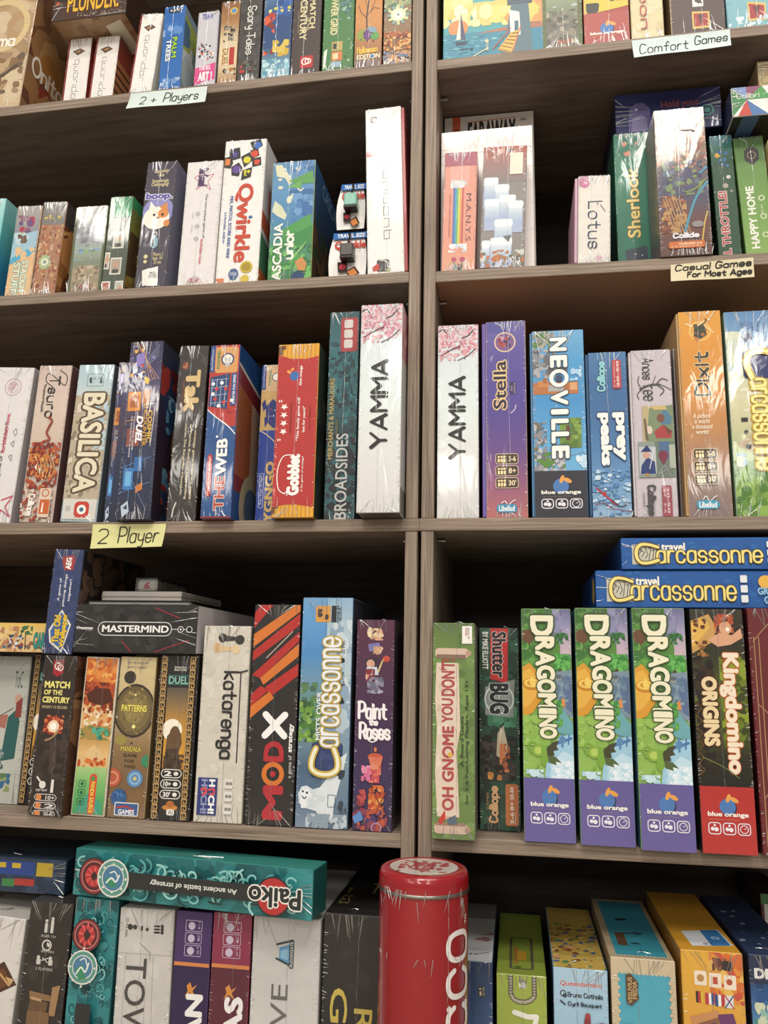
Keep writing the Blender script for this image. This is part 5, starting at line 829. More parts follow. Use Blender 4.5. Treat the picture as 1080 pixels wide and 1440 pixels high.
panda = game_box('bright orange and green dinosaur game box with white edges', (121.5, 924), (168.6, 924), (97.2, 1156), (4, 'l'), d=.19, col='dcd0b8', side='b8a88c', group=G4L,
    art=[R(.03, .005, .97, .99, 'e0b070'), G(.03, .005, .97, .25, 'd87c2c', 'c85a24', 'a84820'), N(.05, .01, .97, .17, 'e08a3c d87430 c8642c f0a850', 26, 3, .08, .2), N(.03, .16, .97, .36, '8a3418 a84420 6a2814 b8502a', 26, 4, .08, .2), P('54281a', (.1, .24), (.4, .2), (.8, .2), (.97, .28), (.6, .31), (.2, .29)), N(.1, .33, .95, .44, 'e8d0a8 e0a868 f0e0c0 c8642c', 26, 5, .06, .13), N(.03, .44, .97, .54, '6a7a3c 8a8a44 a88a48', 16, 6, .1, .2), N(.4, .45, .9, .53, '3a9a80 4ab090 2f7a68', 14, 7, .05, .1), G(.03, .53, .97, .7, 'c89a54', 'e0b878', 'd8b878'), P('e0bc84', (.2, .62), (.5, .56), (.8, .62), (.5, .68)), N(.05, .64, .9, .7, 'd87430 e0943c b84c20', 14, 8, .05, .1), G(.03, .7, .97, .99, 'a8c880', '7ab86a', '5aa860', '48985a'), P('3aa080', (.1, .98), (.5, .85), (.9, .92), (.9, .985)), RR(.48, .74, .7, .99, 'd84a2c', .1), T('PANDA SAURUS', .53, .79, .65, .98, 'e8d84a', 'd', b=.03), E(.58, .77, .06, '3a9a50')]+[x for i in range(3) for x in (RO(.16, .785+.055*i, .36, .825+.055*i, '2f6a44', .02, .04), E(.26, .805+.055*i, .05, '2f6a44'))])
patt = game_box('tan box with dark round stone disc and small flower tokens', (170, 923.6), (221.5, 924), (148.6, 1158.5), (4, 'l'), d=.19, col='b8a478', side='8a6c48', group=G4L,
    art=[G(0, 0, 1, 1, 'd0bc8c', 'c8b484', 'b09468', '8a6c48', '7a5c3c', '8a6844'), T('TREVOR BENJAMIN', .18, .03, .78, .045, '4a3c28', b=.01), T('BRETT J. GILBERT', .2, .06, .76, .075, '4a3c28', b=.01), E(.3, .13, .17, '3a342c'), E(.5, .34, .58, '3a3028', 1.2), E(.5, .34, .53, '6a5a38', 1.2), E(.5, .34, .44, '7c6a40', 1.2), E(.5, .34, .28, '94804c', 1.2), N(.2, .18, .8, .5, '8a7848 6a5c38 a08a54', 26, 3, .03, .08), T('PATTERNS', .14, .305, .84, .345, 'e8d860', o='4a3c20', ow=.03, b=.04), E(.52, .44, .05, 'f0e890'), E(.5, .24, .03, 'e8e0a0'), E(.2, .53, .16, '9a8c48', .8), T('A', .46, .535, .54, .55, '3a3020', b=.01), T('MANDALA', .22, .565, .78, .595, 'd8c850', o='4a3c20', ow=.03, b=.02), T('GAME', .3, .61, .68, .63, '3a3020', b=.01), T('FOR', .36, .645, .62, .663, '3a3020', b=.01), T('TWO', .34, .68, .66, .698, '3a3020', b=.01), E(.06, .76, .24, 'b8583c'), O(.06, .76, .14, .05, 'd88a68'), E(.68, .76, .22, '5a8ab8'), O(.68, .76, .13, .05, '8ab4d4'), E(.68, .76, .05, 'd8c870'), E(.98, .65, .16, '3a8a60'), E(.28, .88, .22, '2f5a90'), N(.1, .84, .45, .92, '4a7ab0 24487c', 10, 4, .03, .06), RO(.2, .91, .84, .985, 'd0d4dc', .03, .02), R(.22, .915, .82, .98, '3a5a90'), L(.04, 'b83a34', (.25, .94), (.5, .93), (.7, .95)), T('GAMES', .3, .95, .74, .978, 'f0ecec', b=.03)])
duelR = game_box('black box with gold key pattern borders and a sunset portrait', (225.5, 921.7), (281.5, 921), (210, 1158.5), (4, 'l'), d=.19, col='2a2826', side='1f1d1c', group=G4L, art=duel(), trim=.0015, amt=.8)
topz = max(panda['top'], patt['top'], duelR['top'])
game_box('ivory box with black and white pawns and hooked lettering', (287.5, 881), (354, 879.6), (268.3, 1162), (4, 'l'), d=.19, col='cfc8ba', side='b0a898', group=G4L, amt=1.2,
    art=[N(0, 0, 1, 1, 'd2cbbe c9c2b4 d6d0c4', 30, 2, .06, .2), E(.4, .06, .09, '3a3632', 1), P('3a3632', (.4, .045), (.7, .055), (.7, .075), (.4, .08)), E(.78, .07, .1, '3a3632'), R(.36, .04, .44, .085, '3a3632'), E(.3, .11, .09, 'd8b88c'), P('d8b88c', (.3, .1), (.62, .11), (.62, .13), (.3, .135)), E(.7, .12, .09, 'e0c49c'), P('c8a478', (.25, .09), (.34, .09), (.34, .14), (.25, .14)), L(.025, '2c2a28', (.84, .235), (.84, .7)), S('katarenga', .4, .24, .8, .68, '2c2a28', 'd', .055, nib=(.7, .6)), LS(.03, '2c2a28', (.84, .24), (.98, .23)), R(.06, .78, .47, .965, '2c3a78'), T('HUCH!', .3, .79, .42, .955, 'f0f0f0', 'd', b=.05), T('HUCH!', .14, .79, .26, .955, '8a90b8', 'd', b=.05), R(.27, .825, .43, .86, '2c3a78'), LS(.05, 'd84a54', (.14, .84), (.22, .835), (.24, .85), (.18, .865)), LS(.04, 'd84a54', (.3, .84), (.4, .835), (.4, .86), (.32, .86))]+[x for i in range(3) for x in (RR(.62, .78+.063*i, .8, .83+.063*i, 'dcd8d0', .04), E(.68, .805+.063*i, .035, '8a867e'), E(.75, .805+.063*i, .035, '8a867e'))])
stripes = []
for i, c in enumerate(('b82c28', 'd8742c', 'b82c28', '2a2624', 'b82c28', 'd8742c')):
    o_ = -.04+.083*i; stripes.append(P(c, (.06, o_+.22), (.06, o_+.285), (1, o_+.035), (1, o_-.03)))
game_box('black strategy box with diagonal red and orange stripes', (358.3, 850.6), (424, 849.6), (340.8, 1165), (4, 'l'), d=.2, col='2c2826', side='2c2826', group=G4L, amt=1.2,
    art=[P('b82c28', (0, .04), (.12, 0), (.4, 0), (0, .11)), P('d8742c', (0, .2), (.0, .14), (.9, 0), (1, 0), (1, .03)), P('b82c28', (0, .13), (0, .2), (.98, .03), (1, .01), (.75, .015)) if 0 else P('b82c28', (0, .22), (1, .04), (1, .095), (0, .265)), P('b82c28', (.0, .355), (1, .15), (1, .2), (.05, .375)) if 0 else P('b82c28', (.0, .33), (1, .125), (1, .17), (.18, .345)), P('d8742c', (.18, .345), (1, .18), (1, .24), (.26, .375)), P('b82c28', (.3, .385), (1, .275), (1, .33), (.42, .43)), P('b82c28', (0, .42), (.2, .38), (.38, .4), (0, .475)), P('d8742c', (0, .475), (.4, .405), (.5, .435), (0, .53)),
         T('CRYPTOZOIC', .3, .2, .5, .215, 'e8d8c8', 'h') if 0 else L(.02, 'c8b0a0', (.3, .25), (.85, .125)), L(.14, 'f4f2f0', (.34, .51), (.76, .605)), L(.14, 'f4f2f0', (.76, .51), (.34, .605)), T('D', .36, .635, .74, .715, 'b82c34', 'u', b=.05), O(.55, .775, .19, .1, 'd8742c'), E(.55, .775, .06, 'b82c34'), L(.1, 'b82c34', (.74, .95), (.38, .92), (.66, .9), (.38, .87), (.74, .845)) if 0 else T('M', .38, .835, .76, .965, 'b82c34', 'u', b=.05), T('a game of', .86, .69, .96, .79, 'd8d4d0', 'u'), T('strategy', .86, .55, .96, .675, 'f0ece8', 'u', b=.04)])
game_box('tall misty blue box with a white ghost and yellow storybook letters', (426, 840.8), (497.7, 840), (413.8, 1167.7), (4, 'l'), d=.22, col='5a84a8', side='3a3c48', group=G4L, right='4a4c58', trim=.001,
    art=[G(0, 0, 1, 1, '6aa0d0', '5a98d0', '4a8cc8', '6a94b0', '5a8a68', '6a8a9a', '4a6480', '5a7290', '7a8ca0'), G(.5, 0, 1, 1, '8ab0cc', 'b0c4d0', 'a0b8c8', '8aa4b8', '7a98ac', '6a8298', '5a7490'), N(.55, .1, 1, .6, 'b0c4d0 98b0c4 c8d4dc 8aa4bc', 26, 3, .06, .2, 2), N(0, .38, .35, .46, '4a6a58 5a8050', 8, 4, .06, .14), N(0, .46, .4, .64, '6a9a3c 4a7a34 8ab050 3a5c34', 24, 5, .06, .14), RR(.26, .035, .56, .11, 'd89848', .03), N(.3, .05, .52, .1, '3a3430 5a4434', 8, 6, .03, .06), R(.58, .035, .68, .11, '2c2c34'), T('HANS IM\nGLUCK', .69, .035, .78, .11, '2c3444', 'u', b=.03),
         T('MISTS OVER', .34, .42, .44, .63, 'e8ecf0', 'u', o='5a7088', ow=.03, b=.02), RR(.27, .64, .88, .79, '34406e', .06), N(.3, .65, .85, .78, '3c4a7c 2c3660', 10, 8, .05, .1), T('1-5', .8, .33, .86, .39, '24304a', 'u'), E(.83, .28, .045, '1f2430'), T('35 Min.', .8, .19, .87, .25, '24304a', 'u'), E(.83, .45, .03, '1f2430'), R(.78, .455, .88, .47, '1f2430'), N(.76, .37, .88, .41, '24304a', 5, 9, .02, .03), 
         P('d8e0e4', (.06, .9), (.04, .86), (.1, .83), (.2, .825), (.32, .84), (.46, .83), (.7, .76), (.85, .7), (.97, .68), (.9, .76), (.82, .83), (.74, .9), (.72, .97), (.5, .98), (.4, .93), (.2, .92)), N(.1, .84, .6, .92, 'e4eaee ccd6dc', 10, 10, .06, .12), E(.13, .85, .02, '1f2430'), E(.21, .855, .022, '1f2430'), LS(.02, '1f2430', (.12, .87), (.16, .88), (.2, .872)), N(.78, .74, .96, .8, '34404c', 5, 11, .03, .08), N(.8, .87, .98, .98, '34404c 4a5c6c', 10, 12, .03, .08), RO(.62, .86, .76, .91, '5a6a7c', .012, .01), N(.2, .94, 1, 1, 'b8c4cc 8a9cac', 16, 13, .06, .14),
         S('arcassonne', .46, .18, .78, .655, 'e8ecf0', 'u', .055, nib=(.8, .6), o='c8a838', ow=.022), S('C', .28, .665, .8, .775, 'f0ecd0', 'u', .07, nib=(.8, .6), o='c8a838', ow=.03)])
game_box('plum purple box with white brush title between tiny painted figures', (501.8, 872.5), (556, 870.4), (497.2, 1169), (4, 'l'), d=.2, col='4a2f4c', side='3a2c44', right='4a4450', group=G4L, amt=1.1, trim=.001,
    art=[G(0, 0, 1, 1, '5a2c42', '522c46', '4a2c4a', '432e52', '3c3058', '352c54'), N(.25, .04, .7, .1, 'e0c8a0 d8a888 c89a78', 10, 2, .05, .1), E(.34, .06, .07, 'e8d4b0', 2), E(.62, .075, .1, 'e0c4a0', .6), P('7a78b0', (.3, .12), (.6, .11), (.66, .15), (.34, .155)), N(.45, .13, .72, .17, 'd8b090 c89a7a', 8, 3, .05, .1), N(.2, .19, .6, .23, '2a2430 3a3040', 10, 4, .06, .1), E(.38, .215, .11, 'd8a48c'), P('c8d0e0', (.28, .23), (.55, .23), (.6, .27), (.26, .27)), E(.8, .19, .1, 'c84a3c', .8), P('d8c080', (.68, .2), (.74, .19), (.6, .26), (.56, .255)), N(.25, .24, .5, .3, '8a3034 d8a48c 5a2430', 10, 5, .05, .1), N(.3, .28, .75, .36, '8a88a0 a8a4b8 6a6880', 18, 6, .06, .13),
         S('Paint', .1, .4, .82, .48, 'f4eef0', 'h', .085, nib=(.6, .6)), S('the', .38, .482, .6, .51, 'f4eef0', 'h', .04), S('Roses', .14, .5, .92, .575, 'f4eef0', 'h', .085, nib=(.6, .6)), LS(.03, 'f4eef0', (.3, .57), (.45, .59), (.6, .58)), E(.56, .66, .2, 'c8583c', .5), P('d8785c', (.38, .66), (.76, .66), (.68, .72), (.46, .72)), E(.56, .625, .04, 'd8784c', 1.5), P('c84a54', (.48, .72), (.68, .72), (.68, .78), (.46, .78)), N(.4, .66, .72, .78, 'e08a6c c85a44 d86a5c', 14, 8, .04, .09), N(.2, .7, .45, .78, 'd86a90 e08aa8', 10, 9, .06, .11), N(.4, .79, .8, .92, 'd87838 c85a2c e09a50 b8442c', 30, 10, .06, .14), N(.1, .8, .4, .92, 'b84a4c 8a3440', 10, 11, .05, .1), N(.0, .9, .9, 1, '6a2c48 b8503c 4a3468 8a3c50', 22, 12, .08, .16), P('5a8ac8', (.0, .94), (.2, .91), (.28, .95), (.06, .97)), L(.03, '8a3a2c', (.45, .8), (.85, .92)), L(.03, '8a3a2c', (.85, .82), (.6, .92)), O(.62, .985, .12, .03, 'a88ab0')])

# ---- things lying on top of the fourth-shelf boxes
game_box('yellow picture box of beach camels and palms lying at the far left', (-62, 844), (61.5, 879), (-62, 893), None, Y=.015, d=.12, col='d8b468', side='8a6a44', bottom='6a5040', wrapped=0, on=max(g_left['top'], motc['top'], duelL['top'])+.0012, vert=False, snap=.4, lean=0, yaw=.10, roof=.034, group=G4L,
    art=[G(0, 0, 1, 1, 'e0b858', 'dcc07c', 'd8b880'), N(0, .5, 1, 1, 'c89a6a 8a5a44 d8b080 5a6a7a b87858', 40, 3, .02, .05), N(.5, .1, .72, .9, 'd8a878 b07c54 e0c090', 16, 4, .02, .05), L(.012, '6a4a34', (.8, .9), (.79, .3)), N(.74, .08, .86, .4, '3a6a4a 2f5a40 4a7a54', 10, 5, .015, .035, .6), N(.62, .4, .78, .9, '3a4a6a 8a3a34 c8d0d4 6a4a3c', 16, 6, .015, .03), T('CAR', .88, .35, .99, .85, '2f8a80', o='1f5a58', ow=.03, b=.05)])
tow = game_box('navy box with yellow diamond title standing on end atop the row', (77.5, 772), (119, 773), (58.6, 917), None, d=.16, Y=.0, col='34406a', side='2c2a30', on=max(motc['top'], panda['top'])+.0008, right='2c2826', group=G4L, snap=.005,
    art=[N(0, 0, 1, 1, '36426e 303c64 3c4874', 16, 2, .1, .3), P('a8383c', (.28, .07), (.7, .05), (.76, .11), (.7, .2), (.4, .2), (.32, .14)), T('AEG', .44, .08, .62, .19, 'f0ece8', 'u', b=.05), T('A game of', .28, .28, .38, .5, 'e0e0e8', 'u', b=.02), T('piecing things', .46, .24, .56, .55, 'e0e0e8', 'u', b=.02), T('together!', .64, .29, .74, .5, 'e0e0e8', 'u', b=.02), P('e0dcd0', (.5, .58), (.88, .72), (.66, .99), (.2, .9), (.12, .78)), P('3a64a8', (.5, .605), (.82, .73), (.64, .965), (.25, .88), (.18, .79)), T('That Old', .28, .64, .5, .9, 'e8c038', 'u', o='3a2c14', ow=.04, b=.05), T('Wallpaper', .54, .62, .76, .94, 'e8c038', 'u', o='3a2c14', ow=.04, b=.05)],
    rart=[N(0, 0, 1, 1, '4a3c34 3a302c 5a4438 2c2624 6a5040', 40, 3, .05, .14)])
mm = game_box('wide black box with white outlined capitals lying across three boxes', (107.5, 853.7), (279.6, 847), (104.5, 918), None, Y=-.004, d=.2, col='2a2827', side='dcd6d2', top='4a4644', wrapped=1, on=topz+.0008, vert=False, snap=.05, group=G4L, amt=.8, right='d4ccd0',
    art=[N(0, 0, 1, 1, '302e2d 262423 383534', 20, 2, .04, .1), N(.1, .12, .95, .95, '1f1d1c 343130', 14, 5, .02, .05), RO(.195, .36, .8, .64, 'dcdad6', .006, .05), T('MASTERMIND', .23, .43, .775, .57, 'ecebe8', b=.03), L(.005, 'dcdad6', (.8, .5), (.85, .5)), O(.875, .5, .022, .005, 'dcdad6'), L(.005, 'dcdad6', (.9, .5), (.92, .5)), O(.945, .5, .022, .005, 'dcdad6'), E(.875, .5, .008, 'dcdad6'), T('Pressman', .02, .46, .15, .52, 'd8d4d0', b=.05), T('TOY', .09, .53, .15, .56, 'b8b4b0'), L(.005, 'b8303c', (.66, .06), (.86, .26)), L(.005, 'b8303c', (.4, .76), (.48, .98)), L(.005, 'b8303c', (.67, .98), (.95, .72))])
def slab(name, label, cat, p0, p1, py_top, py_bot, z0, Y, d, mat, hx, h=None, group=None):
    A, B = unproj(p0, py_top, Y), unproj(p1, py_top, Y); H = h or (A.z-z0)
    g = Geo(); c = srgb(hx); f = {k: c for k in ('front', 'back', 'left', 'right', 'top', 'bottom', 'edge')}
    W = B.x-A.x; rounded_box(g, -W/2, W/2, 0, d, 0, H, .001, f)
    o = tag(g.build(name, mat, None, ((A.x+B.x)/2, Y, z0)), label, cat, group); return o, W, H, z0+H
o, W_, H_, z1 = slab('plastic_tray', 'low clear plastic tray resting on the black capitals box', 'tray', 119, 269, 841, 848, mm['top']+.0006, .012, .12, M_CLEAR, 'ffffff', .0055)
g = Geo(); f = {k: srgb('c8c4bc') for k in ('front', 'back', 'left', 'right', 'top', 'bottom', 'edge')}
rounded_box(g, -W_/2+.004, W_/2-.004, .004, .112, .001, .0035, .0005, f); g.build('tray_insert', M_CARD, o)
o, W_, H_, z2 = slab('card_box', 'flat pale grey box stacked on the clear plastic tray', 'box', 144, 256, 827, 841, z1+.0006, .03, .13, M_CARD, 'a8a098', .0115)
g = Geo(); f = {k: srgb('8a827a') for k in ('front', 'back', 'left', 'right', 'top', 'bottom', 'edge')}
rounded_box(g, -W_/2-.0003, W_/2+.0003, -.0006, .1302, .0045, .0062, .0003, f); g.build('lid_seam', M_CARD, o)
o, W_, H_, z3 = slab('dice_case', 'clear case of white dice with red marks atop the pale grey box', 'dice case', 191, 222, 809.5, 827, z2+.0006, .035, .1, M_CLEAR, 'ffffff', .0165)
for i in range(4):
    g = Geo(); f = {k: srgb('e0dcd6') for k in ('front', 'back', 'left', 'right', 'top', 'bottom', 'edge')}
    rounded_box(g, -W_/2+.0015, W_/2-.0015, .0015+.024*i, .0215+.024*i, .0008, H_-.0025, .0028, f)
    F = Face(g, (-W_/2+.004, .0015+.024*i, H_-.004), (1, 0, 0), (0, 0, 1), W_-.008, H_-.006)
    paint(F, [L(.12, 'c84a50', (.62, .2), (.4, .5), (.66, .62)), L(.1, 'c84a50', (.36, .72), (.66, .78))])
    g.build('die', M_CARD, o)

# ================================================================ fourth shelf, right
gn = game_box('green box with a parchment scroll title hanging over the shelf edge', (607, 876), (666.2, 876), (605.5, 1183), (4, 'r'), d=.2, Y=-.014, col='6a8448', side='7a8068', right='8a8878', top='5c7040', group=G4R, lean=0, trim=.0005,
    art=[N(0, 0, 1, 1, '6a8448 72904c 5f7840 789450', 40, 2, .1, .3), G(0, 0, 1, .16, '5c7440', '66803f', '6e8a4a'), T('GAME', .62, .05, .68, .12, '3a4a2c', 'u'), P('dcc8b4', (.08, .19), (.62, .19), (.66, .5), (.58, .6), (.64, .9), (.12, .9), (.06, .7), (.1, .5), (.05, .36)), N(.1, .2, .6, .9, 'dccab8 e4d4c4 d0baa6', 20, 3, .06, .16), RR(.05, .12, .86, .165, 'd4b8a4', .08), RR(.08, .15, .8, .17, '8a6a5a', .03), E(.86, .143, .07, 'b89480', 1), RR(.05, .93, .84, .975, 'cbb09c', .08), RR(.08, .925, .8, .94, '9a7a68', .03), E(.84, .955, .07, 'b08c78'),
         T('OH GNOME', .24, .49, .5, .87, 'b0484a', 'u', b=.035), T('YOU', .22, .36, .48, .47, 'b0484a', 'u', b=.03), T("DON'T!", .2, .175, .52, .345, 'b0484a', 'u', b=.03), T('A Board Game', .66, .44, .74, .67, '34402c', 'u', b=.015), T('for 2-6 Fun-Loving Players, Ages 13+', .78, .27, .87, .84, '34402c', 'u', b=.015), P('c83c34', (.14, .92), (.3, .87), (.32, .91), (.2, .935)), E(.36, .905, .05, 'd8a890'), P('5a6a7a', (.34, .91), (.55, .89), (.6, .93), (.38, .935)), E(.42, .62, .06, 'd8b050')],
    tart=[N(0, 0, 1, 1, '6a8448 5c7040', 8, 2, .2, .4)])
g = Geo(); st = {k: srgb('ece8e2') for k in ('front', 'back', 'left', 'right', 'top', 'bottom', 'edge')}
sx = gn['W']*.2; rounded_box(g, sx, sx+gn['W']*.24, -.0012, -.0007, gn['H']*.9, gn['H']*.985, .0002, st)
F = Face(g, (sx, -.0012, gn['H']*.985), (1, 0, 0), (0, 0, 1), gn['W']*.24, gn['H']*.085); F.k = 2
paint(F, [T('Family', .3, .1, .5, .55, 'b83a44', 'd', b=.02), T('Games 29', .55, .1, .75, .7, '5a5654', 'd')])
tag(g.build('price_sticker', M_PAPER, gn['o']), 'white paper price sticker')
game_box('dark forest box with red banner title set back from the shelf edge', (673, 883), (729.5, 883), (677, 1171.7), (4, 'r'), d=.17, Y=.042, col='2a4438', side='24382e', right='6a7a30', group=G4R, lean=0,
    art=[N(0, 0, 1, 1, '2a4c3a 24402f 35604a 1f3428', 60, 2, .1, .3), N(.2, .38, .95, .5, '4a8a64 3a7454', 20, 3, .1, .2), T('BY MIKE ELLIOTT', .08, .02, .22, .21, 'e0e0d8', 'd', b=.03), P('c02c2c', (.28, .0), (.74, .0), (.72, .28), (.28, .26)), T('Shutter', .34, .02, .68, .25, '242020', 'd', o='e8c8c4', ow=.03, b=.04), P('8a928c', (.14, .3), (.9, .26), (.86, .45), (.14, .44)), O(.5, .36, .36, .04, 'd0d8d4'), L(.02, 'd0d8d4', (.5, .28), (.5, .44)), T('BUG', .28, .285, .72, .43, '242428', 'd', o='c8d0cc', ow=.03, b=.05),
         N(.02, .54, .9, .76, '2c2826 3a3430 4a4038 1f1c1a', 50, 4, .08, .2), P('b8a890', (.45, .53), (.6, .49), (.72, .6), (.6, .66), (.42, .64)), P('d8ccb4', (.52, .5), (.57, .52), (.5, .58)), N(.5, .58, .75, .72, 'a85a34 c87848 8a4a2c', 14, 5, .05, .1), N(.2, .72, .55, .76, 'b8783c d8984c', 6, 6, .04, .1), RR(.64, .775, .96, .975, 'c07040', .06), T('20-50', .76, .79, .84, .85, 'f0e0d0', 'u', b=.03), T('8+', .76, .86, .84, .9, 'f0e0d0', 'u', b=.03), T('2-6', .76, .91, .84, .965, 'f0e0d0', 'u', b=.03), T('players', .86, .91, .9, .965, 'f0e0d0', 'u'), S('Calliope', .24, .79, .48, .96, 'd8a878', 'u', .05), T('GAMES', .16, .82, .22, .9, 'c89868', 'u')])
def drag():
    return [G(0, 0, 1, .74, '4a7434', '55863a', '629440', '78a848', '8ab452', '96be58'), N(0, 0, .6, .16, '4a7a38 558a3e 3f6c30 62944a', 30, 3, .07, .15), P('8c8cae', (.62, 0), (1, 0), (1, .22), (.86, .2), (.74, .14), (.66, .07)), G(.78, 0, 1, .2, '6c6c96', '8c8ab0', 'b4a4bc', 'c8b0b8'), N(.62, .02, .84, .12, '7c7ca2 8c8cb0', 8, 2, .06, .1),
            P('6a4a32', (0, .1), (.16, .09), (.24, .12), (.2, .17), (.22, .2), (.04, .2), (.06, .15), (0, .14)), N(.0, .15, .34, .25, '4f8a3c 64a048 3f7434', 20, 4, .06, .12), N(.7, .105, .95, .155, '3a7a3c 2f6434 4a8a48', 12, 7, .03, .07), L(.025, '2f6434', (.72, .15), (.85, .12), (.95, .14)), N(.64, .2, .98, .275, '4a9a42 5cac50 3a8438 6ab85c', 34, 5, .05, .1), P('5a4030', (.74, .265), (.8, .265), (.84, .31), (.72, .31)),
            P('7a8ea0', (.62, .28), (1, .27), (1, .48), (.84, .46), (.72, .4), (.6, .36)), P('5a6e94', (.78, .3), (1, .3), (1, .46), (.88, .44)), N(.6, .29, .95, .42, '7088a0 8aa0ac 5c7890', 18, 6, .04, .08), E(.7, .305, .1, '8c9490', .7), E(.74, .3, .05, '5a6470', .8),
            P('d8982e', (0, .26), (.14, .24), (.3, .28), (.4, .34), (.38, .4), (.2, .46), (0, .48)), P('e4ae44', (0, .28), (.16, .265), (.3, .31), (.3, .38), (.12, .43), (0, .44)), E(.19, .335, .2, 'c48222', .62), E(.19, .33, .165, 'f0c458', .55), E(.19, .33, .1, 'c88e2c', .5), P('f0cc60', (.14, .33), (.18, .3), (.24, .31), (.3, .345), (.2, .35)),
            P('6aa8b0', (.6, .42), (.8, .44), (1, .5), (1, .56), (.7, .54), (.55, .5)), P('7cb04a', (.5, .42), (.66, .4), (.76, .46), (.66, .5), (.5, .5)), N(.55, .4, .8, .52, '5aa048 7ab850 3f8a48', 18, 10, .04, .09), N(.0, .47, .55, .6, '94bc54 88b24c a0c860', 20, 11, .08, .18), P('d88a4c', (.78, .4), (.84, .39), (.86, .43), (.8, .43)),
            P('9cc8e0', (.42, .74), (.46, .66), (.6, .6), (.74, .555), (1, .55), (1, .74)), P('bcdcec', (.5, .74), (.6, .66), (.8, .62), (1, .64), (1, .74)), N(.52, .66, 1, .74, 'd4e8f2 b4d8ea e4f0f6', 26, 12, .06, .12), L(.05, '4a78ae', (.66, .59), (.96, .565)), L(.05, '5a88b8', (.78, .6), (.78, .55)), L(.03, '4a78ae', (.9, .59), (.92, .55)), R(.72, .56, .84, .585, '5a88b8'),
            E(.3, .62, .13, '86ae40', .9), E(.3, .62, .08, 'b4cc60', .9), P('7aa83c', (.36, .6), (.48, .6), (.5, .66), (.42, .69), (.34, .67)), P('44442c', (.46, .61), (.58, .585), (.72, .575), (.66, .6), (.7, .615), (.6, .62), (.62, .64), (.48, .645)), P('54643a', (.48, .64), (.64, .645), (.76, .67), (.64, .665), (.66, .68), (.5, .67)), LS(.04, '7aa83c', (.16, .63), (.1, .6), (.18, .585), (.26, .595)), LS(.03, '86ae40', (.3, .68), (.24, .7), (.36, .705)), L(.012, '5a4a34', (.12, .7), (.2, .735)), N(.05, .7, .4, .735, 'a8d0dc c4e0e8', 10, 15, .05, .1),
            *[T(c, x0, v, x1, v+l_, 'ece6c8', 'd', o='3a5230', ow=.045, b=.05) for c, v, l_, x0, x1 in (('D', .035, .085, .2, .62), ('R', .128, .058, .29, .64), ('A', .19, .06, .29, .64), ('G', .255, .056, .31, .645), ('O', .315, .058, .31, .65), ('M', .378, .06, .33, .655), ('I', .446, .016, .34, .66), ('N', .47, .046, .34, .66), ('O', .52, .046, .35, .665))], O(.485, .344, .05, .02, '4a5a38'), R(0, .735, 1, 1, '645a9a')]+blueorange(.815, k=1.0, sub='a08070')
DL = ['green and purple dragon box, nearest the dark forest box', 'green and purple dragon box, middle one of the three', 'green and purple dragon box, beside the black and red caveman box']
for (tl, tr, bl), lb in zip((((732, 856), (803, 856), (741.5, 1180)), ((807, 855), (882.5, 855), (820.5, 1185)), ((887.2, 855), (962.8, 855), (905.3, 1192.7))), DL):
    yv = -.002 if tl[0] < 800 else (-.006 if tl[0] < 850 else -.016)
    dg = game_box(lb, tl, tr, bl, (4, 'r'), d=.2, Y=yv, col='6a9a48', side='3f6a84', edge='7aa060', group='three green dragon boxes', art=drag(), trim=.0012, amt=1.2, lean=0)
kd = game_box('black and red caveman box with orange lettering, right of the dragon boxes', (968.3, 856), (1044.5, 856.7), (989.5, 1198), (4, 'r'), d=.2, Y=-.016, col='2c2620', side='2a2420', group=G4R, trim=.0012, amt=1.2, lean=0,
    art=[G(0, 0, 1, .74, '3a3428', '2c281f', '3a3c1c', '5a6418', '4a5218', '2c2a1c', '1f1e18'), N(.5, .2, 1, .58, '6a7a1c 8a9a28 525c18 3c421a', 40, 2, .08, .2), N(0, .2, .4, .7, '2a2018 3a2c1c 241c14', 26, 3, .1, .2), P('c89a54', (0, .05), (.35, .02), (.5, .08), (.4, .14), (0, .19)), P('e0b050', (0, .06), (.3, .03), (.36, .08), (.2, .12), (0, .17)), N(.02, .04, .3, .15, '6a3418', 8, 4, .04, .09), N(.45, .02, .82, .1, 'b8502c a04424 c8643c', 18, 5, .05, .1), E(.66, .08, .12, 'd8a07c', 1.1), E(.7, .085, .04, 'f0ece0'), P('d8a07c', (.3, .13), (.55, .1), (.78, .11), (.95, .08), (.98, .12), (.75, .15), (.5, .16)), N(.1, .15, .7, .23, '8a5a2c a87038', 8, 6, .03, .06),
         T('Kingdomino', .5, .19, .86, .68, 'f0e0c8', 'd', o='c8642c', ow=.035, b=.05), T('ORIGINS', .16, .29, .42, .57, 'e8d0a0', 'd', o='4a2814', ow=.07, b=.06)]+[L(.02, '6a4a24', (.02+.0*i, .4+.05*i), (.12, .42+.05*i), (.04, .44+.05*i)) for i in range(6)]+[LS(.02, '6a7a3c', (.1, .62), (.5, .66), (.75, .7)), R(0, .735, 1, 1, 'b8302c')]+blueorange(.815, sub='d88a6a'))
game_box('maroon box with gold line border cut by the right edge of the photo', (1049, 855), (1118, 856), (1074.5, 1201), (4, 'r'), d=.2, Y=-.014, col='6a2428', side='4a1c20', group=G4R, trim=.001, lean=0,
    art=[L(.02, 'a8845a', (.1, .12), (.1, .97)), L(.02, 'a8845a', (.2, .12), (.2, .97)), LS(.02, 'a8845a', (.08, .14), (.25, .1), (.45, .06)), LS(.02, 'a8845a', (.1, .4), (.3, .44), (.35, .48)), LS(.02, 'a8845a', (.1, .78), (.3, .74), (.2, .82)), R(.4, .3, 1, .8, '7a2c30')])
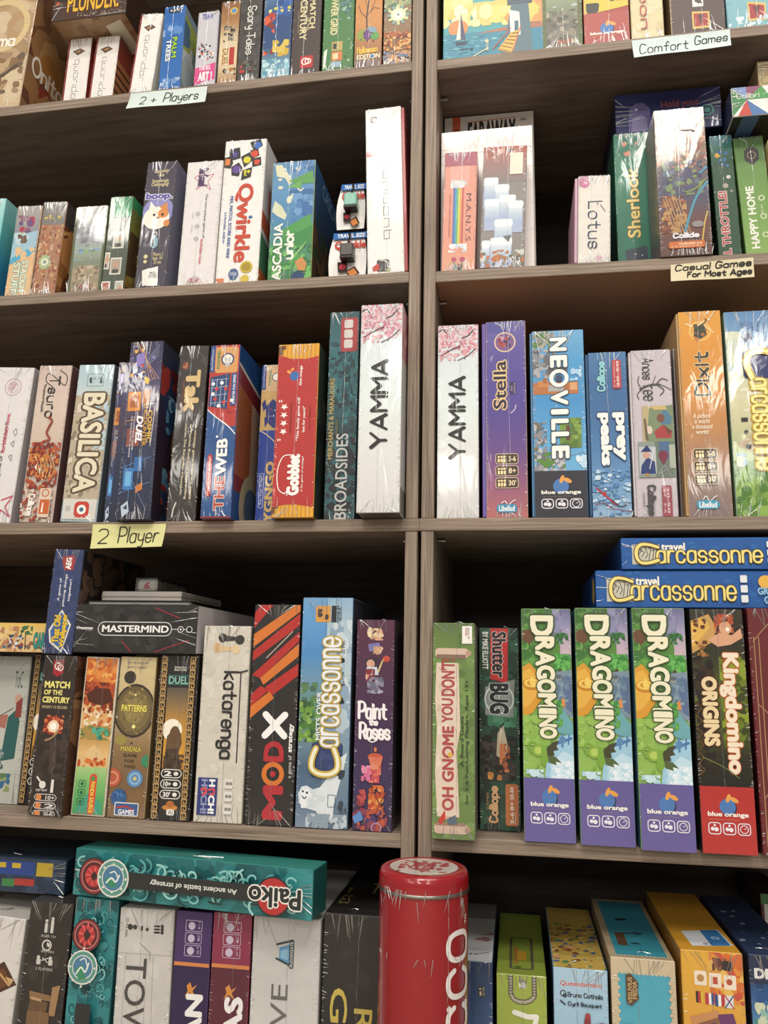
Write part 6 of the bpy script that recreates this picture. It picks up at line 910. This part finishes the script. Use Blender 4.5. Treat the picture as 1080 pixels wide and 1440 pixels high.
def travel(): return [N(0, 0, 1, 1, '1f5aa4 1a4f98 2464ac', 26, 2, .02, .05, .6), R(.055, .2, .2, .85, 'c8c4b0')]+[L(.004, '4a4a4c', (.06+.02*i, .22+.09*(i % 3)), (.09+.016*i, .3+.08*(i % 4)), (.07+.018*i, .5+.05*i)) for i in range(7)]+[T('travel', .21, .16, .33, .4, 'f0ecdc', b=.04), S('arcassonne', .185, .42, .72, .8, 'f0dc80', 'h', .0125, nib=(.8, .6), o='5a4418', ow=.004), S('C', .075, .2, .19, .82, 'f0dc80', 'h', .018, nib=(.8, .6), o='5a4418', ow=.004)]+[RR(.745, .12+.27*i, .78, .32+.27*i, 'e0e4e8', .006) for i in range(3)]+[E(.87, .3, .035, 'e8b048'), T('RIO', .91, .24, .98, .42, '8ab8d8', b=.05), T('GRANDE', .83, .46, .99, .64, '8ab8d8', b=.05), T('GAMES', .86, .7, .98, .88, '8ab8d8', b=.05)]
rest = max(kd['top'], dg['top'])
zt1 = game_box('bright blue travel game box lying directly on the upright row', (836.5, 804), (1112, 800.5), (836.5, 851.7), None, Y=-.004, d=.17, col='1f58a2', side='1a3f78', on=rest+.0008, vert=False, snap=.06, wrapped=1, amt=.4, group=G4R, art=travel(), left='1c4688', lart=[E(.85, .5, .08, 'd8a850'), N(.3, .1, .9, .9, '1a4f98 163c74', 8, 3, .06, .12)])
game_box('bright blue travel game box on top of its twin, under the shelf', (872, 755.7), (1150, 756), (872.8, 801.7), None, Y=-.006, d=.17, col='1f58a2', side='1a3f78', on=zt1['top']+.0006, vert=False, snap=.06, wrapped=1, amt=.4, group=G4R, art=travel(), left='1c4688')

# ================================================================ lowest shelf, left
def waves(u0, v0, u1, v1, n, sd, s, k):
    rn = random.Random(sd); o = [N(u0, v0, u1, v1, '1f6a6c 2a7c80 18585c 348c8e', 40, sd, s*1.2, s*2.6)]
    for i in range(n):
        u, v = rn.uniform(u0+s, u1-s), rn.uniform(v0+s*k, v1-s*k); a0 = rn.uniform(0, 6.28); r = rn.uniform(.4, 1)*s; sg = rn.choice((-1, 1))
        o.append(LS(s*.16, rn.choice(('7ac0bc', '98d0c8', '58a8a8', '103c40')), *[(min(u1, max(u0, u+r*(1-.12*j)*math.cos(a0+sg*j*.75))), min(v1, max(v0, v+k*r*(1-.12*j)*math.sin(a0+sg*j*.75)))) for j in range(7)]))
    return o
def medals(pa, pb, r, k):
    (ua, va), (ub, vb) = pa, pb; o = []
    o += [E(ua, va, r, '24282a'), E(ua, va, r*.93, '8a2c30'), E(ua, va, r*.8, '5a2226'), E(ua, va, r*.58, 'b83438'), O(ua, va, r*.78, r*.05, 'c88a80')]+[P('d85a50', (ua, va), (ua+r*.6*math.cos(i*.785), va+k*r*.6*math.sin(i*.785)), (ua+r*.5*math.cos(i*.785+.3), va+k*r*.5*math.sin(i*.785+.3))) for i in range(8)]+[P('3a2428', (ua-r*.2, va), (ua, va-k*r*.3), (ua+r*.3, va), (ua, va+k*r*.3))]
    o += [E(ub, vb, r*1.02, 'dcdcd0'), E(ub, vb, r*.93, '5a9488'), E(ub, vb, r*.72, 'dcdcd0'), E(ub, vb, r*.66, '4a7a9c'), P('3a8a64', (ub-r*.55, vb+k*r*.1), (ub, vb-k*r*.1), (ub+r*.3, vb+k*r*.5), (ub-r*.2, vb+k*r*.55)), LS(r*.1, 'dce4e0', (ub-r*.4, vb+k*r*.3), (ub-r*.1, vb), (ub+r*.2, vb+k*r*.2), (ub+r*.4, vb-k*r*.2)), LS(r*.07, 'dce4e0', (ub-r*.2, vb-k*r*.3), (ub+r*.1, vb-k*r*.4), (ub+r*.3, vb-k*r*.1))]+[E(ub+r*.83*math.cos(i*.785), vb+k*r*.83*math.sin(i*.785), r*.07, 'dcdcd0') for i in range(8)]
    return o
B5 = dict(Z0=Z5)
q5 = game_box('white box with brown diamond board picture in the lower left corner', (-48, 1287), (37.5, 1288), (-66, 1440), None, d=.2, Y=.0, col='d4d0ca', side='c4beb6', group=G5L, **B5, lean=.05, snap=.01,
    art=TF([P('4a2c1c', (.28, .39), (.75, .27), (1.0, .4), (.5, .52)), P('6a4228', (.4, .39), (.75, .31), (.92, .4), (.52, .48)), L(.03, 'c89a64', (.42, .36), (.7, .46)), L(.03, 'c89a64', (.6, .31), (.88, .41)), P('c8a070', (.8, .36), (.95, .37), (.9, .41)), RO(.2, .62, .4, .78, '4a4644', .02, .01)], 1, 0.85), tart=[P('5a3a28', (.6, .3), (.9, .35), (.8, .6), (.5, .5))])
bl = game_box('black two player box with white pictograms beside the teal wave box', (43.2, 1268), (105, 1269.5), (23, 1440), None, d=.2, Y=.0, col='302b28', side='242120', top='3a3836', group=G5L, **B5, snap=.01, trim=.001,
    art=TF([N(0, 0, 1, 1, '322d2a 2c2725 3a3430', 20, 2, .1, .3)]+[x for u in (.42, .56) for x in (E(u, .135 if u < .5 else .115, .035, 'c8c4bc'), RR(u-.035, .15 if u < .5 else .125, u+.035, .22, 'c8c4bc', .02))]+[T('AGES 12+', .32, .235, .68, .252, 'b8b4ac', b=.01), O(.48, .31, .1, .03, 'd0ccc4'), P('d0ccc4', (.48, .31), (.48, .285), (.56, .3), (.54, .325)), T('30 MIN', .36, .345, .66, .362, 'b8b4ac', b=.01), E(.32, .4, .04, 'c8c4bc'), RR(.28, .41, .38, .45, 'c8c4bc', .02), E(.6, .4, .04, 'c8c4bc'), RR(.56, .41, .66, .45, 'c8c4bc', .02), L(.02, 'c8c4bc', (.4, .42), (.55, .4)), L(.02, 'c8c4bc', (.42, .4), (.54, .43)), T('2 PLAYERS', .28, .47, .68, .49, 'b8b4ac', b=.01), P('8a6844', (.2, .64), (.7, .66), (.72, .7), (.22, .7)), P('a07c54', (.72, .6), (.9, .58), (.84, .8), (.7, .8)), P('6a4e34', (.24, .7), (.66, .71), (.6, .85), (.2, .85)), P('b8946a', (.25, .68), (.5, .69), (.5, .71), (.25, .7)), R(.2, .78, .72, 1, '7a5c3c')], 1, 0.66))
pk5 = game_box('teal wave box with two round medallions standing upright', (106.5, 1263), (168.2, 1265), (89.5, 1440), None, d=.2, Y=-.002, col='2c8084', side='1f5c60', top='348a8c', group=G5L, **B5, snap=.01, trim=.001,
    art=waves(0, 0, 1, 1, 90, 3, .12, .3)+[R(.3, .46, .64, 1, '2a2c2c')]+medals((.4, .155), (.38, .3), .34, .3))
tov = game_box('white box with large grey letters reading downwards', (169, 1276), (246.3, 1280), (158, 1440), None, d=.2, Y=.0, col='c6c2bc', side='b4b0a8', top='d0ccc6', group=G5L, **B5, snap=.01, trim=.001,
    art=TF([N(0, 0, 1, 1, 'c8c4be c2beb8 ccc9c4', 20, 2, .1, .3), T('20-45 min.', .11, .06, .17, .19, '3a3836', 'd'), E(.2, .12, .05, '3a3836'), E(.29, .12, .04, '3a3836'), R(.4, .11, .44, .14, '3a3836'), E(.52, .13, .03, '3a3836')]+[RR(.64, .1+.02*i, .76, .112+.02*i, '3a3836', .02) for i in range(3)]+[E(.8, .105+.02*i, .03, '3a3836') for i in range(3)]+[L(.006, 'a8a49e', (.15, .3), (.15, 1)), L(.006, 'a8a49e', (.55, .3), (.55, 1)), L(.006, 'a8a49e', (.0, .29), (1, .29)), L(.006, 'a8a49e', (.66, .3), (.7, .98)), L(.01, '8a867f', (.4, .22), (.6, .28), (.6, .33)), T('TOWER', .17, .32, .55, 1.1, '4a4745', 'd', b=.005)], 1, 0.72))
def catan(c1, c2, txt): return [R(0, 0, 1, .285, c1), R(0, .275, 1, .295, 'd8844a'), R(0, .295, 1, 1, c2)]+[x for i in range(3) for x in (RO(.28, .045+.068*i, .74, .103+.068*i, 'c8b8d0', .014, .02), E(.45, .075+.068*i, .1, 'c8b8d0'), T(('1-4', '3', '6-99')[i], .63, .05+.068*i, .69, .09+.068*i, 'c8b8d0', 'd'))]+[P('d88a3c', (.4, .4), (.5, .38), (.56, .41), (.7, .39), (.58, .425), (.66, .46), (.5, .435), (.36, .46), (.44, .425)), T(txt, .42, .45, .86, 1.0, 'ecE8e6', 'u', b=.05)]
cat5 = game_box('deep purple box with orange line and star-like figure, lowest shelf', (248.2, 1282), (299.5, 1282.5), (239, 1440), None, d=.2, Y=.0, col='43305c', side='3a2a50', group=G5L, **B5, snap=.01, trim=.001, art=TF(catan('4a3466', '34284c', 'CATAN'), 1, 0.84), wrapped=0, edge='6a5080')
cr5 = game_box('crimson box with orange line and star-like figure, lowest shelf', (300.4, 1283), (355.3, 1285), (292, 1440), None, d=.2, Y=.0, col='8a2c48', side='6a2438', group=G5L, **B5, snap=.01, trim=.001, art=TF(catan('8f2f4c', '5c2434', 'TEXAS'), 1, 0.84), edge='a84a60')
flood = game_box('white box with small blue waterfall emblem and thin grey letters', (356.6, 1290), (452.2, 1290.5), (349, 1440), None, d=.2, Y=.0, col='cac8c4', side='a8a6a2', top='d4d2ce', group=G5L, **B5, snap=.01, trim=.001,
    art=TF([P('5a98c8', (.4, .15), (.56, .13), (.56, .23), (.4, .21)), P('8ac0e0', (.42, .165), (.54, .15), (.54, .21), (.42, .2)), L(.03, '34444c', (.36, .135), (.6, .11)), L(.03, '34444c', (.36, .205), (.6, .24)), RR(.55, .11, .62, .25, '34444c', .02), T('FLOODGATE', .565, .118, .605, .242, 'dcdcd8', 'u', b=.02), T('GROVE', .3, .33, .55, .95, '6a6865', 'u'), T('GROVE', .3, .33, .55, .95, '6a6865', 'u', b=.0)], 1, 0.9))
game_box('black box with gold capital letters behind the red tin', (455.2, 1286), (541, 1287), (452, 1440), None, d=.2, Y=.004, col='2a2726', side='1f1d1c', top='2a2827', group=G5L, **B5, snap=.03, trim=.001, lean=.0,
    art=TF([N(0, 0, 1, 1, '2c2928 282524 322e2d', 16, 2, .1, .3), T('GAME', .14, .4, .42, 1.15, 'c8b050', 'd', b=.01), T('ROYAL', .54, .5, .84, 1.2, 'c8b050', 'd', b=.01)], 1, 0.8), tart=[T('ES', .1, .66, .28, .82, '8a7a44'), R(.12, .5, .16, .62, '8a7a44'), T('T', .5, .4, .7, .6, 'b8a050'), T('F', .84, .36, .98, .55, 'b8a050')])
game_box('teal wave box lying flat with an upside-down red circle title', (96, 1195.5), (447, 1219.5), (95.8, 1254), None, Y=-.014, d=.04, col='2c7c78', side='20605e', top='3a8a80', on=max(pk5['top'], tov['top'], cat5['top'], cr5['top'], flood['top'])+.001, vert=False, snap=.001, yaw=-.115, group=G5L, lean=0, amt=.8,
    art=waves(0, 0, 1, 1, 130, 5, .045, 5.2)+[R(.24, .34, .8, .68, '2a2c2c'), T('An ancient battle of strategy', .36, .44, .72, .58, 'dcdcd4', 'f', b=.02)]+medals((.115, .5), (.2, .5), .068, 5.2)+[E(.865, .53, .068, '24282a'), E(.865, .53, .062, 'b82c2c'), T('Paiko', .77, .36, .97, .74, '2a2c2c', 'f', o='e8e4dc', ow=.05, b=.03), L(.006, '2a2c2c', (.78, .72), (.81, .72))])
game_box('dark blue patterned box lying at the far left under the shelf', (-80, 1212), (95, 1197), (-80, 1268), None, Y=.02, d=.1, col='24344c', side='1f2c40', top='2c3c50', on=max(q5['top'], bl['top'])+.001, vert=False, snap=.3, lean=0, group=G5L,
    art=[N(0, 0, 1, 1, '24344c 2c4058 1f2c40', 20, 2, .04, .1), R(.35, .1, .75, .5, '24408a'), R(.45, .15, .52, .3, 'c8a82c'), R(.57, .15, .64, .3, 'c8a82c'), R(.77, .1, .9, .5, 'b89c2c'), R(.3, .6, .48, .9, '9a2c2c'), R(.5, .62, .6, .85, '3a7a44'), R(.6, .6, .76, .8, 'a8342c')])

# ---- red tin in front of the uprights
def lathe(g, prof, c, cx, cy, n=56):
    b = []
    for r, z in prof:
        b += [(cx+r*math.cos(2*math.pi*i/n), cy+r*math.sin(2*math.pi*i/n), z) for i in range(n)]
    fs = [[k*n+i, k*n+(i+1) % n, (k+1)*n+(i+1) % n, (k+1)*n+i] for k in range(len(prof)-1) for i in range(n)]
    g.add(b, fs, c, 0, True)
ty = -.062
tl, tr = unproj(533.5, 1300, ty), unproj(658.5, 1300, ty)
tr_ = (tr.x-tl.x)/2*.997; tx = (tl.x+tr.x)/2
zrim = unproj(596, 1262, ty-tr_).z; ztop = unproj(596, 1244, ty-tr_).z+.006
red = srgb('9a141e'); dk = srgb('8a1820')
g = Geo(); lathe(g, [(0, Z5+.0005), (tr_*.97, Z5+.0005), (tr_, Z5+.003), (tr_, zrim-.001)], red, 0, 0)
o_t = g.build('game_tin', M_TIN, None, (tx, ty, 0))
tag(o_t, 'tall round red tin with white wave lettering in front of the upright', 'tin')
def on_tin(items, a0, a1, zt, zb):
    """lettering laid round the curved wall of the tin"""
    q = Geo(); F = Face(q, (0, 0, 0), (1, 0, 0), (0, 0, 1), (a1-a0)*tr_, zt-zb); paint(F, items)
    base = len(g.v)
    vs = []
    for x, y, z in q.v:
        an = a0+x/tr_; r = tr_-y+.0002; vs.append((r*math.cos(an), r*math.sin(an), zt+z))
    return q, vs
q, vs = on_tin([T('TM', .74, .045, .86, .09, 'ece4e0', 'u', b=.03), S('ozaco', .12, .12, .84, .98, 'ece4e0', 'u', .13)], math.radians(-58), math.radians(-8), zrim-.012, zrim-.175)
gl = Geo(); gl.v = vs; gl.f = q.f; gl.c = q.c; gl.m = q.m; gl.sm = q.sm
gl.build('printed_lettering', M_TIN, o_t)
g = Geo(); R1 = tr_*1.018
lathe(g, [(R1*.985, zrim-.0022), (R1*1.012, zrim-.0016), (R1*1.016, zrim), (R1*1.0, zrim+.0012)], srgb('a89088'), 0, 0)
g.build('lid_rim', M_STEEL, o_t)
g = Geo(); zt_ = ztop
lathe(g, [(R1, zrim+.001), (R1, zt_-.008), (R1*.985, zt_-.004), (R1*.94, zt_-.001), (R1*.86, zt_), (R1*.8, zt_-.0006), (0, zt_-.0006)], red, 0, 0)
F = Face(g, (-tr_*.78, tr_*.78, zt_-.0006), (1, 0, 0), (0, 1, 0), tr_*1.56, tr_*1.56)
paint(F, [E(.5, .5, .5, 'c8bcb4')]+[N(.14, .14, .86, .86, 'b0454a a83c42 c8bcb4', 22, 3, .05, .13)]+[LS(.05, 'a83c42', (.2+.1*i, .2+.05*i), (.4+.08*i, .35), (.3+.1*i, .6), (.5, .75+.02*i)) for i in range(4)])
lid = g.build('lid', M_TIN, o_t)
g = Geo(); rn = random.Random(5)
for i in range(26):
    an = math.radians(rn.uniform(-150, -25)); z = rn.choice((zrim-.004, zt_-.012, zrim-.05)); a_ = Vector((math.cos(an), math.sin(an), 0))
    p0 = a_*(R1+.0004); p0.z = z; an2 = an+rn.uniform(-.15, .15); p1 = Vector((math.cos(an2), math.sin(an2), 0))*(R1+.0004); p1.z = z-rn.uniform(.004, .018)
    ridge(g, p0, p1, a_, .0006, .0005)
an = math.radians(-52)
for i in range(14):
    p0 = Vector((math.cos(an), math.sin(an), 0))*(tr_+.0003); p0.z = zrim-.003-.014*i; p1 = p0.copy(); p1.z -= .0135; p1 += Vector((rn.uniform(-.001, .001), 0, 0)); ridge(g, p0, p1, (math.cos(an), math.sin(an), 0), .0004, .0004)
g.build('shrink_wrap', M_FILM, o_t)

# ================================================================ lowest shelf, right
game_box('navy blue box partly hidden behind the red tin', (628, 1350), (694, 1353), (624, 1440), None, d=.2, Y=.012, col='2f4a74', side='24385c', top='8a8a8c', group=G5R, **B5, lean=0, trim=.002,
    art=TF([G(0, 0, 1, 1, '24385c', '3a5a88', '4a6c98', '5a7ca4'), RR(.68, .28, .84, .42, '3a3a38', .02), T('10-99', .79, .3, .83, .4, 'd0c8b0', 'u'), E(.73, .32, .02, 'd0c8b0'), R(.72, .35, .76, .4, 'd0c8b0'), P('b8402c', (.6, .9), (.9, .88), (.9, 1), (.6, 1))], 1, 0.42), tart=[R(0, .3, 1, 1, 'c8ccd0'), N(.5, .5, 1, .8, 'a87a7c d0c8c4', 8, 3, .1, .2), L(.03, '34383c', (.6, .9), (.9, .86))])
game_box('lime green train track box right of the navy one', (697.5, 1371), (769, 1371.5), (697.5, 1440), None, d=.2, Y=.008, col='9aac44', side='34704c', top='8a9c3c', group=G5R, **B5, lean=0, trim=.001,
    art=TF([G(0, 0, 1, 1, 'a0b248', '9cae46', '94a840')]+[L(.1, '4a4640', (.28, 0), (.28, .28), (.34, .34), (.44, .37), (.58, .37), (.68, .34), (.76, .28), (.76, 0)), L(.06, 'b0a890', (.28, 0), (.28, .28), (.34, .34), (.44, .37), (.58, .37), (.68, .34), (.76, .28), (.76, 0)), N(.45, .05, .6, .18, 'c8c8bc e0e0d8 8a8a80', 6, 3, .04, .08)]+[R(.25, .02+.04*i, .31, .03+.04*i, '4a4640') for i in range(7)]+[R(.73, .02+.04*i, .79, .03+.04*i, '4a4640') for i in range(7)]+[L(.1, 'ecece0', (.35, .52), (.62, .57), (.8, .56), (.72, .8))], 1, 0.37),
    tart=[RO(.28, .45, .74, .92, '5a5a44', .06, .06), R(.34, .6, .44, .85, 'a87834'), R(.42, .66, .62, .8, 'c89c34')])
game_box('pale blue domino kingdom box with red lettering, lowest shelf', (777, 1361), (855, 1364.5), (778.5, 1440), None, d=.2, Y=.004, col='8ab4d0', side='4a5c6c', top='c8a850', group=G5R, **B5, lean=0, trim=.001,
    art=TF([G(0, 0, 1, 1, 'a8c8dc', '98c0dc', '8ab8dc', 'a8ccE4'), T('Queendomino', .12, .15, .9, .22, 'b8484a', o='e8dcd8', ow=.03, b=.02), O(.17, .31, .05, .02, '3a4450'), E(.2, .335, .04, '3a4450'), S('Bruno Cathala', .26, .29, .9, .345, '34404c', 'h', .016), L(.03, '3a4450', (.12, .4), (.2, .44)), S('Cyril Bouquet', .26, .405, .88, .46, '34404c', 'h', .016), LS(.08, '8a3438', (.6, .95), (.58, .7), (.62, .56), (.66, .7), (.9, .66), (.98, .75)), E(.62, .56, .05, 'a83c3c')], 1, 0.39),
    tart=[N(0, .3, 1, 1, 'd8b04a 4a6a9a 8a4a34 e0c87a 5a8a5a a87838', 50, 3, .06, .14), E(.1, .85, .09, 'd89a6a'), E(.4, .7, .1, 'd89a6a')])
stamp = [R(0, 0, 1, 1, 'cbb898'), R(.1, .06, .92, 1, '4aa4b8'), G(.1, .06, .92, 1, '48a4bc', '52acc0', '5ab0c0')]+[E(.1+.068*i, .06, .03, 'cbb898') for i in range(13)]+[E(.1, .06+.035*i, .03, 'cbb898') for i in range(27)]+[E(.92, .06+.035*i, .03, 'cbb898') for i in range(27)]
game_box('stamp edged tan and turquoise box showing a brown emblem, lowest shelf', (857.5, 1347), (950, 1350.5), (861, 1440), None, d=.2, Y=.0, col='cbb898', side='9a8466', top='b8a482', group=G5R, **B5, lean=0, trim=.001,
    art=stamp+TF([P('5a4430', (.22, .12), (.3, .11), (.42, .18), (.4, .24), (.42, .3), (.3, .36), (.22, .34)), T('VESUVIUS\nMEDIA', .25, .14, .39, .34, 'c8a870', 'u', b=.02), E(.62, .6, .2, 'e8ecec', .4), P('2c5a6a', (.4, .7), (.6, .58), (.75, .62), (.6, .72)), N(.15, .5, .4, .7, '8accd4 6abcc8', 8, 3, .08, .16, .4)], 1, .57), tart=[R(.1, .05, .92, .97, '3a94a8'), N(.3, .3, .8, .9, '34505c 2c3c48', 4, 3, .08, .14, .6), R(.2, .62, .36, .82, '6a4a34')]+[E(.1+.068*i, .97, .03, 'cbb898') for i in range(13)])
game_box('yellow orange box with little flags and a building picture, lowest shelf', (956, 1336.5), (1044.5, 1339.5), (964, 1440), None, d=.2, Y=-.006, col='d8a038', side='a87428', top='d89c30', group=G5R, **B5, lean=0, trim=.001,
    art=TF([G(0, 0, 1, 1, 'e0a838', 'dca03c', 'd88c40', 'c87850'), N(.45, 0, 1, .5, 'e08a34 d86a2c e8b858 c8503c', 30, 2, .08, .2), N(.5, .05, .85, .18, '3a2c30 6a3a34 8a5a40', 14, 3, .04, .09)]+[RR(.2+.24*i, .19+.012*i, .4+.24*i, .33+.012*i, 'ecdcc8', .02) for i in range(3)]+[E(.3, .26, .06, 'b88a4a'), P('b8503c', (.5, .24), (.58, .24), (.58, .31), (.5, .31)), E(.77, .28, .05, 'b8503c'), R(.21, .39, .33, .5, '2a2a2c'), R(.245, .39, .29, .5, 'b83a34'), R(.29, .39, .33, .5, 'd8b838'), R(.36, .4, .42, .51, 'b83a44'), R(.42, .4, .46, .51, 'ecece8'), R(.46, .4, .5, .51, '34508a'), R(.52, .41, .57, .52, '34508a'), R(.57, .41, .62, .52, 'ecece8'), R(.62, .41, .66, .52, 'b83a44'), R(.68, .41, .82, .53, 'd8d8dc'), L(.02, 'b83a44', (.68, .41), (.82, .53)), L(.02, '34508a', (.68, .53), (.82, .41)), P('8a5a44', (.15, .68), (.55, .6), (.62, .9), (.3, 1), (.18, .85)), P('c88a58', (.1, .64), (.56, .56), (.58, .62), (.14, .72)), P('6a3a6a', (.55, .6), (.8, .58), (.9, .8), (.98, .86), (.8, .95), (.62, .8)), P('44384c', (.2, .74), (.5, .68), (.56, .9), (.32, .96)), N(.55, .78, .9, 1, 'a05a8a 7a4a70 c87a5a', 12, 5, .05, .1)], 1, 0.42),
    tart=[P('dce0e4', (.2, .72), (.9, .66), (.96, .9), (.24, .94)), P('3a7ab8', (.55, .69), (.88, .665), (.92, .9), (.58, .92)), O(.74, .8, .06, .02, 'e8ecf0'), LS(.02, 'a87828', (.3, .4), (.5, .3), (.7, .4))])
game_box('night blue box with white capital letters at the bottom right', (1051, 1343), (1130, 1346), (1062, 1440), None, d=.2, Y=-.004, col='24304c', side='1f2a44', top='2c3c5c', group=G5R, **B5, lean=0, trim=.001,
    art=TF([T('DESERT', .1, .17, 1.0, .29, 'dcdcd8', b=.06), G(0, .36, 1, 1, '2a4a7a', '3a6aa0', '5a9ab0'), N(0, .36, 1, .6, '2a5088 3a70a8 24406c', 16, 2, .08, .2), N(.05, .6, .5, 1, '8ab8a8 4a8a7a c8d0b0', 12, 3, .06, .12)], 1, 0.32), tart=[N(0, .2, 1, 1, '2c4468 3a5a80 24385c 8a9ab0', 16, 3, .05, .12)])
game_box('dark red box with green and white corner standing deep at the right edge', (1068, 1256), (1112, 1259), (1072, 1440), None, d=.1, Y=.19, col='5a2c2a', side='3a3430', group=G5R, **B5, lean=0, wrapped=0,
    art=[R(0, 0, 1, .05, '4a7a48'), R(.1, .05, 1, .2, 'd0ccc4'), R(.1, .24, 1, .4, '8a3a34')])

# ================================================================ handwritten labels on the shelf edges
def paper_label(label, corners, rows, col, yoff, curl=.0015, ink='2a2826'):
    """a slip of paper stuck on a shelf edge; corners TL TR BR BL in the photo"""
    C_ = [unproj(px, py, yoff) for px, py in corners]
    g = Geo(); n = 10; pts = []
    def at(u, v, off=0.0):
        a = C_[0].lerp(C_[1], u); b = C_[3].lerp(C_[2], u); p = a.lerp(b, v)
        return Vector((p.x, p.y-curl*(v**2)*3-.0006*math.sin(u*7)*v-off, p.z))
    for side, off in ((0, 0.0), (1, -.00035)):
        vs = [at(i/n, j/4, off) for j in range(5) for i in range(n+1)]
        fs = [[j*(n+1)+i, (j+1)*(n+1)+i, (j+1)*(n+1)+i+1, j*(n+1)+i+1] for j in range(4) for i in range(n)]
        if side: fs = [f[::-1] for f in fs]
        g.add(vs, fs, srgb(col), 0, True)
    q = Geo(); F = Face(q, (0, 0, 0), (1, 0, 0), (0, 0, 1), 1, (C_[0]-C_[3]).length/(C_[0]-C_[1]).length)
    paint(F, rows)
    h = F.h
    g.add([at(x, -z/h, .0002+(-y)*.5) for x, y, z in q.v], [f for f in q.f], srgb(ink), 0)
    return tag(g.build('shelf_label', M_PAPER), label, 'label', 'handwritten paper labels on the shelf edges')
LW = .0105
paper_label('pale blue paper slip with a handwritten two plus sign, top left shelf edge', [(184, 131.5), (291.5, 121), (290, 146.5), (179, 156)], [S('2 +', .16, .3, .36, .78, '2a2826', 'h', .012), S('Players', .46, .18, .9, .9, '2a2826', 'h', .012, sl=.12)], 'cfdcd8', -.0022)
paper_label('pale blue paper slip handwritten in two words, top right shelf edge', [(888.5, 57), (1026.5, 41), (1027, 68), (891, 85)], [S('Comfort', .07, .26, .57, .84, '2a2826', 'h', .0095, sl=.15), S('Games', .64, .16, .97, .66, '2a2826', 'h', .0095, sl=.15)], 'cfdcdc', -.0022)
paper_label('cream paper slip with two handwritten lines, second right shelf edge', [(943, 372.5), (1059.5, 362), (1060, 391), (943, 397)], [S('Casual Games', .06, .06, .97, .4, '24201c', 'h', .016, sl=.12), S('For Most Ages', .2, .52, .97, .9, '24201c', 'h', .016, sl=.12)], 'd8ccaa', -.0022, .0008)
paper_label('yellow paper slip handwritten in one line, middle shelf edge', [(130.5, 737.5), (234, 736.5), (229, 769), (128.5, 772)], [S('2', .1, .2, .23, .8, '24221c', 'h', .016), S('Player', .38, .12, .92, .98, '24221c', 'h', .016, sl=.05)], 'd8d494', -.0022, .001)
